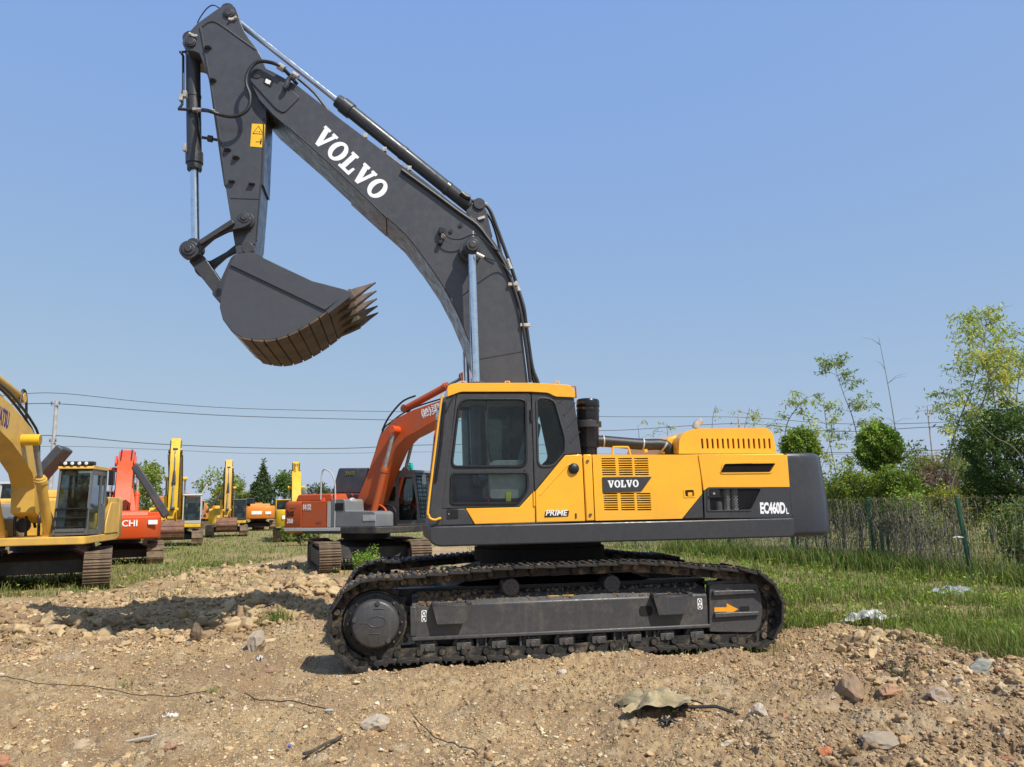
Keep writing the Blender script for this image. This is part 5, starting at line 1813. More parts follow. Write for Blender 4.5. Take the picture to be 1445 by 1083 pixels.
e = MB(); e.tube(smooth_path([(-.1, .2, 2.1), (-.4, .2, 3.2), (-.75, .2, 4.15), (-1.1, .2, 4.45), (-2.0, .2, 4.85), (-4.0, .2, 5.2)], 5), .025, 8); e.build('hose', M['hose'], hboom)
for y in (.36, -.1):
    e = MB(); e.tube(smooth_path([(-.3, y, 1.7), (-.75, y, 1.9), (-1.05, y, 1.7), (-1.0, y, 1.3)], 5), .03, 8); e.build('hose', M['orange_red'] if y > 0 else M['hose'], ho)
# dark open hood, handrail, caps
kh = slab(ho, 'open_hood', (.42, .25, 2.68), (.60, 0, .02), (-.12, -.02, .40), (0, .05, 0), M['cover_dk'], .05)
YFACE = Matrix(((-1, 0, 0, 0), (0, 0, 1, 0), (0, 1, 0, 0), (0, 0, 0, 1)))
def yface(x, z, y): 
    m = YFACE.copy(); m[0][3] = x; m[1][3] = y; m[2][3] = z; return m
word_mesh('lettering', 'ZAXIS', plain('olive lettering', (.20, .20, .05), .6), kh, yface(.62, 2.86, .302), .12, .4, .02, 0, .006)
e = MB(); e.tube(smooth_path([(.05, 1.42, 1.15), (.05, 1.42, 2.2), (.12, 1.40, 2.7), (.35, 1.38, 2.95), (.62, 1.36, 2.93), (.66, 1.36, 2.1)], 5), .022, 8); e.build('hand_rail', M['gray_light'], ho)
e = MB()
for (x, h) in ((.9, .10), (.45, .2)):
    e.cyl((x, .9, 2.05), (x, .9, 2.06 + h), .09 if h > .15 else .14, 16)
e.build('filler_cap', M['orange_red'], ho)
e = MB(); e.box(-.18, 2.0, 1.436, 1.46, 1.16, 1.26); e.build('rub_strip', M['gray_light'], ho, bevel=.01)
e = MB(); e.box(.20, .32, 1.436, 1.446, 1.28, 2.02); e.build('trim_strip', M['gray_light'], heb)
word_mesh('lettering', 'ZAXIS', M['void'], hcw, yface(1.95, 1.60, 1.4535), .17, .32, .03, .15)
word_mesh('lettering', '350', M['white'], hcw, yface(1.90, 1.40, 1.4535), .14, .24, .02)
word_mesh('lettering', '\u6797\u6881', M['white'], heb, yface(1.30, 1.78, 1.437), .20, .34, .01)
e = MB(); e.box(1.55, 1.82, 1.4515, 1.4535, 1.86, 1.875); e.box(1.58, 1.80, 1.4515, 1.4535, 1.825, 1.84); e.box(.55, .75, 1.437, 1.44, 1.39, 1.44); e.build('small_print', M['rust_tooth'], heb)
A = HU.q((596.5, 591.5), .36); Bq = HU.q((620.5, 582), .36)
ang_ = math.atan2(Bq[1] - A[1], -(Bq[0] - A[0]))
mm = Matrix(((-math.cos(ang_), math.sin(ang_), 0, A[0]), (0, 0, 1, .361), (math.sin(ang_), math.cos(ang_), 0, A[1]), (0, 0, 0, 1)))
word_mesh('lettering', '\u3231\u6881\u5357', M['white'], hboom, mm, .30, 1.05, .012, 0, .006)
# rounded lamp box, steps and round tank end on the grey platform
e = MB(); e.lathe((-.2, 1.0, 1.9), (-.32, 1.0, 1.9), [(0, .22), (.5, .24), (1, .2)], 18); e.build('round_tank_end', M['gray_light'], ho)
e = MB(); e.box(-1.46, -1.0, 1.434, 1.442, 1.45, 1.62); e.box(-1.42, -1.25, 1.443, 1.446, 1.48, 1.58); e.build('step_plate', M['gray_light'], ho, bevel=.004)
e = MB(); e.box(-.28, .05, 1.434, 1.442, 1.76, 1.98); e.build('step_recess', M['void'], ho)
e = MB(); e.box(-1.12, -.98, -1.0, -.86, 3.02, 3.18); e.cyl((-1.05, -.93, 2.98), (-1.05, -.93, 3.03), .05, 10); e.cyl((-1.05, -.93, 3.18), (-1.05, -.93, 3.24), .06, 12); e.build('beacon', M['teal'], ho, bevel=.02)
e = MB(); e.tube([(-1.75, -.45, 2.95), (-1.95, -.35, 2.85), (-1.95, -.35, 2.6)], .015, 6); e.box(-1.98, -1.92, -.42, -.28, 2.5, 2.8); e.build('mirror', M['gray_light'], ho, bevel=.02)

# ---- orange red machine seen from behind
o2 = at_depth(172, 725, 29.5); o2.z = -.12
p2, b2, c2, e2 = bg_exc('excavator', 'bright orange excavator seen from behind, dark side door swung open', o2, math.radians(-65), 'orange_red', 'gray_body', s=.93, steel='track_dusty', boom=limb([(.1, 1.6), (-.5, 2.8), (-1.1, 3.8), (-2.0, 4.35), (-3.2, 4.5), (-4.5, 4.4)], [.35, .42, .45, .40, .30, .16]), arm=limb([(-4.25, 4.9), (-4.65, 4.2), (-4.85, 3.4), (-5.05, 1.6)], [.14, .30, .26, .12]), bw=.30, tail=2.8, hz=1.95)
e = MB(); e.loft([[(.35, -.55, 1.6), (-.4, -.55, 1.6), (-.4, .55, 1.6), (.35, .55, 1.6)], [(-.1, -.5, 2.3), (-.75, -.5, 2.3), (-.75, .5, 2.3), (-.1, .5, 2.3)], [(-.55, -.34, 3.1), (-1.1, -.34, 3.1), (-1.1, .34, 3.1), (-.55, .34, 3.1)]])
e.build('boom_foot', M['orange_red'], p2, bevel=.02)
e = MB()
for y in (-.36, .36):
    e.prism(bone((-.75, 4.15), .14, (-1.35, 4.3), .2), y - .04, y + .04)
e.build('cylinder_ear', M['orange_red'], b2, bevel=.01)
for y in (-.2, .2):
    e = MB(); e.tube(smooth_path([(.3, y, 2.0), (-.2, y, 3.0), (-.7, y, 3.9), (-1.2, y, 4.35), (-2, y, 4.8)], 4), .03, 6); e.build('hose', M['hose'], b2)
XF = lambda y, z, x: Matrix(((0, 0, 1, x), (1, 0, 0, y), (0, 1, 0, z), (0, 0, 0, 1)))
word_mesh('lettering', 'HITACHI', M['white'], c2, XF(-.62, 1.58, 2.806), .24, 1.25, .02)
e = MB(); e.box(2.795, 2.812, 1.0, 1.32, 1.64, 1.80); e.build('white_sticker', M['white'], c2, smooth=False)
slab(p2, 'open_cover', (1.6, 1.02, 2.92), (.55, 0, 0), (0, .62, -1.0), (.0, .12, .09), M['cover_dk'], .05)
# ---- lemon yellow machines facing us
o3 = at_depth(247, 724, 43.5); o3.z = 0
p3_, b3, c3, e3 = bg_exc('excavator', 'yellow excavator with grey cab and vertical stick facing the camera', o3, math.radians(112), 'yel_lemon', 'gray_light', s=.93, mir=-1, bwid=1.25)
slab(p3_, 'open_cover', (1.6, -1.4, 2.9), (.4, 0, 0), (0, -.35, .75), (0, .05, .03), M['gray_light'], .03)
o4 = at_depth(321, 723, 58); o4.z = 0
p4, b4, c4_, e4 = bg_exc('excavator', 'small yellow excavator with raised dark cover and bucket on the ground facing the camera', o4, math.radians(110), 'yel_lemon', 'char', s=.9, mir=-1, bwid=1.5, boommat='yel_old')
slab(p4, 'open_cover', (1.0, 1.1, 2.75), (.45, 0, 0), (0, .55, -.8), (0, .08, .06), M['cover_dk'], .04)
o5 = at_depth(365, 722, 74); o5.z = 0
p5, b5, c5_, e5 = bg_exc('excavator', 'distant orange excavator tail between two yellow machines', o5, math.radians(-72), 'orange_far', 'char', s=1.0, boom=limb([(.1, 1.7), (-1.2, 2.3), (-3.0, 2.3), (-4.6, 1.8)], [.2, .3, .3, .15]), arm=limb([(-4.5, 2.1), (-4.9, 1.6), (-3.4, .8)], [.12, .2, .12]), bucket=(-3.4, .95, .3), cyls=False)
e = MB(); e.box(3.06, 3.075, -.6, .3, 1.5, 1.8); e.box(3.06, 3.075, .6, 1.1, 1.5, 1.75); e.build('white_sticker', M['white'], c5_, smooth=False)
o6 = at_depth(418, 722, 47); o6.z = 0
p6, b6, c6, e6 = bg_exc('excavator', 'yellow excavator with raised boom half hidden by the orange machine', o6, math.radians(-73), 'yel_lemon', 'yel_lemon', s=.82, boom=limb([(.1, 1.7), (-.4, 2.9), (-.9, 3.9), (-1.8, 4.6), (-3.0, 4.9), (-4.4, 5.0)], [.3, .36, .42, .38, .3, .16]))
slab(p6, 'open_cover', (1.2, .8, 3.0), (.5, 0, 0), (-.1, .45, -.7), (0, .1, .05), M['gray_body'], .04)
e = MB(); e.box(3.055, 3.07, -1.0, -.4, 1.6, 1.85); e.build('white_sticker', M['white'], c6, smooth=False)
o7 = at_depth(292, 722, 84); o7.z = 0
p7, b7, c7, e7 = bg_exc('excavator', 'far orange excavator with its boom laid flat in front of the trees', o7, math.radians(8), 'orange_far', 'gray_light', boom=limb([(.1, 1.7), (-.8, 2.9), (-2.0, 3.5), (-5.2, 3.2)], [.3, .4, .4, .25]), arm=limb([(-5.0, 3.6), (-5.4, 3.0), (-5.0, 1.2)], [.14, .25, .12]), bucket=(-5.0, 1.2, .2), cyls=False)
o8 = at_depth(8, 727, 29); o8.z = 0
p8, b8, c8, e8 = bg_exc('excavator', 'pale grey excavator mostly hidden behind the dusty yellow one', o8, math.radians(100), 'gray_light', 'gray_light', s=1.0, boom=limb([(.1, 1.7), (-.8, 2.4), (-2.0, 2.9), (-4.2, 2.5)], [.2, .3, .3, .2]), arm=limb([(-4.0, 2.9), (-4.4, 2.3), (-4.2, .9)], [.12, .22, .12]), bucket=(-4.2, .9, .2), cyls=False)

# ================================================================== terrain
def perlin(x, y, seed):
    xi = np.floor(x).astype(np.int64); yi = np.floor(y).astype(np.int64)
    xf = x - xi; yf = y - yi
    def g(ix, iy):
        h = (ix * 374761393 + iy * 668265263 + seed * 1442695041) & 0x7fffffff
        h = ((h ^ (h >> 13)) * 1274126177) & 0x7fffffff
        a = ((h ^ (h >> 16)) & 0xffff) / 65536.0 * 2 * np.pi
        return np.cos(a), np.sin(a)
    u = xf * xf * xf * (xf * (xf * 6 - 15) + 10); v = yf * yf * yf * (yf * (yf * 6 - 15) + 10)
    def d(ix, iy, fx, fy):
        gx, gy = g(ix, iy); return gx * fx + gy * fy
    n0 = d(xi, yi, xf, yf) * (1 - u) + d(xi + 1, yi, xf - 1, yf) * u
    n1 = d(xi, yi + 1, xf, yf - 1) * (1 - u) + d(xi + 1, yi + 1, xf - 1, yf - 1) * u
    return (n0 * (1 - v) + n1 * v) * 1.4
def fbm(x, y, seed, oct=4, lac=2.1, gain=.5):
    s = 0; a = 1; f = 1
    for k in range(oct):
        s = s + a * perlin(x * f, y * f, seed + k * 17); a *= gain; f *= lac
    return s
def hash01(ix, iy, seed):
    h = (ix * 374761393 + iy * 668265263 + seed * 974634777) & 0x7fffffff
    h = ((h ^ (h >> 13)) * 1274126177) & 0x7fffffff
    h = ((h ^ (h >> 15)) * 668265263) & 0x7fffffff
    return ((h ^ (h >> 16)) & 0xffff) / 65536.0
def clods(x, y, cell, seed, dens=.7):
    """angular lumps: height field of jittered tilted domes and the id of the winning lump"""
    X = x / cell; Y = y / cell
    xi = np.floor(X).astype(np.int64); yi = np.floor(Y).astype(np.int64)
    best = np.zeros_like(X); ident = np.zeros_like(X)
    for dx in (-1, 0, 1):
        for dy in (-1, 0, 1):
            cx = xi + dx; cy = yi + dy
            px = cx + hash01(cx, cy, seed); py = cy + hash01(cx, cy, seed + 1)
            r = .25 + .65 * hash01(cx, cy, seed + 2) ** 1.6
            on = hash01(cx, cy, seed + 3) < dens
            an = hash01(cx, cy, seed + 4) * 6.283
            ex = X - px; ey = Y - py
            a = ex * np.cos(an) + ey * np.sin(an); b = -ex * np.sin(an) + ey * np.cos(an)
            dd = np.maximum(np.abs(a) * 1.0 + np.abs(b) * .45, np.abs(b) * 1.25 + np.abs(a) * .2)
            tilt = .35 * (hash01(cx, cy, seed + 5) - .5) * a / r
            h = r * np.sqrt(np.clip(1 - (dd / r) ** 2, 0, 1)) * (1 + tilt)
            h = np.where(on, h, 0)
            m = h > best
            best = np.where(m, h, best); ident = np.where(m, hash01(cx, cy, seed + 6), ident)
    return best * cell, ident
def sst(v, a, b):
    t = np.clip((v - a) / (b - a), 0, 1); return t * t * (3 - 2 * t)
def bumpat(x, y, cx, cy, rx, ry, h):
    return h * np.exp(-(((x - cx) / rx) ** 2 + ((y - cy) / ry) ** 2))

MAo = np.array(MA.o); MAu = np.array(MA.u); MAv = np.array(MA.v)
def track_local(x, y):
    dx = x - MAo[0]; dy = y - MAo[1]
    return dx * MAu[0] + dy * MAu[1], dx * MAv[0] + dy * MAv[1]

def base_h(x, y):
    """the lie of the land without the loose lumps"""
    x = np.asarray(x, float); y = np.asarray(y, float)
    near = np.exp(-np.maximum(0, y - 12) / 14)
    h = .085 * fbm(x * .45, y * .45, 3, 3) * near + .05 * fbm(x * 1.3, y * 1.3, 9, 3) * near
    lx, ly = track_local(x, y)
    # flattened bed under the machine
    bed = sst(3.6 - np.abs(lx), 0, .8) * sst(2.1 - np.abs(ly), 0, .45)
    h = h * (1 - bed) - .02 * bed
    # soil pushed up against the near track, a hollow at the sprocket
    h = h + .135 * sst(2.25 - np.abs(lx - .1), 0, .7) * np.exp(-((ly + 1.98) / .20) ** 2) * (.75 + .5 * perlin(lx * 1.7, ly * 1.2, 41))
    h = h + bumpat(x, y, -2.75, 8.75, .42, .30, -.16)
    # hollow and heaps to the left where the shadow of the bucket falls
    h = h + bumpat(x, y, -6.3, 12.4, 1.5, .8, -.34) + bumpat(x, y, -7.2, 11.0, 1.6, .5, .17) + bumpat(x, y, -4.6, 11.7, .9, .5, -.12)
    h = h + bumpat(x, y, -8.6, 13.4, 1.2, .8, .20) + bumpat(x, y, -5.6, 14.6, 1.5, .9, .16) + bumpat(x, y, -4.6, 10.9, .5, .35, .12)
    h = h + bumpat(x, y, -4.1, 15.6, 1.3, 1.4, .36) + bumpat(x, y, -3.9, 13.3, .7, .6, .20)
    # rubble heap and grassy bank on the right
    h = h + bumpat(x, y, 4.35, 9.2, .75, .55, .17) + bumpat(x, y, 6.2, 8.6, 1.0, .8, .14) + bumpat(x, y, 3.0, 6.4, .7, .4, .09) + bumpat(x, y, 4.6, 7.2, .8, .4, .10)
    h = h + bumpat(x, y, -7.6, 12.3, .5, .35, .16) + bumpat(x, y, -5.3, 12.9, .4, .3, .14) + bumpat(x, y, -6.6, 12.9, .35, .3, .15) + bumpat(x, y, -4.9, 12.0, .3, .25, .10)
    h = h + bumpat(x, y, 1.45, 7.0, .35, .22, .05) + bumpat(x, y, -.2, 5.6, .8, .3, .06) + bumpat(x, y, -2.2, 5.4, .8, .35, .07)
    return h
def grass_mask(x, y):
    n = fbm(x * .55, y * .55, 31, 4)
    yb = np.interp(x, [2.2, 3.0, 3.8, 4.7, 5.1, 5.5, 6, 9], [11.6, 10.7, 11.0, 11.1, 10.2, 8.6, 8.0, 7.4])
    right = sst(x + .25 * n, 2.3, 3.0) * sst(y - yb + .35 * n, 0, .6)
    back = sst(x, -3.0, 0.5) * sst(y + 1.2 * n, 15, 19)
    yl = np.minimum(16.0 + np.maximum(0, x + 10.0) * 9.0, 36.0)
    left = sst(y - yl + 2.2 * n, -1.5, 3.0)
    m = np.maximum(np.maximum(right, left), back)
    m = np.maximum(m, .30 * sst(fbm(x * 1.2, y * 1.2, 83, 3), .05, .45) * sst(y, 13.6, 16) * sst(-x, 2.5, 5))
    # bare, trodden patches
    p = fbm(x * .35 + 7, y * .35, 57, 4)
    bare = sst(p, .12, .5)
    m = m * (1 - bare * np.where(x > 2.5, np.where(y > 14, .25, .75), np.where(y > 34, .3, .75)))
    m = m * (1 - .75 * np.exp(-(((x - 5.4) / 1.9) ** 2 + ((y - 12.6) / .85) ** 2)))
    return m

rows = [-60.0, -12.0, 0.5, 2.0, 3.2]
y = 4.2
while y < 3.0e3:
    rows.append(y)
    st = y * y / (770 * CAMH) * (.62 if y < 11 else (.75 if y < 22 else 1.0))
    y += min(max(st, .012), y * .12)
rows.append(9000.0)
rows = np.array(rows)
NC = 1400
u = np.linspace(-1, 1, NC)
u = np.sign(u) * np.abs(u) ** 1.0
half = 1.02 * np.maximum(np.abs(rows), 3.2) * .92 + 1.2
half = np.where(rows < 4, 30.0, half); half = np.where(rows > 60, rows * 1.6, half)
GX = half[:, None] * u[None, :]; GY = np.repeat(rows[:, None], NC, 1)
detail = np.exp(-np.maximum(0, GY - 10) / 13) * (GY > 3.9)
gm_ = grass_mask(GX, GY)
H = base_h(GX, GY)
rough = .55 + .45 * sst(fbm(GX * .5, GY * .5, 77, 3), -.3, .5)
heap = np.clip(bumpat(GX, GY, -7.0, 11.8, 3.4, 1.9, 1.15) + bumpat(GX, GY, 4.7, 8.2, 2.0, 1.8, .9) + bumpat(GX, GY, -4.1, 15.0, 1.8, 2.4, 1.1) + bumpat(GX, GY, 3.6, 5.2, 2.6, 1.2, .7) + bumpat(GX, GY, -1.5, 4.4, 4, .7, .6) + bumpat(GX, GY, -3.9, 6.5, 1.5, .8, .35), 0, 1.1)
lxg, lyg = track_local(GX, GY)
under = sst(3.2 - np.abs(lxg), 0, .3) * sst(1.85 - np.abs(lyg), 0, .2)
amp = detail * (1 - .75 * gm_) * (1 - .8 * under)
wx = GX + .05 * perlin(GX * 5, GY * 5, 5); wy = GY + .05 * perlin(GX * 5 + 9, GY * 5, 6)
c0, i0 = clods(wx, wy, .55, 404, .45)
c1, i1 = clods(wx, wy, .26, 101, .45)
c2_, i2 = clods(wx, wy, .105, 202, .55)
c3_, i3 = clods(wx, wy, .045, 303, .6)
crumb = 1 - np.abs(fbm(GX * 7.5, GY * 7.5, 61, 4, 2.2, .62)) * 1.5
zone_r = .45 + .75 * sst(fbm(GX * .9, GY * .9, 123, 3), -.35, .35)
H = H + amp * (c0 * .30 * heap + c1 * (.06 + .26 * heap) * rough + c2_ * (.20 + .22 * heap) * zone_r + c3_ * .40 * zone_r + crumb * (.020 + .016 * heap) * zone_r + .035 * fbm(GX * 2.3, GY * 2.3, 71, 3))
H = H + amp * .010 * fbm(GX * 24, GY * 24, 11, 3)
H = H * np.where(GY > 300, 0, 1)
V = np.stack([GX, GY, H], -1).reshape(-1, 3)
nr_ = len(rows)
idx = np.arange(nr_ * NC).reshape(nr_, NC)
Q = np.stack([idx[:-1, :-1], idx[:-1, 1:], idx[1:, 1:], idx[1:, :-1]], -1).reshape(-1, 4)
# per-vertex soil colour: each lump has its own tone
lump = np.where(c1 * (.14 + .42 * heap) > c2_ * .3, i1, i2)
lump = np.where(c3_ * .42 > np.maximum(c1 * .2, c2_ * .3), i3, lump)
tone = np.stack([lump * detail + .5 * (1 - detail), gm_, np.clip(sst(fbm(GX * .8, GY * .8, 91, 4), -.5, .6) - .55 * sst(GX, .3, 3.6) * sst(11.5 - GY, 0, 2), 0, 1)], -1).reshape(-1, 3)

def soil_material():
    k = Nt('loose soil')
    at = k.n('ShaderNodeAttribute'); at.attribute_name = 'col'
    sp_ = k.n('ShaderNodeSeparateColor'); k.put(sp_, 0, at.outputs[0])
    lump_, grass_, zone = sp_.outputs[0], sp_.outputs[1], sp_.outputs[2]
    n1 = k.noise(1.1, 6, .6); n2 = k.noise(9, 6, .7); n3 = k.noise(60, 4, .7); n4 = k.noise(3.1, 5, .6)
    c = k.mix(zone, (.385, .262, .145), (.585, .425, .222))
    c = k.mix(k.ramp(n4, .45, .68, 0, .6), c, (.345, .215, .112))
    n0 = k.noise(.42, 6, .65)
    c = k.mix(k.ramp(n0, .50, .70, 0, .55), c, (.30, .20, .11))
    c = k.mix(k.ramp(n1, .5, .72, 0, .5), c, (.58, .44, .24))
    c = k.mix(k.ramp(lump_, .62, 1.0, 0, .55), c, (.58, .475, .32))
    c = k.mix(k.ramp(lump_, .0, .30, .55, 0), c, (.29, .185, .10))
    c = k.mix(k.ramp(n2, .35, .68, .40, 0), c, (.24, .155, .085))
    c = k.mix(k.ramp(n3, .58, .72, 0, .5), c, (.60, .51, .37))
    c = k.mix(k.ramp(n3, .30, .46, .75, 0), c, (.13, .085, .045))
    n5 = k.noise(130, 3, .7)
    c = k.mix(k.ramp(n5, .32, .48, .6, 0), c, (.15, .10, .055))
    c = k.mix(k.ramp(n5, .56, .68, 0, .45), c, (.66, .55, .38))
    gcol = k.mix(k.ramp(n2, .35, .65), (.13, .145, .038), (.32, .26, .115))
    c = k.mix(k.math('MULTIPLY', grass_, .85), c, gcol)
    b = k.bump(k.math('ADD', k.math('MULTIPLY', n3, .5), n2), 1.0, .035)
    k.bsdf(c, .95, 0, b, spec=.15)
    return k.m
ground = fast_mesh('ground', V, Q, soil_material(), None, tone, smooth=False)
tag(ground, kind='structure')

def surf_h(x, y):
    """height of the built surface, lumps included"""
    x = np.asarray(x, float); y = np.asarray(y, float)
    i = np.clip(np.searchsorted(rows, y) - 1, 0, len(rows) - 2)
    fy = np.clip((y - rows[i]) / (rows[i + 1] - rows[i]), 0, 1)
    def row(k):
        c = np.clip((x / half[k] + 1) / 2 * (NC - 1), 0, NC - 1.001); j = c.astype(int); fx = c - j
        return H[k, j] * (1 - fx) + H[k, j + 1] * fx
    return row(i) * (1 - fy) + row(i + 1) * fy
def gz(x, y):
    return float(surf_h(np.array([x]), np.array([y]))[0])

# ------------------------------------------------------------------ loose rubble: too many to count
_bm = bmesh.new(); bmesh.ops.create_icosphere(_bm, subdivisions=2, radius=1.0)
ICO_V = np.array([v.co[:] for v in _bm.verts]); ICO_F = np.array([[v.index for v in f.verts] for f in _bm.faces]); _bm.free()
_bm = bmesh.new(); bmesh.ops.create_icosphere(_bm, subdivisions=1, radius=1.0)
ICO0_V = np.array([v.co[:] for v in _bm.verts]); ICO0_F = np.array([[v.index for v in f.verts] for f in _bm.faces]); _bm.free()
_bm = bmesh.new(); bmesh.ops.create_icosphere(_bm, subdivisions=3, radius=1.0)
ICO2_V = np.array([v.co[:] for v in _bm.verts]); ICO2_F = np.array([[v.index for v in f.verts] for f in _bm.faces]); _bm.free()
def rocks(name, P, S, mat, cols, seed, flat=(.45, .9), big=True):
    r = np.random.default_rng(seed); n = len(P)
    IV, IF = (ICO2_V, ICO2_F) if big == 2 else ((ICO_V, ICO_F) if big else (ICO0_V, ICO0_F))
    V = IV[None].repeat(n, 0)
    for _ in range(6 if big == 2 else (4 if big else 0)):                   # broken faces
        pn = r.normal(size=(n, 1, 3)); pn /= np.linalg.norm(pn, axis=2)[..., None]
        ex = np.maximum(0, (V * pn).sum(-1) - r.uniform(.35, .75, (n, 1)))
        V = V - pn * ex[..., None]
    if big == 2:                                       # crumbly lobes
        for fq, am in ((1.7, .30), (3.7, .20)):
            ph = r.random((n, 1, 3)) * 6.283; dr = r.normal(size=(n, 3, 3)) * fq
            V = V * (1 + am * np.sin(np.einsum('nij,nvj->nvi', dr, V) + ph).prod(-1, keepdims=True) * 1.6)
    V = V * (1 + (.22 if big == 2 else (.50 if big else .6)) * (r.random((n, len(IV), 1)) - .5))
    sc = np.stack([S * r.uniform(.7, 1.4, n), S * r.uniform(.7, 1.4, n), S * r.uniform(flat[0], flat[1], n)], -1)
    V = V * sc[:, None, :]
    a = r.random(n) * 6.283; t = r.normal(0, .35, n)
    ca, sa = np.cos(a), np.sin(a); ct, st = np.cos(t), np.sin(t)
    x = V[..., 0]; y = V[..., 1] * ct[:, None] - V[..., 2] * st[:, None]; z = V[..., 1] * st[:, None] + V[..., 2] * ct[:, None]
    V = np.stack([x * ca[:, None] - y * sa[:, None], x * sa[:, None] + y * ca[:, None], z], -1) + P[:, None, :]
    F_ = (IF[None] + (np.arange(n) * len(IV))[:, None, None]).reshape(-1, 3)
    C = np.repeat(cols[:, None, :], len(IV), 1).reshape(-1, 3)
    return fast_mesh(name, V.reshape(-1, 3), F_, mat, None, C)
def stone_material():
    k = Nt('stones')
    at = k.n('ShaderNodeAttribute'); at.attribute_name = 'col'
    n = k.noise(25, 5, .65)
    c = k.mix(k.ramp(n, .35, .7, 0, .5), at.outputs[0], (.30, .22, .14))
    k.bsdf(c, .9, 0, k.bump(n, .4, .01), spec=.2)
    return k.m
M['stone'] = stone_material()
def screen_points(n, px0, px1, py0, py1, seed):
    r = np.random.default_rng(seed)
    px = r.uniform(px0, px1, n); py = r.uniform(py0, py1, n)
    X = np.empty(n); Y = np.empty(n)
    d = np.array([RV * ((a - 722.5) / FPX) + UV_ * ((541.5 - b) / FPX) + F0 for a, b in zip(px, py)])
    t = -CAMH / d[:, 2]
    return d[:, 0] * t, d[:, 1] * t
PAL = np.array([[.55, .395, .205], [.45, .31, .155], [.66, .54, .35], [.27, .175, .09], [.54, .365, .19], [.46, .21, .11], [.70, .62, .47], [.38, .275, .165]])
rg = np.random.default_rng(5)
# evenly spread over the plot in front (denser on the heaps)
n = 400000
x = rg.uniform(-12.0, 11.0, n); yv = 4.3 + 12.5 * rg.random(n) ** 1.5
ok = np.abs(x) < yv * .95
x, yv = x[ok], yv[ok]
keep = rg.random(len(x)) < (.35 + .65 * sst(fbm(x * .8, yv * .8, 66, 3), -.35, .45)) * (1 - .9 * grass_mask(x, yv))
lx, ly = track_local(x, yv)
keep &= ~((np.abs(lx) < 2.9) & (np.abs(ly) < 1.72))
x, yv = x[keep], yv[keep]
hp_ = np.clip(bumpat(x, yv, -7.0, 11.8, 3.4, 1.9, 1.15) + bumpat(x, yv, 4.7, 8.2, 2.0, 1.8, .9) + bumpat(x, yv, 3.6, 5.2, 2.6, 1.2, .7) + bumpat(x, yv, -1.5, 4.4, 4, .7, .6), 0, 1)
S = .0062 * (1 - rg.random(len(x))) ** (-.35) * (.85 + .9 * hp_) * np.sqrt(yv / 7); S = np.clip(S, .0055, .03 + .035 * hp_)
P = np.stack([x, yv, surf_h(x, yv) + S * .12], -1)
C = PAL[rg.choice(len(PAL), len(x), p=[.30, .26, .10, .15, .10, .02, .02, .05])] * rg.uniform(.78, 1.16, (len(x), 1)) * (.80 + .3 * sst(fbm(x * .42, yv * .42, 68, 4), -.5, .4))[:, None]
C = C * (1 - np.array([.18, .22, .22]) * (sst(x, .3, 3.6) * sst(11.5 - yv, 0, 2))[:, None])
bg_ = S > .0135
hg_ = S > .021
bg_ &= ~hg_
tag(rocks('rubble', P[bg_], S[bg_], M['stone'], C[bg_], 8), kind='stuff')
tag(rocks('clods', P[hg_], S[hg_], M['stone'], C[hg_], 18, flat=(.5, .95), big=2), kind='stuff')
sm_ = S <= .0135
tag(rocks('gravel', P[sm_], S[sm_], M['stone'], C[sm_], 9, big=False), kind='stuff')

# heaps of big crumbling clods
bx, by, bs = [], [], []
for (cx_, cy_, rx_, ry_, nn, s0, s1) in ((-7.4, 11.6, 2.4, .75, 620, .03, .15), (-8.6, 13.5, 1.3, .7, 160, .03, .12), (-5.4, 14.4, 1.4, .7, 130, .03, .10), (-4.3, 15.2, 1.1, 1.3, 420, .03, .17), (-3.7, 13.0, .7, .6, 110, .03, .10), (-6.3, 12.6, 1.3, .7, 420, .03, .15), (-7.4, 12.6, 1.0, .6, 200, .03, .15), (-4.7, 12.4, .8, .5, 160, .03, .14), (-5.0, 11.0, .8, .5, 90, .025, .08), (-8.0, 16.8, 2.4, 1.6, 420, .025, .10), (-7.2, 20.5, 2.0, 2.2, 380, .03, .12), (-8.8, 24.0, 1.6, 2.5, 260, .04, .14), (-11.0, 15.2, 1.6, .8, 220, .025, .09), (4.4, 9.2, .7, .45, 170, .02, .09), (4.9, 7.4, 1.0, .5, 170, .015, .065), (3.0, 5.6, 1.2, .5, 130, .012, .05), (-1.6, 5.2, 1.2, .35, 110, .012, .05), (-3.6, 5.6, .9, .5, 90, .012, .05), (.2, 5.7, .6, .25, 80, .012, .045)):
    bx.append(rg.normal(cx_, rx_ * .6, nn)); by.append(rg.normal(cy_, ry_ * .6, nn)); bs.append(s0 + (s1 - s0) * rg.random(nn) ** 2.6)
bx = np.concatenate(bx); by = np.concatenate(by); bs = np.concatenate(bs)
lx, ly = track_local(bx, by); okb = ~((np.abs(lx) < 3.0) & (np.abs(ly) < 1.85)) & (by > 4.4)
bx, by, bs = bx[okb], by[okb], bs[okb]
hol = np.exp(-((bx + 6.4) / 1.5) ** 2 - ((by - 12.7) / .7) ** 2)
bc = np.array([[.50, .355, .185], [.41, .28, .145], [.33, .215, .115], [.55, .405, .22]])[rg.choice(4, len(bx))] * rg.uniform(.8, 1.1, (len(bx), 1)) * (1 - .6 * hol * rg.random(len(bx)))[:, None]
tag(rocks('clods', np.stack([bx, by, surf_h(bx, by) + bs * .12], -1), bs, M['stone'], bc, 17, flat=(.5, .95), big=2), kind='stuff')

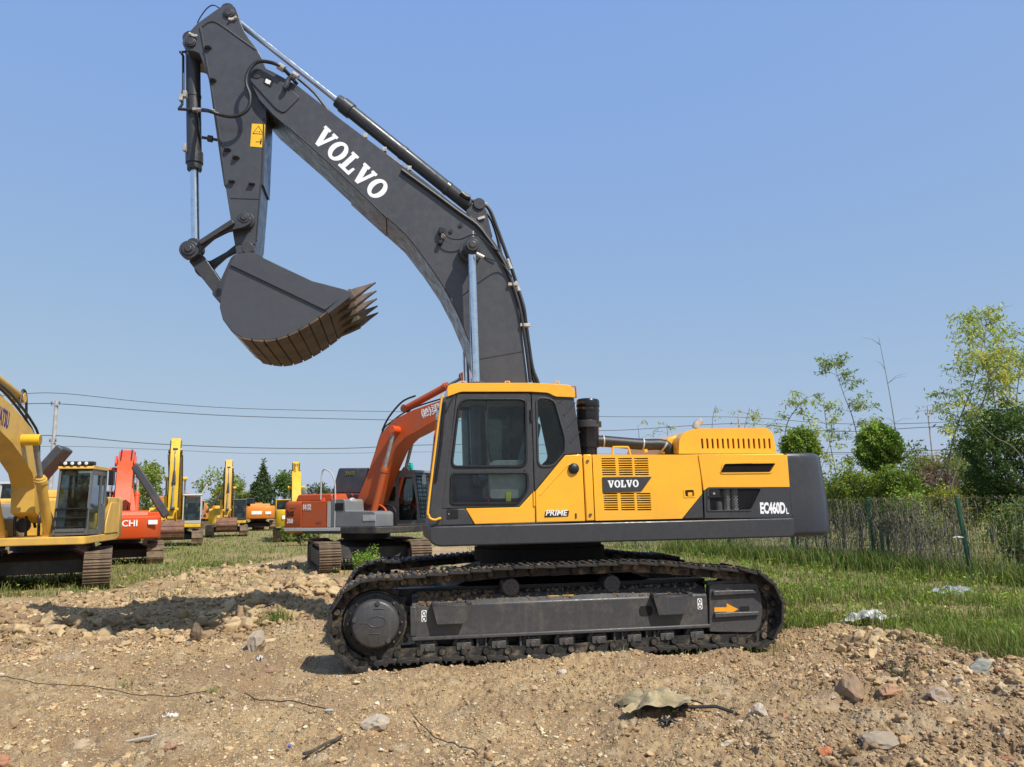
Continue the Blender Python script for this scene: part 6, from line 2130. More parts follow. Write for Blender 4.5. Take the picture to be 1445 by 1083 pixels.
# larger stones one can point to
STONES = [
    ((362, 925), .13, (.40, .33, .25), 'stone', 'pale grey tapered stone standing in the dirt left of the near track', 1.5, .10),
    ((274, 917), .09, (.12, .085, .06), 'stone', 'short dark earth stump standing alone left of the pale stone', 1.5, .05),
    ((293, 899), .12, (.16, .14, .12), 'stone', 'grey slab leaning at the front edge of the shaded hollow', .6, .05),
    ((382, 948), .055, (.33, .19, .13), 'brick', 'reddish brick lump beside the pale tapered stone', .8, 0),
    ((1200, 996), .15, (.27, .18, .115), 'stone', 'large brown clod on the right with one flat sunlit side', 1.0, .02),
    ((1258, 996), .10, (.42, .24, .14), 'brick', 'orange brown broken brick among rubble on the right', .6, 0),
    ((1331, 1008), .105, (.42, .32, .24), 'stone', 'smooth pinkish stone at the far right of the rubble', .8, 0),
    ((1165, 1072), .06, (.47, .17, .075), 'brick', 'small bright orange brick chunk at the bottom edge on the right', .9, 0),
    ((1074, 1021), .065, (.48, .41, .33), 'stone', 'small cream stone left of the large brown clod', 1.1, 0),
    ((1244, 1056), .15, (.36, .29, .21), 'stone', 'flat tan slab near the bottom right corner', .35, 0),
    ((1384, 955), .12, (.26, .28, .25), 'stone', 'greenish grey broken slab at the edge of the right grass', .7, .02),
    ((1262, 878), .09, (.45, .38, .30), 'stone', 'cream stone on top of the right rubble heap', .8, .03),
    ((1240, 908), .085, (.40, .28, .20), 'stone', 'pinkish block on the front of the right rubble heap', .9, .02),
    ((5, 1073), .07, (.42, .19, .11), 'brick', 'red brick chunk cut by the lower left corner', .8, 0),
    ((241, 1078), .055, (.40, .22, .14), 'brick', 'dull red brick piece at the bottom edge on the left', .8, 0),
    ((120, 1048), .085, (.44, .34, .22), 'stone', 'tan clod among the rubble in the lower left', .7, 0),
    ((530, 1035), .10, (.46, .39, .30), 'stone', 'pale round stone at the bottom left of the centre', .8, 0),
    ((793, 955), .05, (.50, .45, .38), 'stone', 'small whitish stone in front of the track centre', .8, 0),
    ((1310, 880), .07, (.46, .38, .29), 'stone', 'pale stone at the right end of the rubble heap', .8, .02),
]
for i, (p, s, col, cat, lab, tall, lift) in enumerate(STONES):
    g = on_ground(*p); z = gz(g.x, g.y)
    r = np.random.default_rng(40 + i)
    bm = bmesh.new(); bmesh.ops.create_icosphere(bm, subdivisions=3, radius=1.0)
    pl = r.normal(size=(9, 3)); pl /= np.linalg.norm(pl, axis=1)[:, None]; dd = r.uniform(.55, .85, 9)
    for v in bm.verts:
        c = np.array(v.co)
        for k in range(9):
            e_ = c @ pl[k] - dd[k]
            if e_ > 0: c = c - pl[k] * e_
        c = c * (1 + .05 * r.normal())
        tp = 1 - .28 * max(0, c[2]) if tall > 1.2 else 1
        v.co = (c[0] * s * 1.15 * tp, c[1] * s * .9 * tp, c[2] * s * tall)
    me = bpy.data.meshes.new(cat); bm.to_mesh(me); bm.free()
    at = me.color_attributes.new('col', 'FLOAT_COLOR', 'POINT')
    at.data.foreach_set('color', np.tile(np.array([*col, 1.0], dtype=np.float32), len(me.vertices)))
    me.materials.append(M['stone'])
    o = bpy.data.objects.new(cat, me); COL.objects.link(o)
    o.location = (g.x, g.y, z + s * tall * .38 + lift * .4); o.rotation_euler = (r.normal(0, .12), r.normal(0, .12), r.uniform(0, 6))
    tag(o, lab, cat)

# ------------------------------------------------------------------ grass
def blades(name, x, y, h, w, lean, cols, seed, z=None):
    """five-point bent blades"""
    r = np.random.default_rng(seed); n = len(x)
    a = r.random(n) * 6.283; b = r.random(n) * 6.283
    zz = base_h(x, y) if z is None else z
    dx, dy = np.cos(a), np.sin(a); lx_, ly_ = np.cos(b) * lean, np.sin(b) * lean
    P0 = np.stack([x - dx * w / 2, y - dy * w / 2, zz - .01], -1); P1 = np.stack([x + dx * w / 2, y + dy * w / 2, zz - .01], -1)
    mx, my, mz = x + lx_ * h * .3, y + ly_ * h * .3, zz + h * .62
    P2 = np.stack([mx + dx * w * .38, my + dy * w * .38, mz], -1); P3 = np.stack([mx - dx * w * .38, my - dy * w * .38, mz], -1)
    tx, ty, tz = x + lx_ * h, y + ly_ * h, zz + h * np.sqrt(np.clip(1 - lean * lean * .6, .2, 1))
    P4 = np.stack([tx, ty, tz], -1)
    V = np.stack([P0, P1, P2, P3, P4], 1)
    F_ = np.array([[0, 1, 2], [0, 2, 3], [3, 2, 4]])
    F_ = (F_[None] + (np.arange(n) * 5)[:, None, None]).reshape(-1, 3)
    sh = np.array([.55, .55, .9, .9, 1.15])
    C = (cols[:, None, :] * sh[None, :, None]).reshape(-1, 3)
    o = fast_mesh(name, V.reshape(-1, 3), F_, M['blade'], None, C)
    return tag(o, kind='stuff')
GPAL = np.array([[.17, .25, .04], [.125, .195, .03], [.24, .30, .06], [.34, .31, .11], [.44, .35, .18], [.09, .15, .03]])
def grass_field(name, n, px, py, seed, pal, hh, dens=1.0):
    x, y = screen_points(n, px[0], px[1], py[0], py[1], seed)
    r = np.random.default_rng(seed + 1)
    g = grass_mask(x, y)
    lx, ly = track_local(x, y)
    ok = (r.random(len(x)) < g * dens) & (y < 75) & ~((np.abs(lx) < 2.9) & (np.abs(ly) < 1.75))
    x, y = x[ok], y[ok]
    n = len(x)
    tuft = sst(fbm(x * 1.1, y * 1.1, 44, 3), -.5, .6)
    h = (hh[0] + (hh[1] - hh[0]) * r.random(n) ** 1.5) * (.45 + .9 * tuft)
    w = np.maximum(.007, y * .00085) * r.uniform(.7, 1.3, n)
    cols = GPAL[r.choice(len(GPAL), n, p=pal)] * r.uniform(.75, 1.2, (n, 1))
    return blades(name, x, y, h, w, r.uniform(.1, .75, n), cols, seed + 2)
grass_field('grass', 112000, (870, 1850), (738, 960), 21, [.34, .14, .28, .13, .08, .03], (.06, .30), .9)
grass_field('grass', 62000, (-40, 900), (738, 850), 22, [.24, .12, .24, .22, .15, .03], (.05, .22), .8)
# scattered sprouts on the bare soil
r = np.random.default_rng(77)
cx, cy, hh_ = [], [], []
r = np.random.default_rng(78)
for p, rad, nb, hmax in (((388, 884), .22, 160, .26), ((352, 885), .12, 50, .15), ((300, 976), .10, 40, .12), ((175, 968), .10, 30, .10), ((1040, 915), .55, 420, .13), ((960, 922), .3, 150, .09), ((620, 945), .06, 18, .10), ((925, 905), .10, 40, .20), ((1390, 928), .55, 2200, .26), ((1440, 900), .7, 2400, .30), ((1355, 915), .3, 500, .18), ((1440, 940), .35, 700, .22), ((330, 905), .12, 40, .12), ((120, 870), .15, 40, .14), ((420, 820), .35, 150, .2), ((300, 800), .5, 300, .25), ((560, 940), .1, 25, .1), ((880, 935), .08, 25, .1), ((1085, 985), .06, 12, .08), ((1118, 888), .35, 900, .24), ((1150, 872), .35, 700, .20), ((40, 1000), .05, 10, .07), ((1000, 985), .05, 12, .08), ((560, 1015), .05, 14, .10), ((250, 1000), .25, 60, .07), ((680, 930), .05, 15, .08), ((480, 795), .4, 260, .3), ((1300, 960), .2, 120, .2)):
    g = on_ground(*p)
    k = r.normal(0, rad * .5, (nb, 2)); cx += list(g.x + k[:, 0] * 1.3); cy += list(g.y + k[:, 1]); hh_ += list(hmax * r.uniform(.35, 1, nb))
cx = np.array(cx); cy = np.array(cy); hh_ = np.array(hh_)
blades('grass', cx, cy, hh_, np.maximum(.006, cy * .0008) * r.uniform(.7, 1.3, len(cx)), r.uniform(.1, .7, len(cx)), GPAL[r.choice(6, len(cx), p=[.35, .2, .25, .1, .05, .05])] * r.uniform(.8, 1.2, (len(cx), 1)), 79)

# ------------------------------------------------------------------ leaves, bushes and trees
def leaf_mesh(name, P, size, cols, parent, seed, droop=.35, long=2.2):
    r = np.random.default_rng(seed); n = len(P)
    d = r.normal(size=(n, 3)); d[:, 2] -= droop; d /= np.linalg.norm(d, axis=1)[:, None]
    q = r.normal(size=(n, 3)); s_ = np.cross(d, q); s_ /= np.linalg.norm(s_, axis=1)[:, None]
    up = np.cross(s_, d)
    L = (size * r.uniform(.6, 1.3, n))[:, None]; W = L / long
    V = np.stack([P, P + d * L * .5 + s_ * W * .5 + up * L * .06, P + d * L, P + d * L * .5 - s_ * W * .5 + up * L * .06], 1)
    F_ = (np.array([[0, 1, 2, 3]])[None] + (np.arange(n) * 4)[:, None, None]).reshape(-1, 4)
    C = np.repeat(cols[:, None, :], 4, 1).reshape(-1, 3)
    return fast_mesh(name, V.reshape(-1, 3), F_, M['leaf'], parent, C)
def clump_points(n, centre, rad, seed, lumps=14, hollow=.35, lump_r=.42):
    """points gathered in lumps over an ellipsoid: uneven outline with gaps"""
    r = np.random.default_rng(seed)
    rad = np.array(rad); d = r.normal(size=(lumps, 3)); d /= np.linalg.norm(d, axis=1)[:, None]
    c = d * (r.uniform(hollow, .92, (lumps, 1)) ** .6) * rad
    k = r.integers(0, lumps, n)
    v = r.normal(size=(n, 3)); v /= np.linalg.norm(v, axis=1)[:, None]
    sz = r.uniform(.6, 1.25, lumps) * lump_r
    P = c[k] + v * (r.random((n, 1)) ** .45) * sz[k][:, None] * rad.mean()
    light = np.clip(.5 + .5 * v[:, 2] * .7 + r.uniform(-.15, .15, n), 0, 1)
    return P + np.array(centre), light, k
def tone_cols(base, n, light, r, k=None, var=.25):
    b = np.array(base)
    c = 1.3 * b[None] * (1 + r.uniform(-var, var, (n, 1)))
    c[:, 0] *= 1 + r.uniform(-.2, .35, n)
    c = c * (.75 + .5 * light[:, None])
    if k is not None:
        tint = r.uniform(.75, 1.25, k.max() + 1); c = c * tint[k][:, None]
    return c
def trunk(root, x, y, z0, z1, r0, seed, limbs=5, spread=.8, mat='bark', lean=(0, 0)):
    rr = random.Random(seed); s = MB()
    H_ = z1 - z0
    pts = [(x + lean[0] * t + rr.uniform(-.04, .04) * H_ * t, y + lean[1] * t + rr.uniform(-.04, .04) * H_ * t, z0 - .05 + (H_ + .05) * t) for t in (0, .2, .4, .6, .8, 1)]
    s.tube(pts, [r0 * (1 - .75 * t) for t in (0, .2, .4, .6, .8, 1)], 8)
    for k in range(limbs):
        t = rr.uniform(.35, .85); i = int(t * 5); p = Vector(pts[i]); a = rr.uniform(0, 6.28)
        q_ = p + Vector((math.cos(a) * spread * .5, math.sin(a) * spread * .5, H_ * .14)); e_ = p + Vector((math.cos(a) * spread, math.sin(a) * spread, H_ * .30))
        s.tube([p, q_, e_], [r0 * .4, r0 * .25, r0 * .08], 6)
    return s.build('trunk', M[mat], root)
def ball_points(n, centre, rad, seed, amp=.2):
    r = np.random.default_rng(seed); v = r.normal(size=(n, 3)); v /= np.linalg.norm(v, axis=1)[:, None]
    nz = perlin(v[:, 0] * 2.6 + v[:, 2] * 1.3, v[:, 1] * 2.6 - v[:, 2] * 1.7, seed)
    q = (.72 + .26 * r.random(n) ** .6) * (1 + amp * nz)
    stray = r.random(n) < .12; q = np.where(stray, q * r.uniform(1.03, 1.22, n), q)
    P = v * q[:, None] * np.array(rad)
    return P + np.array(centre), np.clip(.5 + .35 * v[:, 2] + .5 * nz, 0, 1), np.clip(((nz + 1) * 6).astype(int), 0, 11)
def tree(name, label, px, ytop, ybase, Y, wpx, base, n, leaf, seed, cat='tree', group=None, lumps=16, shape=1.0, hollow=.35, lump_r=.42, ball=0, limbs=5):
    """px: image column; ytop, ybase: rows of the crown top and of its foot; Y: distance"""
    T_ = at_depth(px, ytop, Y); Bp = at_depth(px, ybase, Y)
    x = T_.x; zt = T_.z; zb = Bp.z
    root = empty(name, (x, Y, 0)); tag(root, label, cat, group)
    rad = wpx / 2 / FPX * Y
    gz0 = 0
    h = zt - zb
    trunk(root, 0, 0, gz0, zt - h * .35, max(.04, h * .035), seed, limbs, rad * .6)
    P, li, k = clump_points(n, (0, 0, zb + h / 2), (rad, rad, h / 2), seed, lumps, hollow, lump_r)
    if ball: P, li, k = ball_points(n, (0, 0, zb + h / 2), (rad, rad, h / 2), seed, ball)
    if shape < 1:                                      # pointed crown
        t = np.clip((P[:, 2] - zb) / h, 0, 1); f = 1 - (1 - shape) * t ** .8
        P[:, 0] *= f; P[:, 1] *= f
    r = np.random.default_rng(seed + 3)
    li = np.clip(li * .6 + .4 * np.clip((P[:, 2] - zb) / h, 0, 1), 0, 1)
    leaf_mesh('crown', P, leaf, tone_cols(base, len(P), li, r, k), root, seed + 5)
    return root
G1 = (.085, .145, .028); G2 = (.155, .205, .038); G3 = (.06, .095, .035); G4 = (.22, .25, .05)
# left, beyond the parked machines
tree('tree', 'light green rounded tree rising behind the bright orange machine', 210, 648, 735, 62, 62, G2, 2600, .34, 301)
tree('tree', 'small light green tree left of the small yellow excavator', 305, 668, 735, 90, 52, G2, 2400, .42, 302)
tree('tree', 'light green tree directly behind the small yellow excavator', 336, 672, 735, 92, 50, G2, 2400, .42, 303)
tree('tree', 'tall dark pointed tree right of the small yellow excavator', 371, 654, 738, 88, 54, G3, 3600, .36, 304, shape=.15, lumps=26)
tree('tree', 'leafy mid green tree behind the half hidden yellow excavator', 402, 668, 738, 92, 50, G1, 2400, .42, 305)
tree('tree', 'low bluish tree left of the raised dark hood of the orange machine', 447, 684, 730, 130, 42, (.08, .11, .06), 1500, .55, 306)
tree('tree', 'low far tree right behind the dark hood of the orange machine', 468, 688, 730, 140, 36, (.08, .11, .06), 1300, .6, 307)
tree('tree', 'pale shrubby tree behind the cab of the dusty yellow excavator', 118, 668, 735, 70, 34, (.10, .11, .05), 700, .34, 308, lump_r=.3)
# far woods along the horizon, one mass
rw = np.random.default_rng(9)
n = 26000
xw = rw.uniform(-260, 330, n); yw = rw.uniform(170, 250, n)
top = (3.2 + 2.2 * np.clip(fbm(xw * .05, yw * .05, 13, 4), -.6, 1)) * np.where(np.abs(xw - 40) < 500, 1, 1)
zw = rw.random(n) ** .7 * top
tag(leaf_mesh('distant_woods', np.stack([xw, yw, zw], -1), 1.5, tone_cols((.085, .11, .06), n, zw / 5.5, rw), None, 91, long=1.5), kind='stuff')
# scrub between the parked machines
for i, (px, yt, yb, Y, w, col, lab) in enumerate((
        (95, 722, 752, 60, 60, G1, 'low scrub bush under the cab of the dusty yellow excavator'),
        (262, 712, 752, 80, 46, G3, 'dark scrub bush right of the cab of the yellow excavator with vertical stick'),
        (292, 716, 752, 84, 40, G1, 'green scrub bush left of the small yellow excavator'),
        (425, 735, 768, 40, 50, G2, 'weedy bush at the rear corner of the orange machine'))):
    tree('bush', lab, px, yt, yb, Y, w, col, 900, .22, 330 + i, cat='bush', lumps=10)

# right side: bushes and trees behind the fence
RB = [
    ('bush', 'yellow green bush just behind the counterweight', 1182, 668, 740, 27, 70, G2, 3600, .13),
    ('bush', 'mid green bush under the round clipped tree', 1235, 664, 745, 25, 70, (.12, .18, .03), 3800, .12),
    ('bush', 'purple brown bush behind the fence', 1310, 652, 735, 29, 60, (.13, .085, .075), 2800, .13),
    ('bush', 'bright yellow green bush in front of the purple brown one', 1285, 685, 748, 24, 70, G4, 3400, .11),
    ('bush', 'tall grey green bush left of the far thin post', 1292, 632, 720, 48, 64, (.13, .165, .06), 2600, .22),
    ('bush', 'yellow green low bush left of the big dark evergreen', 1355, 668, 760, 22, 66, G4, 3600, .10),
    ('bush', 'olive bush behind the bamboo stems', 1345, 640, 725, 36, 80, (.17, .16, .05), 2800, .16),
    ('bush', 'leafy bush under the big dark evergreen', 1440, 700, 800, 17.8, 80, (.14, .20, .035), 4200, .09),
    ('bush', 'hedge bush behind the tail of the charcoal excavator', 1120, 690, 760, 30, 80, G1, 3000, .14),
    ('bush', 'low bush behind the fence under the machine tail', 1010, 735, 775, 35, 120, G2, 3000, .15),
    ('bush', 'low olive bush seen under the engine housing', 915, 738, 772, 40, 110, (.17, .19, .05), 2600, .17),
    ('bush', 'bright leafy bush between the counterweight and the round clipped tree', 1206, 655, 745, 23.5, 66, (.16, .22, .04), 4200, .11),
    ('bush', 'fresh green bush right of the round clipped tree trunk', 1268, 662, 748, 22.5, 62, (.14, .21, .035), 4200, .11),
    ('bush', 'low pale green bush behind the slim fence post', 1160, 690, 760, 25, 80, (.17, .22, .05), 3800, .12),
    ('bush', 'sunlit bush just behind the fence between the two posts', 1290, 700, 775, 19.8, 90, (.16, .22, .045), 5200, .09),
    ('bush', 'tall pale bush behind the bamboo clump', 1385, 610, 720, 30, 90, (.15, .20, .05), 4200, .13),
    ('bush', 'small leafy weed bush in front of the orange machine tracks', 522, 772, 806, 17.5, 40, (.15, .25, .035), 1100, .07),
]
for i, (nm, lab, px, yt, yb, Y, w, col, n, lf) in enumerate(RB):
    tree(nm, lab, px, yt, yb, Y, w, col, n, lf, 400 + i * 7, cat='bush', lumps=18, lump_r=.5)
tree('clipped_tree', 'round clipped tree with a dark trunk behind the fence', 1238, 597, 664, 24, 58, (.16, .25, .035), 9000, .115, 501, ball=.42)
tree('clipped_tree', 'smaller round clipped tree peeping over the counterweight', 1126, 606, 664, 26, 50, (.17, .26, .037), 7500, .115, 502, ball=.42)
tree('evergreen_tree', 'big dark dense evergreen at the right edge behind the fence', 1415, 578, 735, 19.5, 112, (.056, .10, .021), 20000, .09, 503, ball=.55)

def sparse_tree(label, stem, Y, sprays, base, seed, r0=.03, leaf=.15, name='bamboo', group=None, per=34, twig=True, gap=1.0):
    """thin cane through image points at distance Y, with side twigs carrying small leaf tufts"""
    rr = random.Random(seed); rn = np.random.default_rng(seed)
    W = [at_depth(px, py, Y) for px, py in stem]
    g = Vector((W[0].x, Y, 0))
    root = empty(name, g); tag(root, label, name, group)
    pts = [p - g for p in W]
    if pts[0].z > .3: pts = [Vector((pts[0].x - (pts[1].x - pts[0].x) * .4, 0, -.05))] + pts
    path_ = smooth_path(pts, 5)
    s = MB(); s.tube(path_, [r0 * (1 - .8 * i / (len(path_) - 1)) for i in range(len(path_))], 6)
    LP = []
    top = max(p.z for p in path_)
    for k in range(sprays):
        t = rr.uniform(.30, 1.0) ** .8
        p = path_[min(len(path_) - 1, int(t * (len(path_) - 1)))]
        a = rr.choice((0, PI)) + rr.uniform(-.9, .9); L_ = rr.uniform(.35, 1.15) * gap * (1.2 - .5 * t)
        d = Vector((math.cos(a), math.sin(a) * .8, rr.uniform(.25, .9))).normalized()
        e1 = p + d * L_ * .5; e2 = e1 + (d + Vector((0, 0, -.45))).normalized() * L_ * .5
        if twig: s.tube([p, e1, e2], [r0 * .28, r0 * .2, r0 * .1], 4)
        for j in range(rr.randint(3, 6) if per else 0):
            f = rr.uniform(.35, 1.05); c = p.lerp(e1, f * 2) if f < .5 else e1.lerp(e2, f * 2 - 1)
            m = max(3, int(per * rr.uniform(.14, .40)))
            LP.append(rn.normal(0, .075 * gap, (m, 3)) + np.array(c))
    s.build('stem', M['cane'], root)
    if LP:
        P = np.concatenate(LP)
        leaf_mesh('leaves', P, leaf, tone_cols(base, len(P), rn.random(len(P)), rn), root, seed + 2, droop=.5, long=3.6)
    return root
BG_ = (.31, .38, .10); BY_ = (.38, .42, .10); BD_ = (.20, .28, .08)
sparse_tree('leaning sparse cane left of the bare one, tufted with small leaves', [(1222, 700), (1207, 604), (1190, 555), (1172, 500)], 27, 26, BD_, 601, per=46)
sparse_tree('short sparse cane right behind the counterweight', [(1186, 700), (1180, 669), (1168, 610), (1162, 570)], 26, 16, BG_, 602, per=40)
sparse_tree('tall nearly bare cane with thin dry twigs', [(1276, 700), (1270, 650), (1256, 560), (1240, 476)], 26, 14, BD_, 603, per=0)
sparse_tree('thin dry stick leaning right behind the counterweight', [(1150, 700), (1158, 665), (1176, 612)], 25, 4, BG_, 604, per=12, r0=.022)
sparse_tree('low sparse sapling left of the leaning cane', [(1112, 690), (1108, 610), (1125, 575), (1140, 560)], 28, 12, BG_, 605, per=34)
sparse_tree('twiggy sapling rising behind the rear end of the yellow hood', [(1048, 680), (1050, 610), (1058, 575)], 34, 10, BG_, 606, per=24)
sparse_tree('thin sapling behind the middle of the yellow hood', [(1003, 690), (1005, 600), (1010, 572)], 36, 5, BG_, 607, per=3)
sparse_tree('small sapling behind the air intake pipe', [(905, 690), (902, 620), (900, 600)], 36, 7, BG_, 608, per=20)
sparse_tree('small sapling left of the yellow hood', [(943, 690), (942, 620), (941, 598)], 36, 7, BG_, 609, per=20)
sparse_tree('leftmost tall cane of the clump, curved to the right', [(1335, 700), (1345, 620), (1372, 545), (1388, 480), (1394, 440)], 23, 36, BG_, 610, per=34, gap=1.2)
sparse_tree('straight tall cane in the middle of the clump with the highest leaves', [(1340, 700), (1365, 622), (1394, 545), (1390, 490), (1384, 445)], 22, 44, BG_, 611, per=36, gap=1.25)
sparse_tree('yellowing cane at the right of the clump', [(1410, 690), (1408, 600), (1398, 540), (1380, 500)], 21.5, 26, BY_, 612, per=30, gap=1.2)
sparse_tree('outer cane of the clump leaning out of the frame', [(1436, 690), (1432, 600), (1440, 520), (1452, 470)], 22, 34, BG_, 613, per=34, gap=1.2)
sparse_tree('low cane at the left of the clump with drooping leaves', [(1318, 700), (1340, 640), (1352, 590), (1345, 555)], 24, 20, BG_, 614, per=44)
sparse_tree('long dry cane slanting down across the evergreen', [(1446, 655), (1400, 614), (1357, 575)], 17.5, 3, BG_, 615, per=0, r0=.022)
sparse_tree('yellow green cane behind the clump', [(1420, 690), (1418, 610), (1425, 550), (1415, 500)], 24, 24, BY_, 616, per=26, gap=1.2)

# ------------------------------------------------------------------ wire fence with dead creepers
FP = [Vector((11.7, 12.6)), Vector((9.92, 17.2)), Vector((9.3, 20.4)), Vector((8.15, 23.0)), Vector((7.1, 26.0)), Vector((6.0, 29.0)), Vector((4.9, 32.0)), Vector((3.8, 35.0))]
M['green_post'] = paint('green post paint', (.012, .10, .045), .5, .3, (.2, .17, .11), scale=4)
M['wire'] = plain('green coated wire', (.10, .15, .11), .5)
M['vine'] = two_tone('dead creeper', (.30, .27, .20), (.17, .155, .11), 6, .4, .65, .9, .4)
FH = 1.78
fence = empty('wire_fence', (FP[1].x, FP[1].y, 0)); tag(fence, 'green wire mesh fence running back along the right side', 'fence')
fo = Vector((FP[1].x, FP[1].y, 0))
rr = random.Random(31)
for i, p in enumerate(FP):
    lean = Vector((-.20, -.15, 0)) if i == 1 else Vector((rr.uniform(-.03, .03), 0, 0))
    s = MB(); b0 = Vector((p.x, p.y, gz(p.x, p.y) - .1)) - fo
    s.bar(b0, b0 + lean * 1.3 + Vector((0, 0, FH + .14)), .085 if i < 2 else .06, .07, up=(1, 0, 0))
    s.box((b0 + lean * 1.3).x - .05, (b0 + lean * 1.3).x + .05, (b0 + lean * 1.3).y - .04, (b0 + lean * 1.3).y + .04, FH + .03, FH + .06)
    o = s.build('fence_post', M['green_post'], fence, bevel=.008)
    if i == 1: o['label'] = 'leaning green post with a pale tag'
for i in range(len(FP) - 1):
    a, b_ = FP[i], FP[i + 1]
    s = MB(); L_ = (b_ - a).length; d = (b_ - a) / L_; step = .07 if i < 3 else .16
    r_ = .0035 if i < 2 else .005
    k = 0.04
    while k < L_ - .03:
        p = a + d * k; z0 = gz(p.x, p.y)
        sag = .05 * math.sin(k / L_ * PI)
        w_ = rr.uniform(-.012, .012)
        s.tube([Vector((p.x, p.y, z0)) - fo, Vector((p.x + w_, p.y, 1.0)) - fo, Vector((p.x, p.y, FH - sag)) - fo], r_, 3, cap=False)
        k += step
    zz = .1
    while zz < FH + .01:
        s.tube([Vector((a.x + d.x * L_ * t, a.y + d.y * L_ * t, zz - .05 * math.sin(t * PI) * zz / FH)) - fo for t in (0, .25, .5, .75, 1)], r_ * (1.5 if zz > FH - .15 else 1), 3, cap=False)
        zz += .168
    s.build('mesh_panel', M['wire'], fence, smooth=False)
# dead creepers hanging on the wire, a mass nobody could count
s = MB()
for i in range(len(FP) - 1):
    a, b_ = FP[i], FP[i + 1]; L_ = (b_ - a).length; d = (b_ - a) / L_; nrm = Vector((-d.y, d.x))
    nv = (70, 250, 210, 120, 90, 70, 60)[i]
    for k in range(nv):
        t = rr.random(); p = a + d * L_ * t + nrm * rr.uniform(-.06, .05)
        z1 = FH * rr.uniform(.55, 1.04); z0 = rr.uniform(.0, .9) if rr.random() < .6 else 0
        if z0 > z1 - .2: z0 = max(0, z1 - .4)
        n = 6; ph = rr.uniform(0, 6); sl = rr.uniform(-.25, .25)
        pts = [Vector((p.x + d.x * (sl * (j / n) + .03 * math.sin(ph + j * 1.7)), p.y + d.y * (sl * (j / n) + .03 * math.sin(ph + j * 1.7)), z1 + (z0 - z1) * j / n)) for j in range(n + 1)]
        s.tube(pts, rr.uniform(.003, .0075), 3, cap=False)
    for k in range(nv // 8):
        t = rr.random(); p = a + d * L_ * t; q_ = a + d * L_ * min(1, max(0, t + rr.uniform(-.35, .35)))
        s.tube([Vector((p.x, p.y, rr.uniform(.3, FH))), Vector(((p.x + q_.x) / 2, (p.y + q_.y) / 2, rr.uniform(.5, FH))), Vector((q_.x, q_.y, rr.uniform(.5, FH)))], .006, 3, cap=False)
tag(s.build('dead_creepers', M['vine'], None, smooth=False), kind='stuff')
rn = np.random.default_rng(4)
P = []
for i in range(4):
    a, b_ = FP[i], FP[i + 1]
    n = (900, 1300, 900, 500)[i]
    t = rn.random(n); z = FH * (1.02 - rn.random(n) ** 2.2 * .9)
    P.append(np.stack([a.x + (b_.x - a.x) * t + rn.normal(0, .05, n), a.y + (b_.y - a.y) * t + rn.normal(0, .05, n), z], -1))
P = np.concatenate(P)
tag(leaf_mesh('creeper_leaves', P, .06, tone_cols((.13, .115, .06), len(P), rn.random(len(P)), rn, var=.4), None, 5, droop=.7), kind='stuff')
# tall weeds along the foot of the fence
x = []; yv = []
for i in range(5):
    a, b_ = FP[i], FP[i + 1]; n = (1500, 2600, 2200, 1400, 1000)[i]
    t = rn.random(n); x.append(a.x + (b_.x - a.x) * t + rn.normal(-.35, .35, n)); yv.append(a.y + (b_.y - a.y) * t + rn.normal(-.15, .3, n))
x = np.concatenate(x); yv = np.concatenate(yv)
blades('weeds', x, yv, rn.uniform(.15, .62, len(x)), np.maximum(.009, yv * .0009), rn.uniform(.1, .6, len(x)), GPAL[rn.choice(6, len(x), p=[.3, .25, .2, .1, .05, .1])] * rn.uniform(.7, 1.2, (len(x), 1)), 15)
# broad-leaved weeds spread through the grass on the right
x, yv = screen_points(15000, 880, 1800, 745, 945, 141)
okw = (rn.random(len(x)) < grass_mask(x, yv) * sst(fbm(x * .9, yv * .9, 147, 3), -.1, .5)) & (yv < 40)
lx, ly = track_local(x, yv); okw &= ~((np.abs(lx) < 3) & (np.abs(ly) < 1.8))
x, yv = x[okw], yv[okw]
k = 7
X_ = np.repeat(x, k) + rn.normal(0, .07, len(x) * k); Y_ = np.repeat(yv, k) + rn.normal(0, .07, len(x) * k)
Z_ = base_h(X_, Y_) + .02 + np.repeat(rn.uniform(.05, .26, len(x)), k) * rn.random(len(x) * k)
xl, yl_ = screen_points(5200, -20, 640, 742, 835, 143)
okl = (rn.random(len(xl)) < grass_mask(xl, yl_) * sst(fbm(xl * .7, yl_ * .7, 149, 3), -.05, .5)) & (yl_ < 55)
xl, yl_ = np.repeat(xl[okl], 6), np.repeat(yl_[okl], 6)
xl = xl + rn.normal(0, .10, len(xl)); yl_ = yl_ + rn.normal(0, .10, len(yl_))
X_ = np.concatenate([X_, xl]); Y_ = np.concatenate([Y_, yl_]); Z_ = np.concatenate([Z_, base_h(xl, yl_) + .03 + .22 * rn.random(len(xl))])
tag(leaf_mesh('weeds', np.stack([X_, Y_, Z_], -1), .075, tone_cols((.19, .27, .045), len(X_), rn.random(len(X_)), rn), None, 149, droop=-.3, long=2.4), kind='stuff')
# white flower head by the post
g = at_depth(1352, 759, 16.9)
root = empty('flower', (g.x, g.y, 0)); tag(root, 'white umbel flower in front of the leaning green fence post', 'flower')
s = MB(); s.tube([(0, 0, gz(g.x, g.y)), (.01, 0, .5), (0, 0, g.z)], .006, 5); s.build('stem', M['cane'], root)
s = MB()
for k in range(26):
    a = rr.uniform(0, 6.28); q_ = rr.random() ** .5 * .10
    c = Vector((math.cos(a) * q_, math.sin(a) * q_, g.z + .02 - q_ * .25)); s.lathe(c, c + Vector((0, 0, .015)), [(0, .012), (.6, .020), (1, .008)], 6)
s.build('flower_head', M['white'], root)

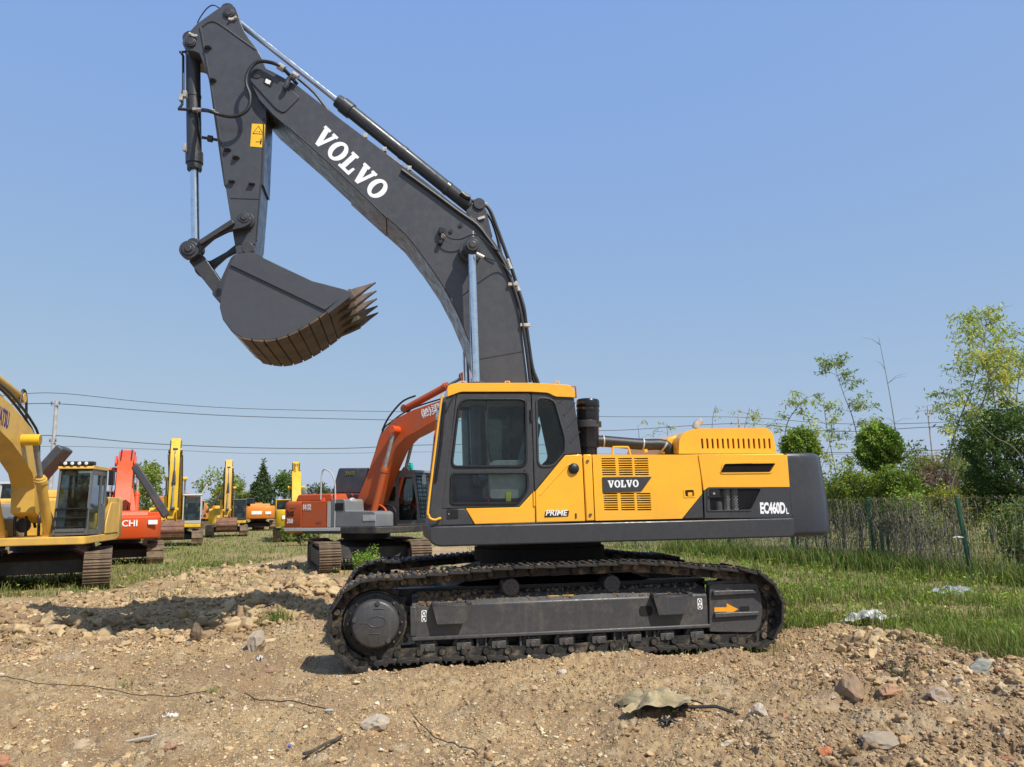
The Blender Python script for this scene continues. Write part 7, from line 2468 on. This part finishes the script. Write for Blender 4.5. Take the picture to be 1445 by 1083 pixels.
# ------------------------------------------------------------------ poles and wires
M['concrete'] = plain('weathered concrete', (.42, .40, .37), .9, .15, 3)
M['wire_dark'] = plain('overhead cable', (.10, .11, .12), .6)
def pole(label, px, ytop, Y, r, arms):
    t = at_depth(px, ytop, Y); root = empty('utility_pole', (t.x, Y, 0)); tag(root, label, 'utility pole')
    s = MB(); s.tube([(0, 0, -.2), (0, 0, t.z * .5), (0, 0, t.z)], [r, r * .82, r * .62], 14); s.build('shaft', M['concrete'], root)
    for (dz, w_) in arms:
        s = MB(); s.bar((-w_, -.12, t.z - dz), (w_, -.12, t.z - dz), .08, .10); s.build('cross_arm', M['zinc'], root)
        for x_ in (-w_ * .9, w_ * .9):
            s = MB(); s.lathe((x_, -.12, t.z - dz + .05), (x_, -.12, t.z - dz + .30), [(0, .03), (.2, .07), (.4, .045), (.6, .07), (.8, .045), (1, .03)], 10); s.build('insulator', M['wire_dark'], root)
    s = MB(); s.tube([(0, 0, t.z - .3), (0, 0, t.z + .35)], .04, 8); s.build('finial', M['zinc'], root)
    return t
pole('pale concrete utility pole at the left carrying three cables', 80, 566, 60, .21, ((.35, .35), (3.3, .25)))
pole('slim far pole with a cross arm above the yellow hood', 1042, 588, 82, .13, ((.9, .9), (1.6, .7)))
pole('thin far pole above the purple brown bush', 1309, 578, 75, .11, ((.6, .3),))
def cable(label, pts, r):
    W = [at_depth(px, py, Y) for px, py, Y in pts]
    s = MB(); s.tube(smooth_path(W, 8), r, 5, cap=False)
    o = s.build('overhead_cable', M['wire_dark']); tag(o, label, 'cable')
cable('topmost overhead cable from the left pole across the sky', [(-60, 562, 56), (0, 559, 58), (80, 555, 60), (210, 568, 63), (350, 577, 67), (555, 581, 73), (720, 581, 77), (847, 596 - 8, 80), (1042, 589, 82), (1180, 598, 79), (1309, 597, 75), (1500, 585, 70)], .028)
cable('second overhead cable just below the topmost one', [(-60, 574, 56), (0, 572, 58), (80, 570, 60), (210, 580, 63), (350, 588, 67), (555, 593, 73), (720, 596, 77), (847, 608, 80), (1042, 598, 82), (1180, 609, 79), (1309, 603, 75), (1500, 594, 70)], .034)
cable('thick lower overhead cable above the parked excavators', [(-60, 622, 56), (0, 619, 58), (80, 615, 60), (210, 626, 63), (350, 632, 67), (480, 633, 71), (610, 628, 75), (760, 628, 78), (900, 632, 80), (1042, 634, 82), (1180, 639, 79), (1309, 636, 75), (1500, 628, 70)], .036)
cable('faint lowest overhead cable near the tree tops', [(-60, 634, 66), (80, 630, 70), (210, 634, 73), (350, 640, 77), (480, 640, 81), (610, 638, 85), (760, 640, 88), (1042, 642, 92), (1309, 640, 88), (1500, 636, 84)], .022)

# ------------------------------------------------------------------ litter
M['plastic'] = plain('white plastic film', (.62, .62, .60), .35, .15, 12, .5, .01)
M['plastic_g'] = plain('grey plastic film', (.42, .44, .47), .35, .25, 10, .5, .01)
M['canvas'] = two_tone('dirty tan cloth', (.40, .32, .18), (.23, .185, .10), 7, .4, .65, .9, .6, .01)
def sheet(name, label, cat, p, w, d, h, mat, seed, rz=0, n=34, fold=6.0, drape=.5):
    """crumpled film: a folded height field with an irregular edge"""
    g = on_ground(*p); z = gz(g.x, g.y)
    u_, v_ = np.meshgrid(np.linspace(-1, 1, n), np.linspace(-1, 1, n))
    rad = np.sqrt(u_ ** 2 + v_ ** 2); ang = np.arctan2(v_, u_)
    edge = .75 + .25 * perlin(np.cos(ang) * 1.6 + seed, np.sin(ang) * 1.6, seed)
    X_ = u_ * w * edge + .10 * w * perlin(u_ * 2.2, v_ * 2.2 + 3, seed + 1); Y_ = v_ * d * edge + .10 * d * perlin(u_ * 2.2 + 5, v_ * 2.2, seed + 2)
    f = np.abs(perlin(u_ * fold * .35 + seed, v_ * fold * .22, seed + 3)) * 1.5 + .5 * np.abs(perlin(u_ * fold * .9, v_ * fold * .5, seed + 4))
    Z_ = h * (f * .75 + drape * np.clip(1 - rad, 0, 1) ** 1.2) + .02
    Vv = np.stack([X_, Y_, Z_], -1).reshape(-1, 3)
    wxx = g.x + Vv[:, 0] * math.cos(rz) - Vv[:, 1] * math.sin(rz); wyy = g.y + Vv[:, 0] * math.sin(rz) + Vv[:, 1] * math.cos(rz)
    Vv[:, 2] += base_h(wxx, wyy) - z
    id_ = np.arange(n * n).reshape(n, n)
    F_ = np.stack([id_[:-1, :-1], id_[:-1, 1:], id_[1:, 1:], id_[1:, :-1]], -1).reshape(-1, 4)
    o = fast_mesh(name, Vv, F_, mat, None, None, smooth=True)
    o.location = (g.x, g.y, z); o.rotation_euler = (0, 0, rz)
    return tag(o, label, cat)
sheet('plastic_bag', 'torn white plastic bag draped over the right rubble heap', 'plastic bag', (1220, 882), .36, .14, .20, M['plastic'], 3, -.75, drape=.9, fold=2.2, n=40)
sheet('plastic_sheet', 'crumpled grey plastic sheet in the grass at the foot of the leaning post', 'plastic sheet', (1352, 838), .48, .38, .17, M['plastic_g'], 7, .2, drape=.8, fold=2.4, n=44)
cl = sheet('cloth', 'crumpled dirty tan cloth lying on the dirt in front', 'cloth', (930, 1012), .40, .30, .15, M['canvas'], 12, -.12, n=70, fold=2.5, drape=.7)
sheet('plastic_scrap', 'small black and white plastic scrap left of centre on the dirt', 'plastic scrap', (240, 1012), .09, .06, .05, M['plastic'], 15, .3, n=16)
sheet('plastic_scrap', 'white film scrap beside the pale tapered stone', 'plastic scrap', (367, 935), .05, .05, .06, M['plastic'], 18, .3, n=14)
s = MB(); g = on_ground(975, 1018); z = gz(g.x, g.y)
s.tube([(g.x - .42, g.y + .05, z + .05), (g.x - .1, g.y, z + .055), (g.x + .22, g.y + .02, z + .05), (g.x + .34, g.y - .05, z + .02)], .014, 8)
tag(s.build('rubber_strip', M['hose']), 'black rubber strip lying under the tan cloth', 'rubber strip')
s = MB(); g = on_ground(942, 1030); z = gz(g.x, g.y)
for k in range(7):
    a = k * .9; s.tube([(g.x, g.y, z + .02), (g.x + .05 * math.cos(a), g.y + .05 * math.sin(a), z + .05), (g.x + .09 * math.cos(a), g.y + .07 * math.sin(a), z + .03)], [.015, .012, .004], 6)
tag(s.build('rag', M['black']), 'black knotted rag hanging from the tan cloth', 'rag')
def lying(label, pts, r, mat, cat='cable', name='cable', lift=.022):
    P_ = []
    for p in smooth_path([(a, b, 0) for a, b in pts], 8):
        g = on_ground(p.x, p.y); P_.append((g.x, g.y, float(base_h(np.array([g.x]), np.array([g.y]))[0]) + lift + .022))
    s = MB(); s.tube(P_, r, 6); return tag(s.build(name, mat), label, cat)
lying('thin dark cable trailing across the dirt at the left', [(-20, 970), (15, 974), (60, 982), (140, 984), (220, 983), (292, 981)], .0045, M['hose'], lift=.035)
cb = lying('short dark cable with a pale plug at its end', [(345, 985), (385, 1000), (420, 1007), (468, 1014)], .005, M['hose'], lift=.035)
g = on_ground(464, 1014); s = MB(); z = gz(g.x, g.y) + .035; s.cyl((g.x - .03, g.y, z), (g.x + .04, g.y - .005, z), .012, 8); s.build('plug', M['plastic_g'], cb)
lying('thin black wire running out of the bottom of the picture', [(583, 1026), (610, 1042), (640, 1060), (675, 1090)], .0045, M['hose'], 'wire', 'wire', .04)
lying('short brown twig at the bottom left of the centre', [(428, 1081), (455, 1068), (482, 1056)], .012, M['bark'], 'twig', 'twig', .03)
lying('thin straight pale stick lying on the left dirt', [(176, 1040), (205, 1036), (222, 1034)], .010, M['concrete'], 'stick', 'stick', .03)
s = MB(); g = on_ground(408, 1066); z = gz(g.x, g.y) + .03
s.lathe((g.x, g.y, z), (g.x + .004, g.y - .012, z + .012), [(0, .011), (.7, .012), (1, .009)], 14)
tag(s.build('bottle_cap', plain('blue plastic', (.03, .08, .45), .4)), 'tiny blue bottle cap in the lower left dirt', 'bottle cap')
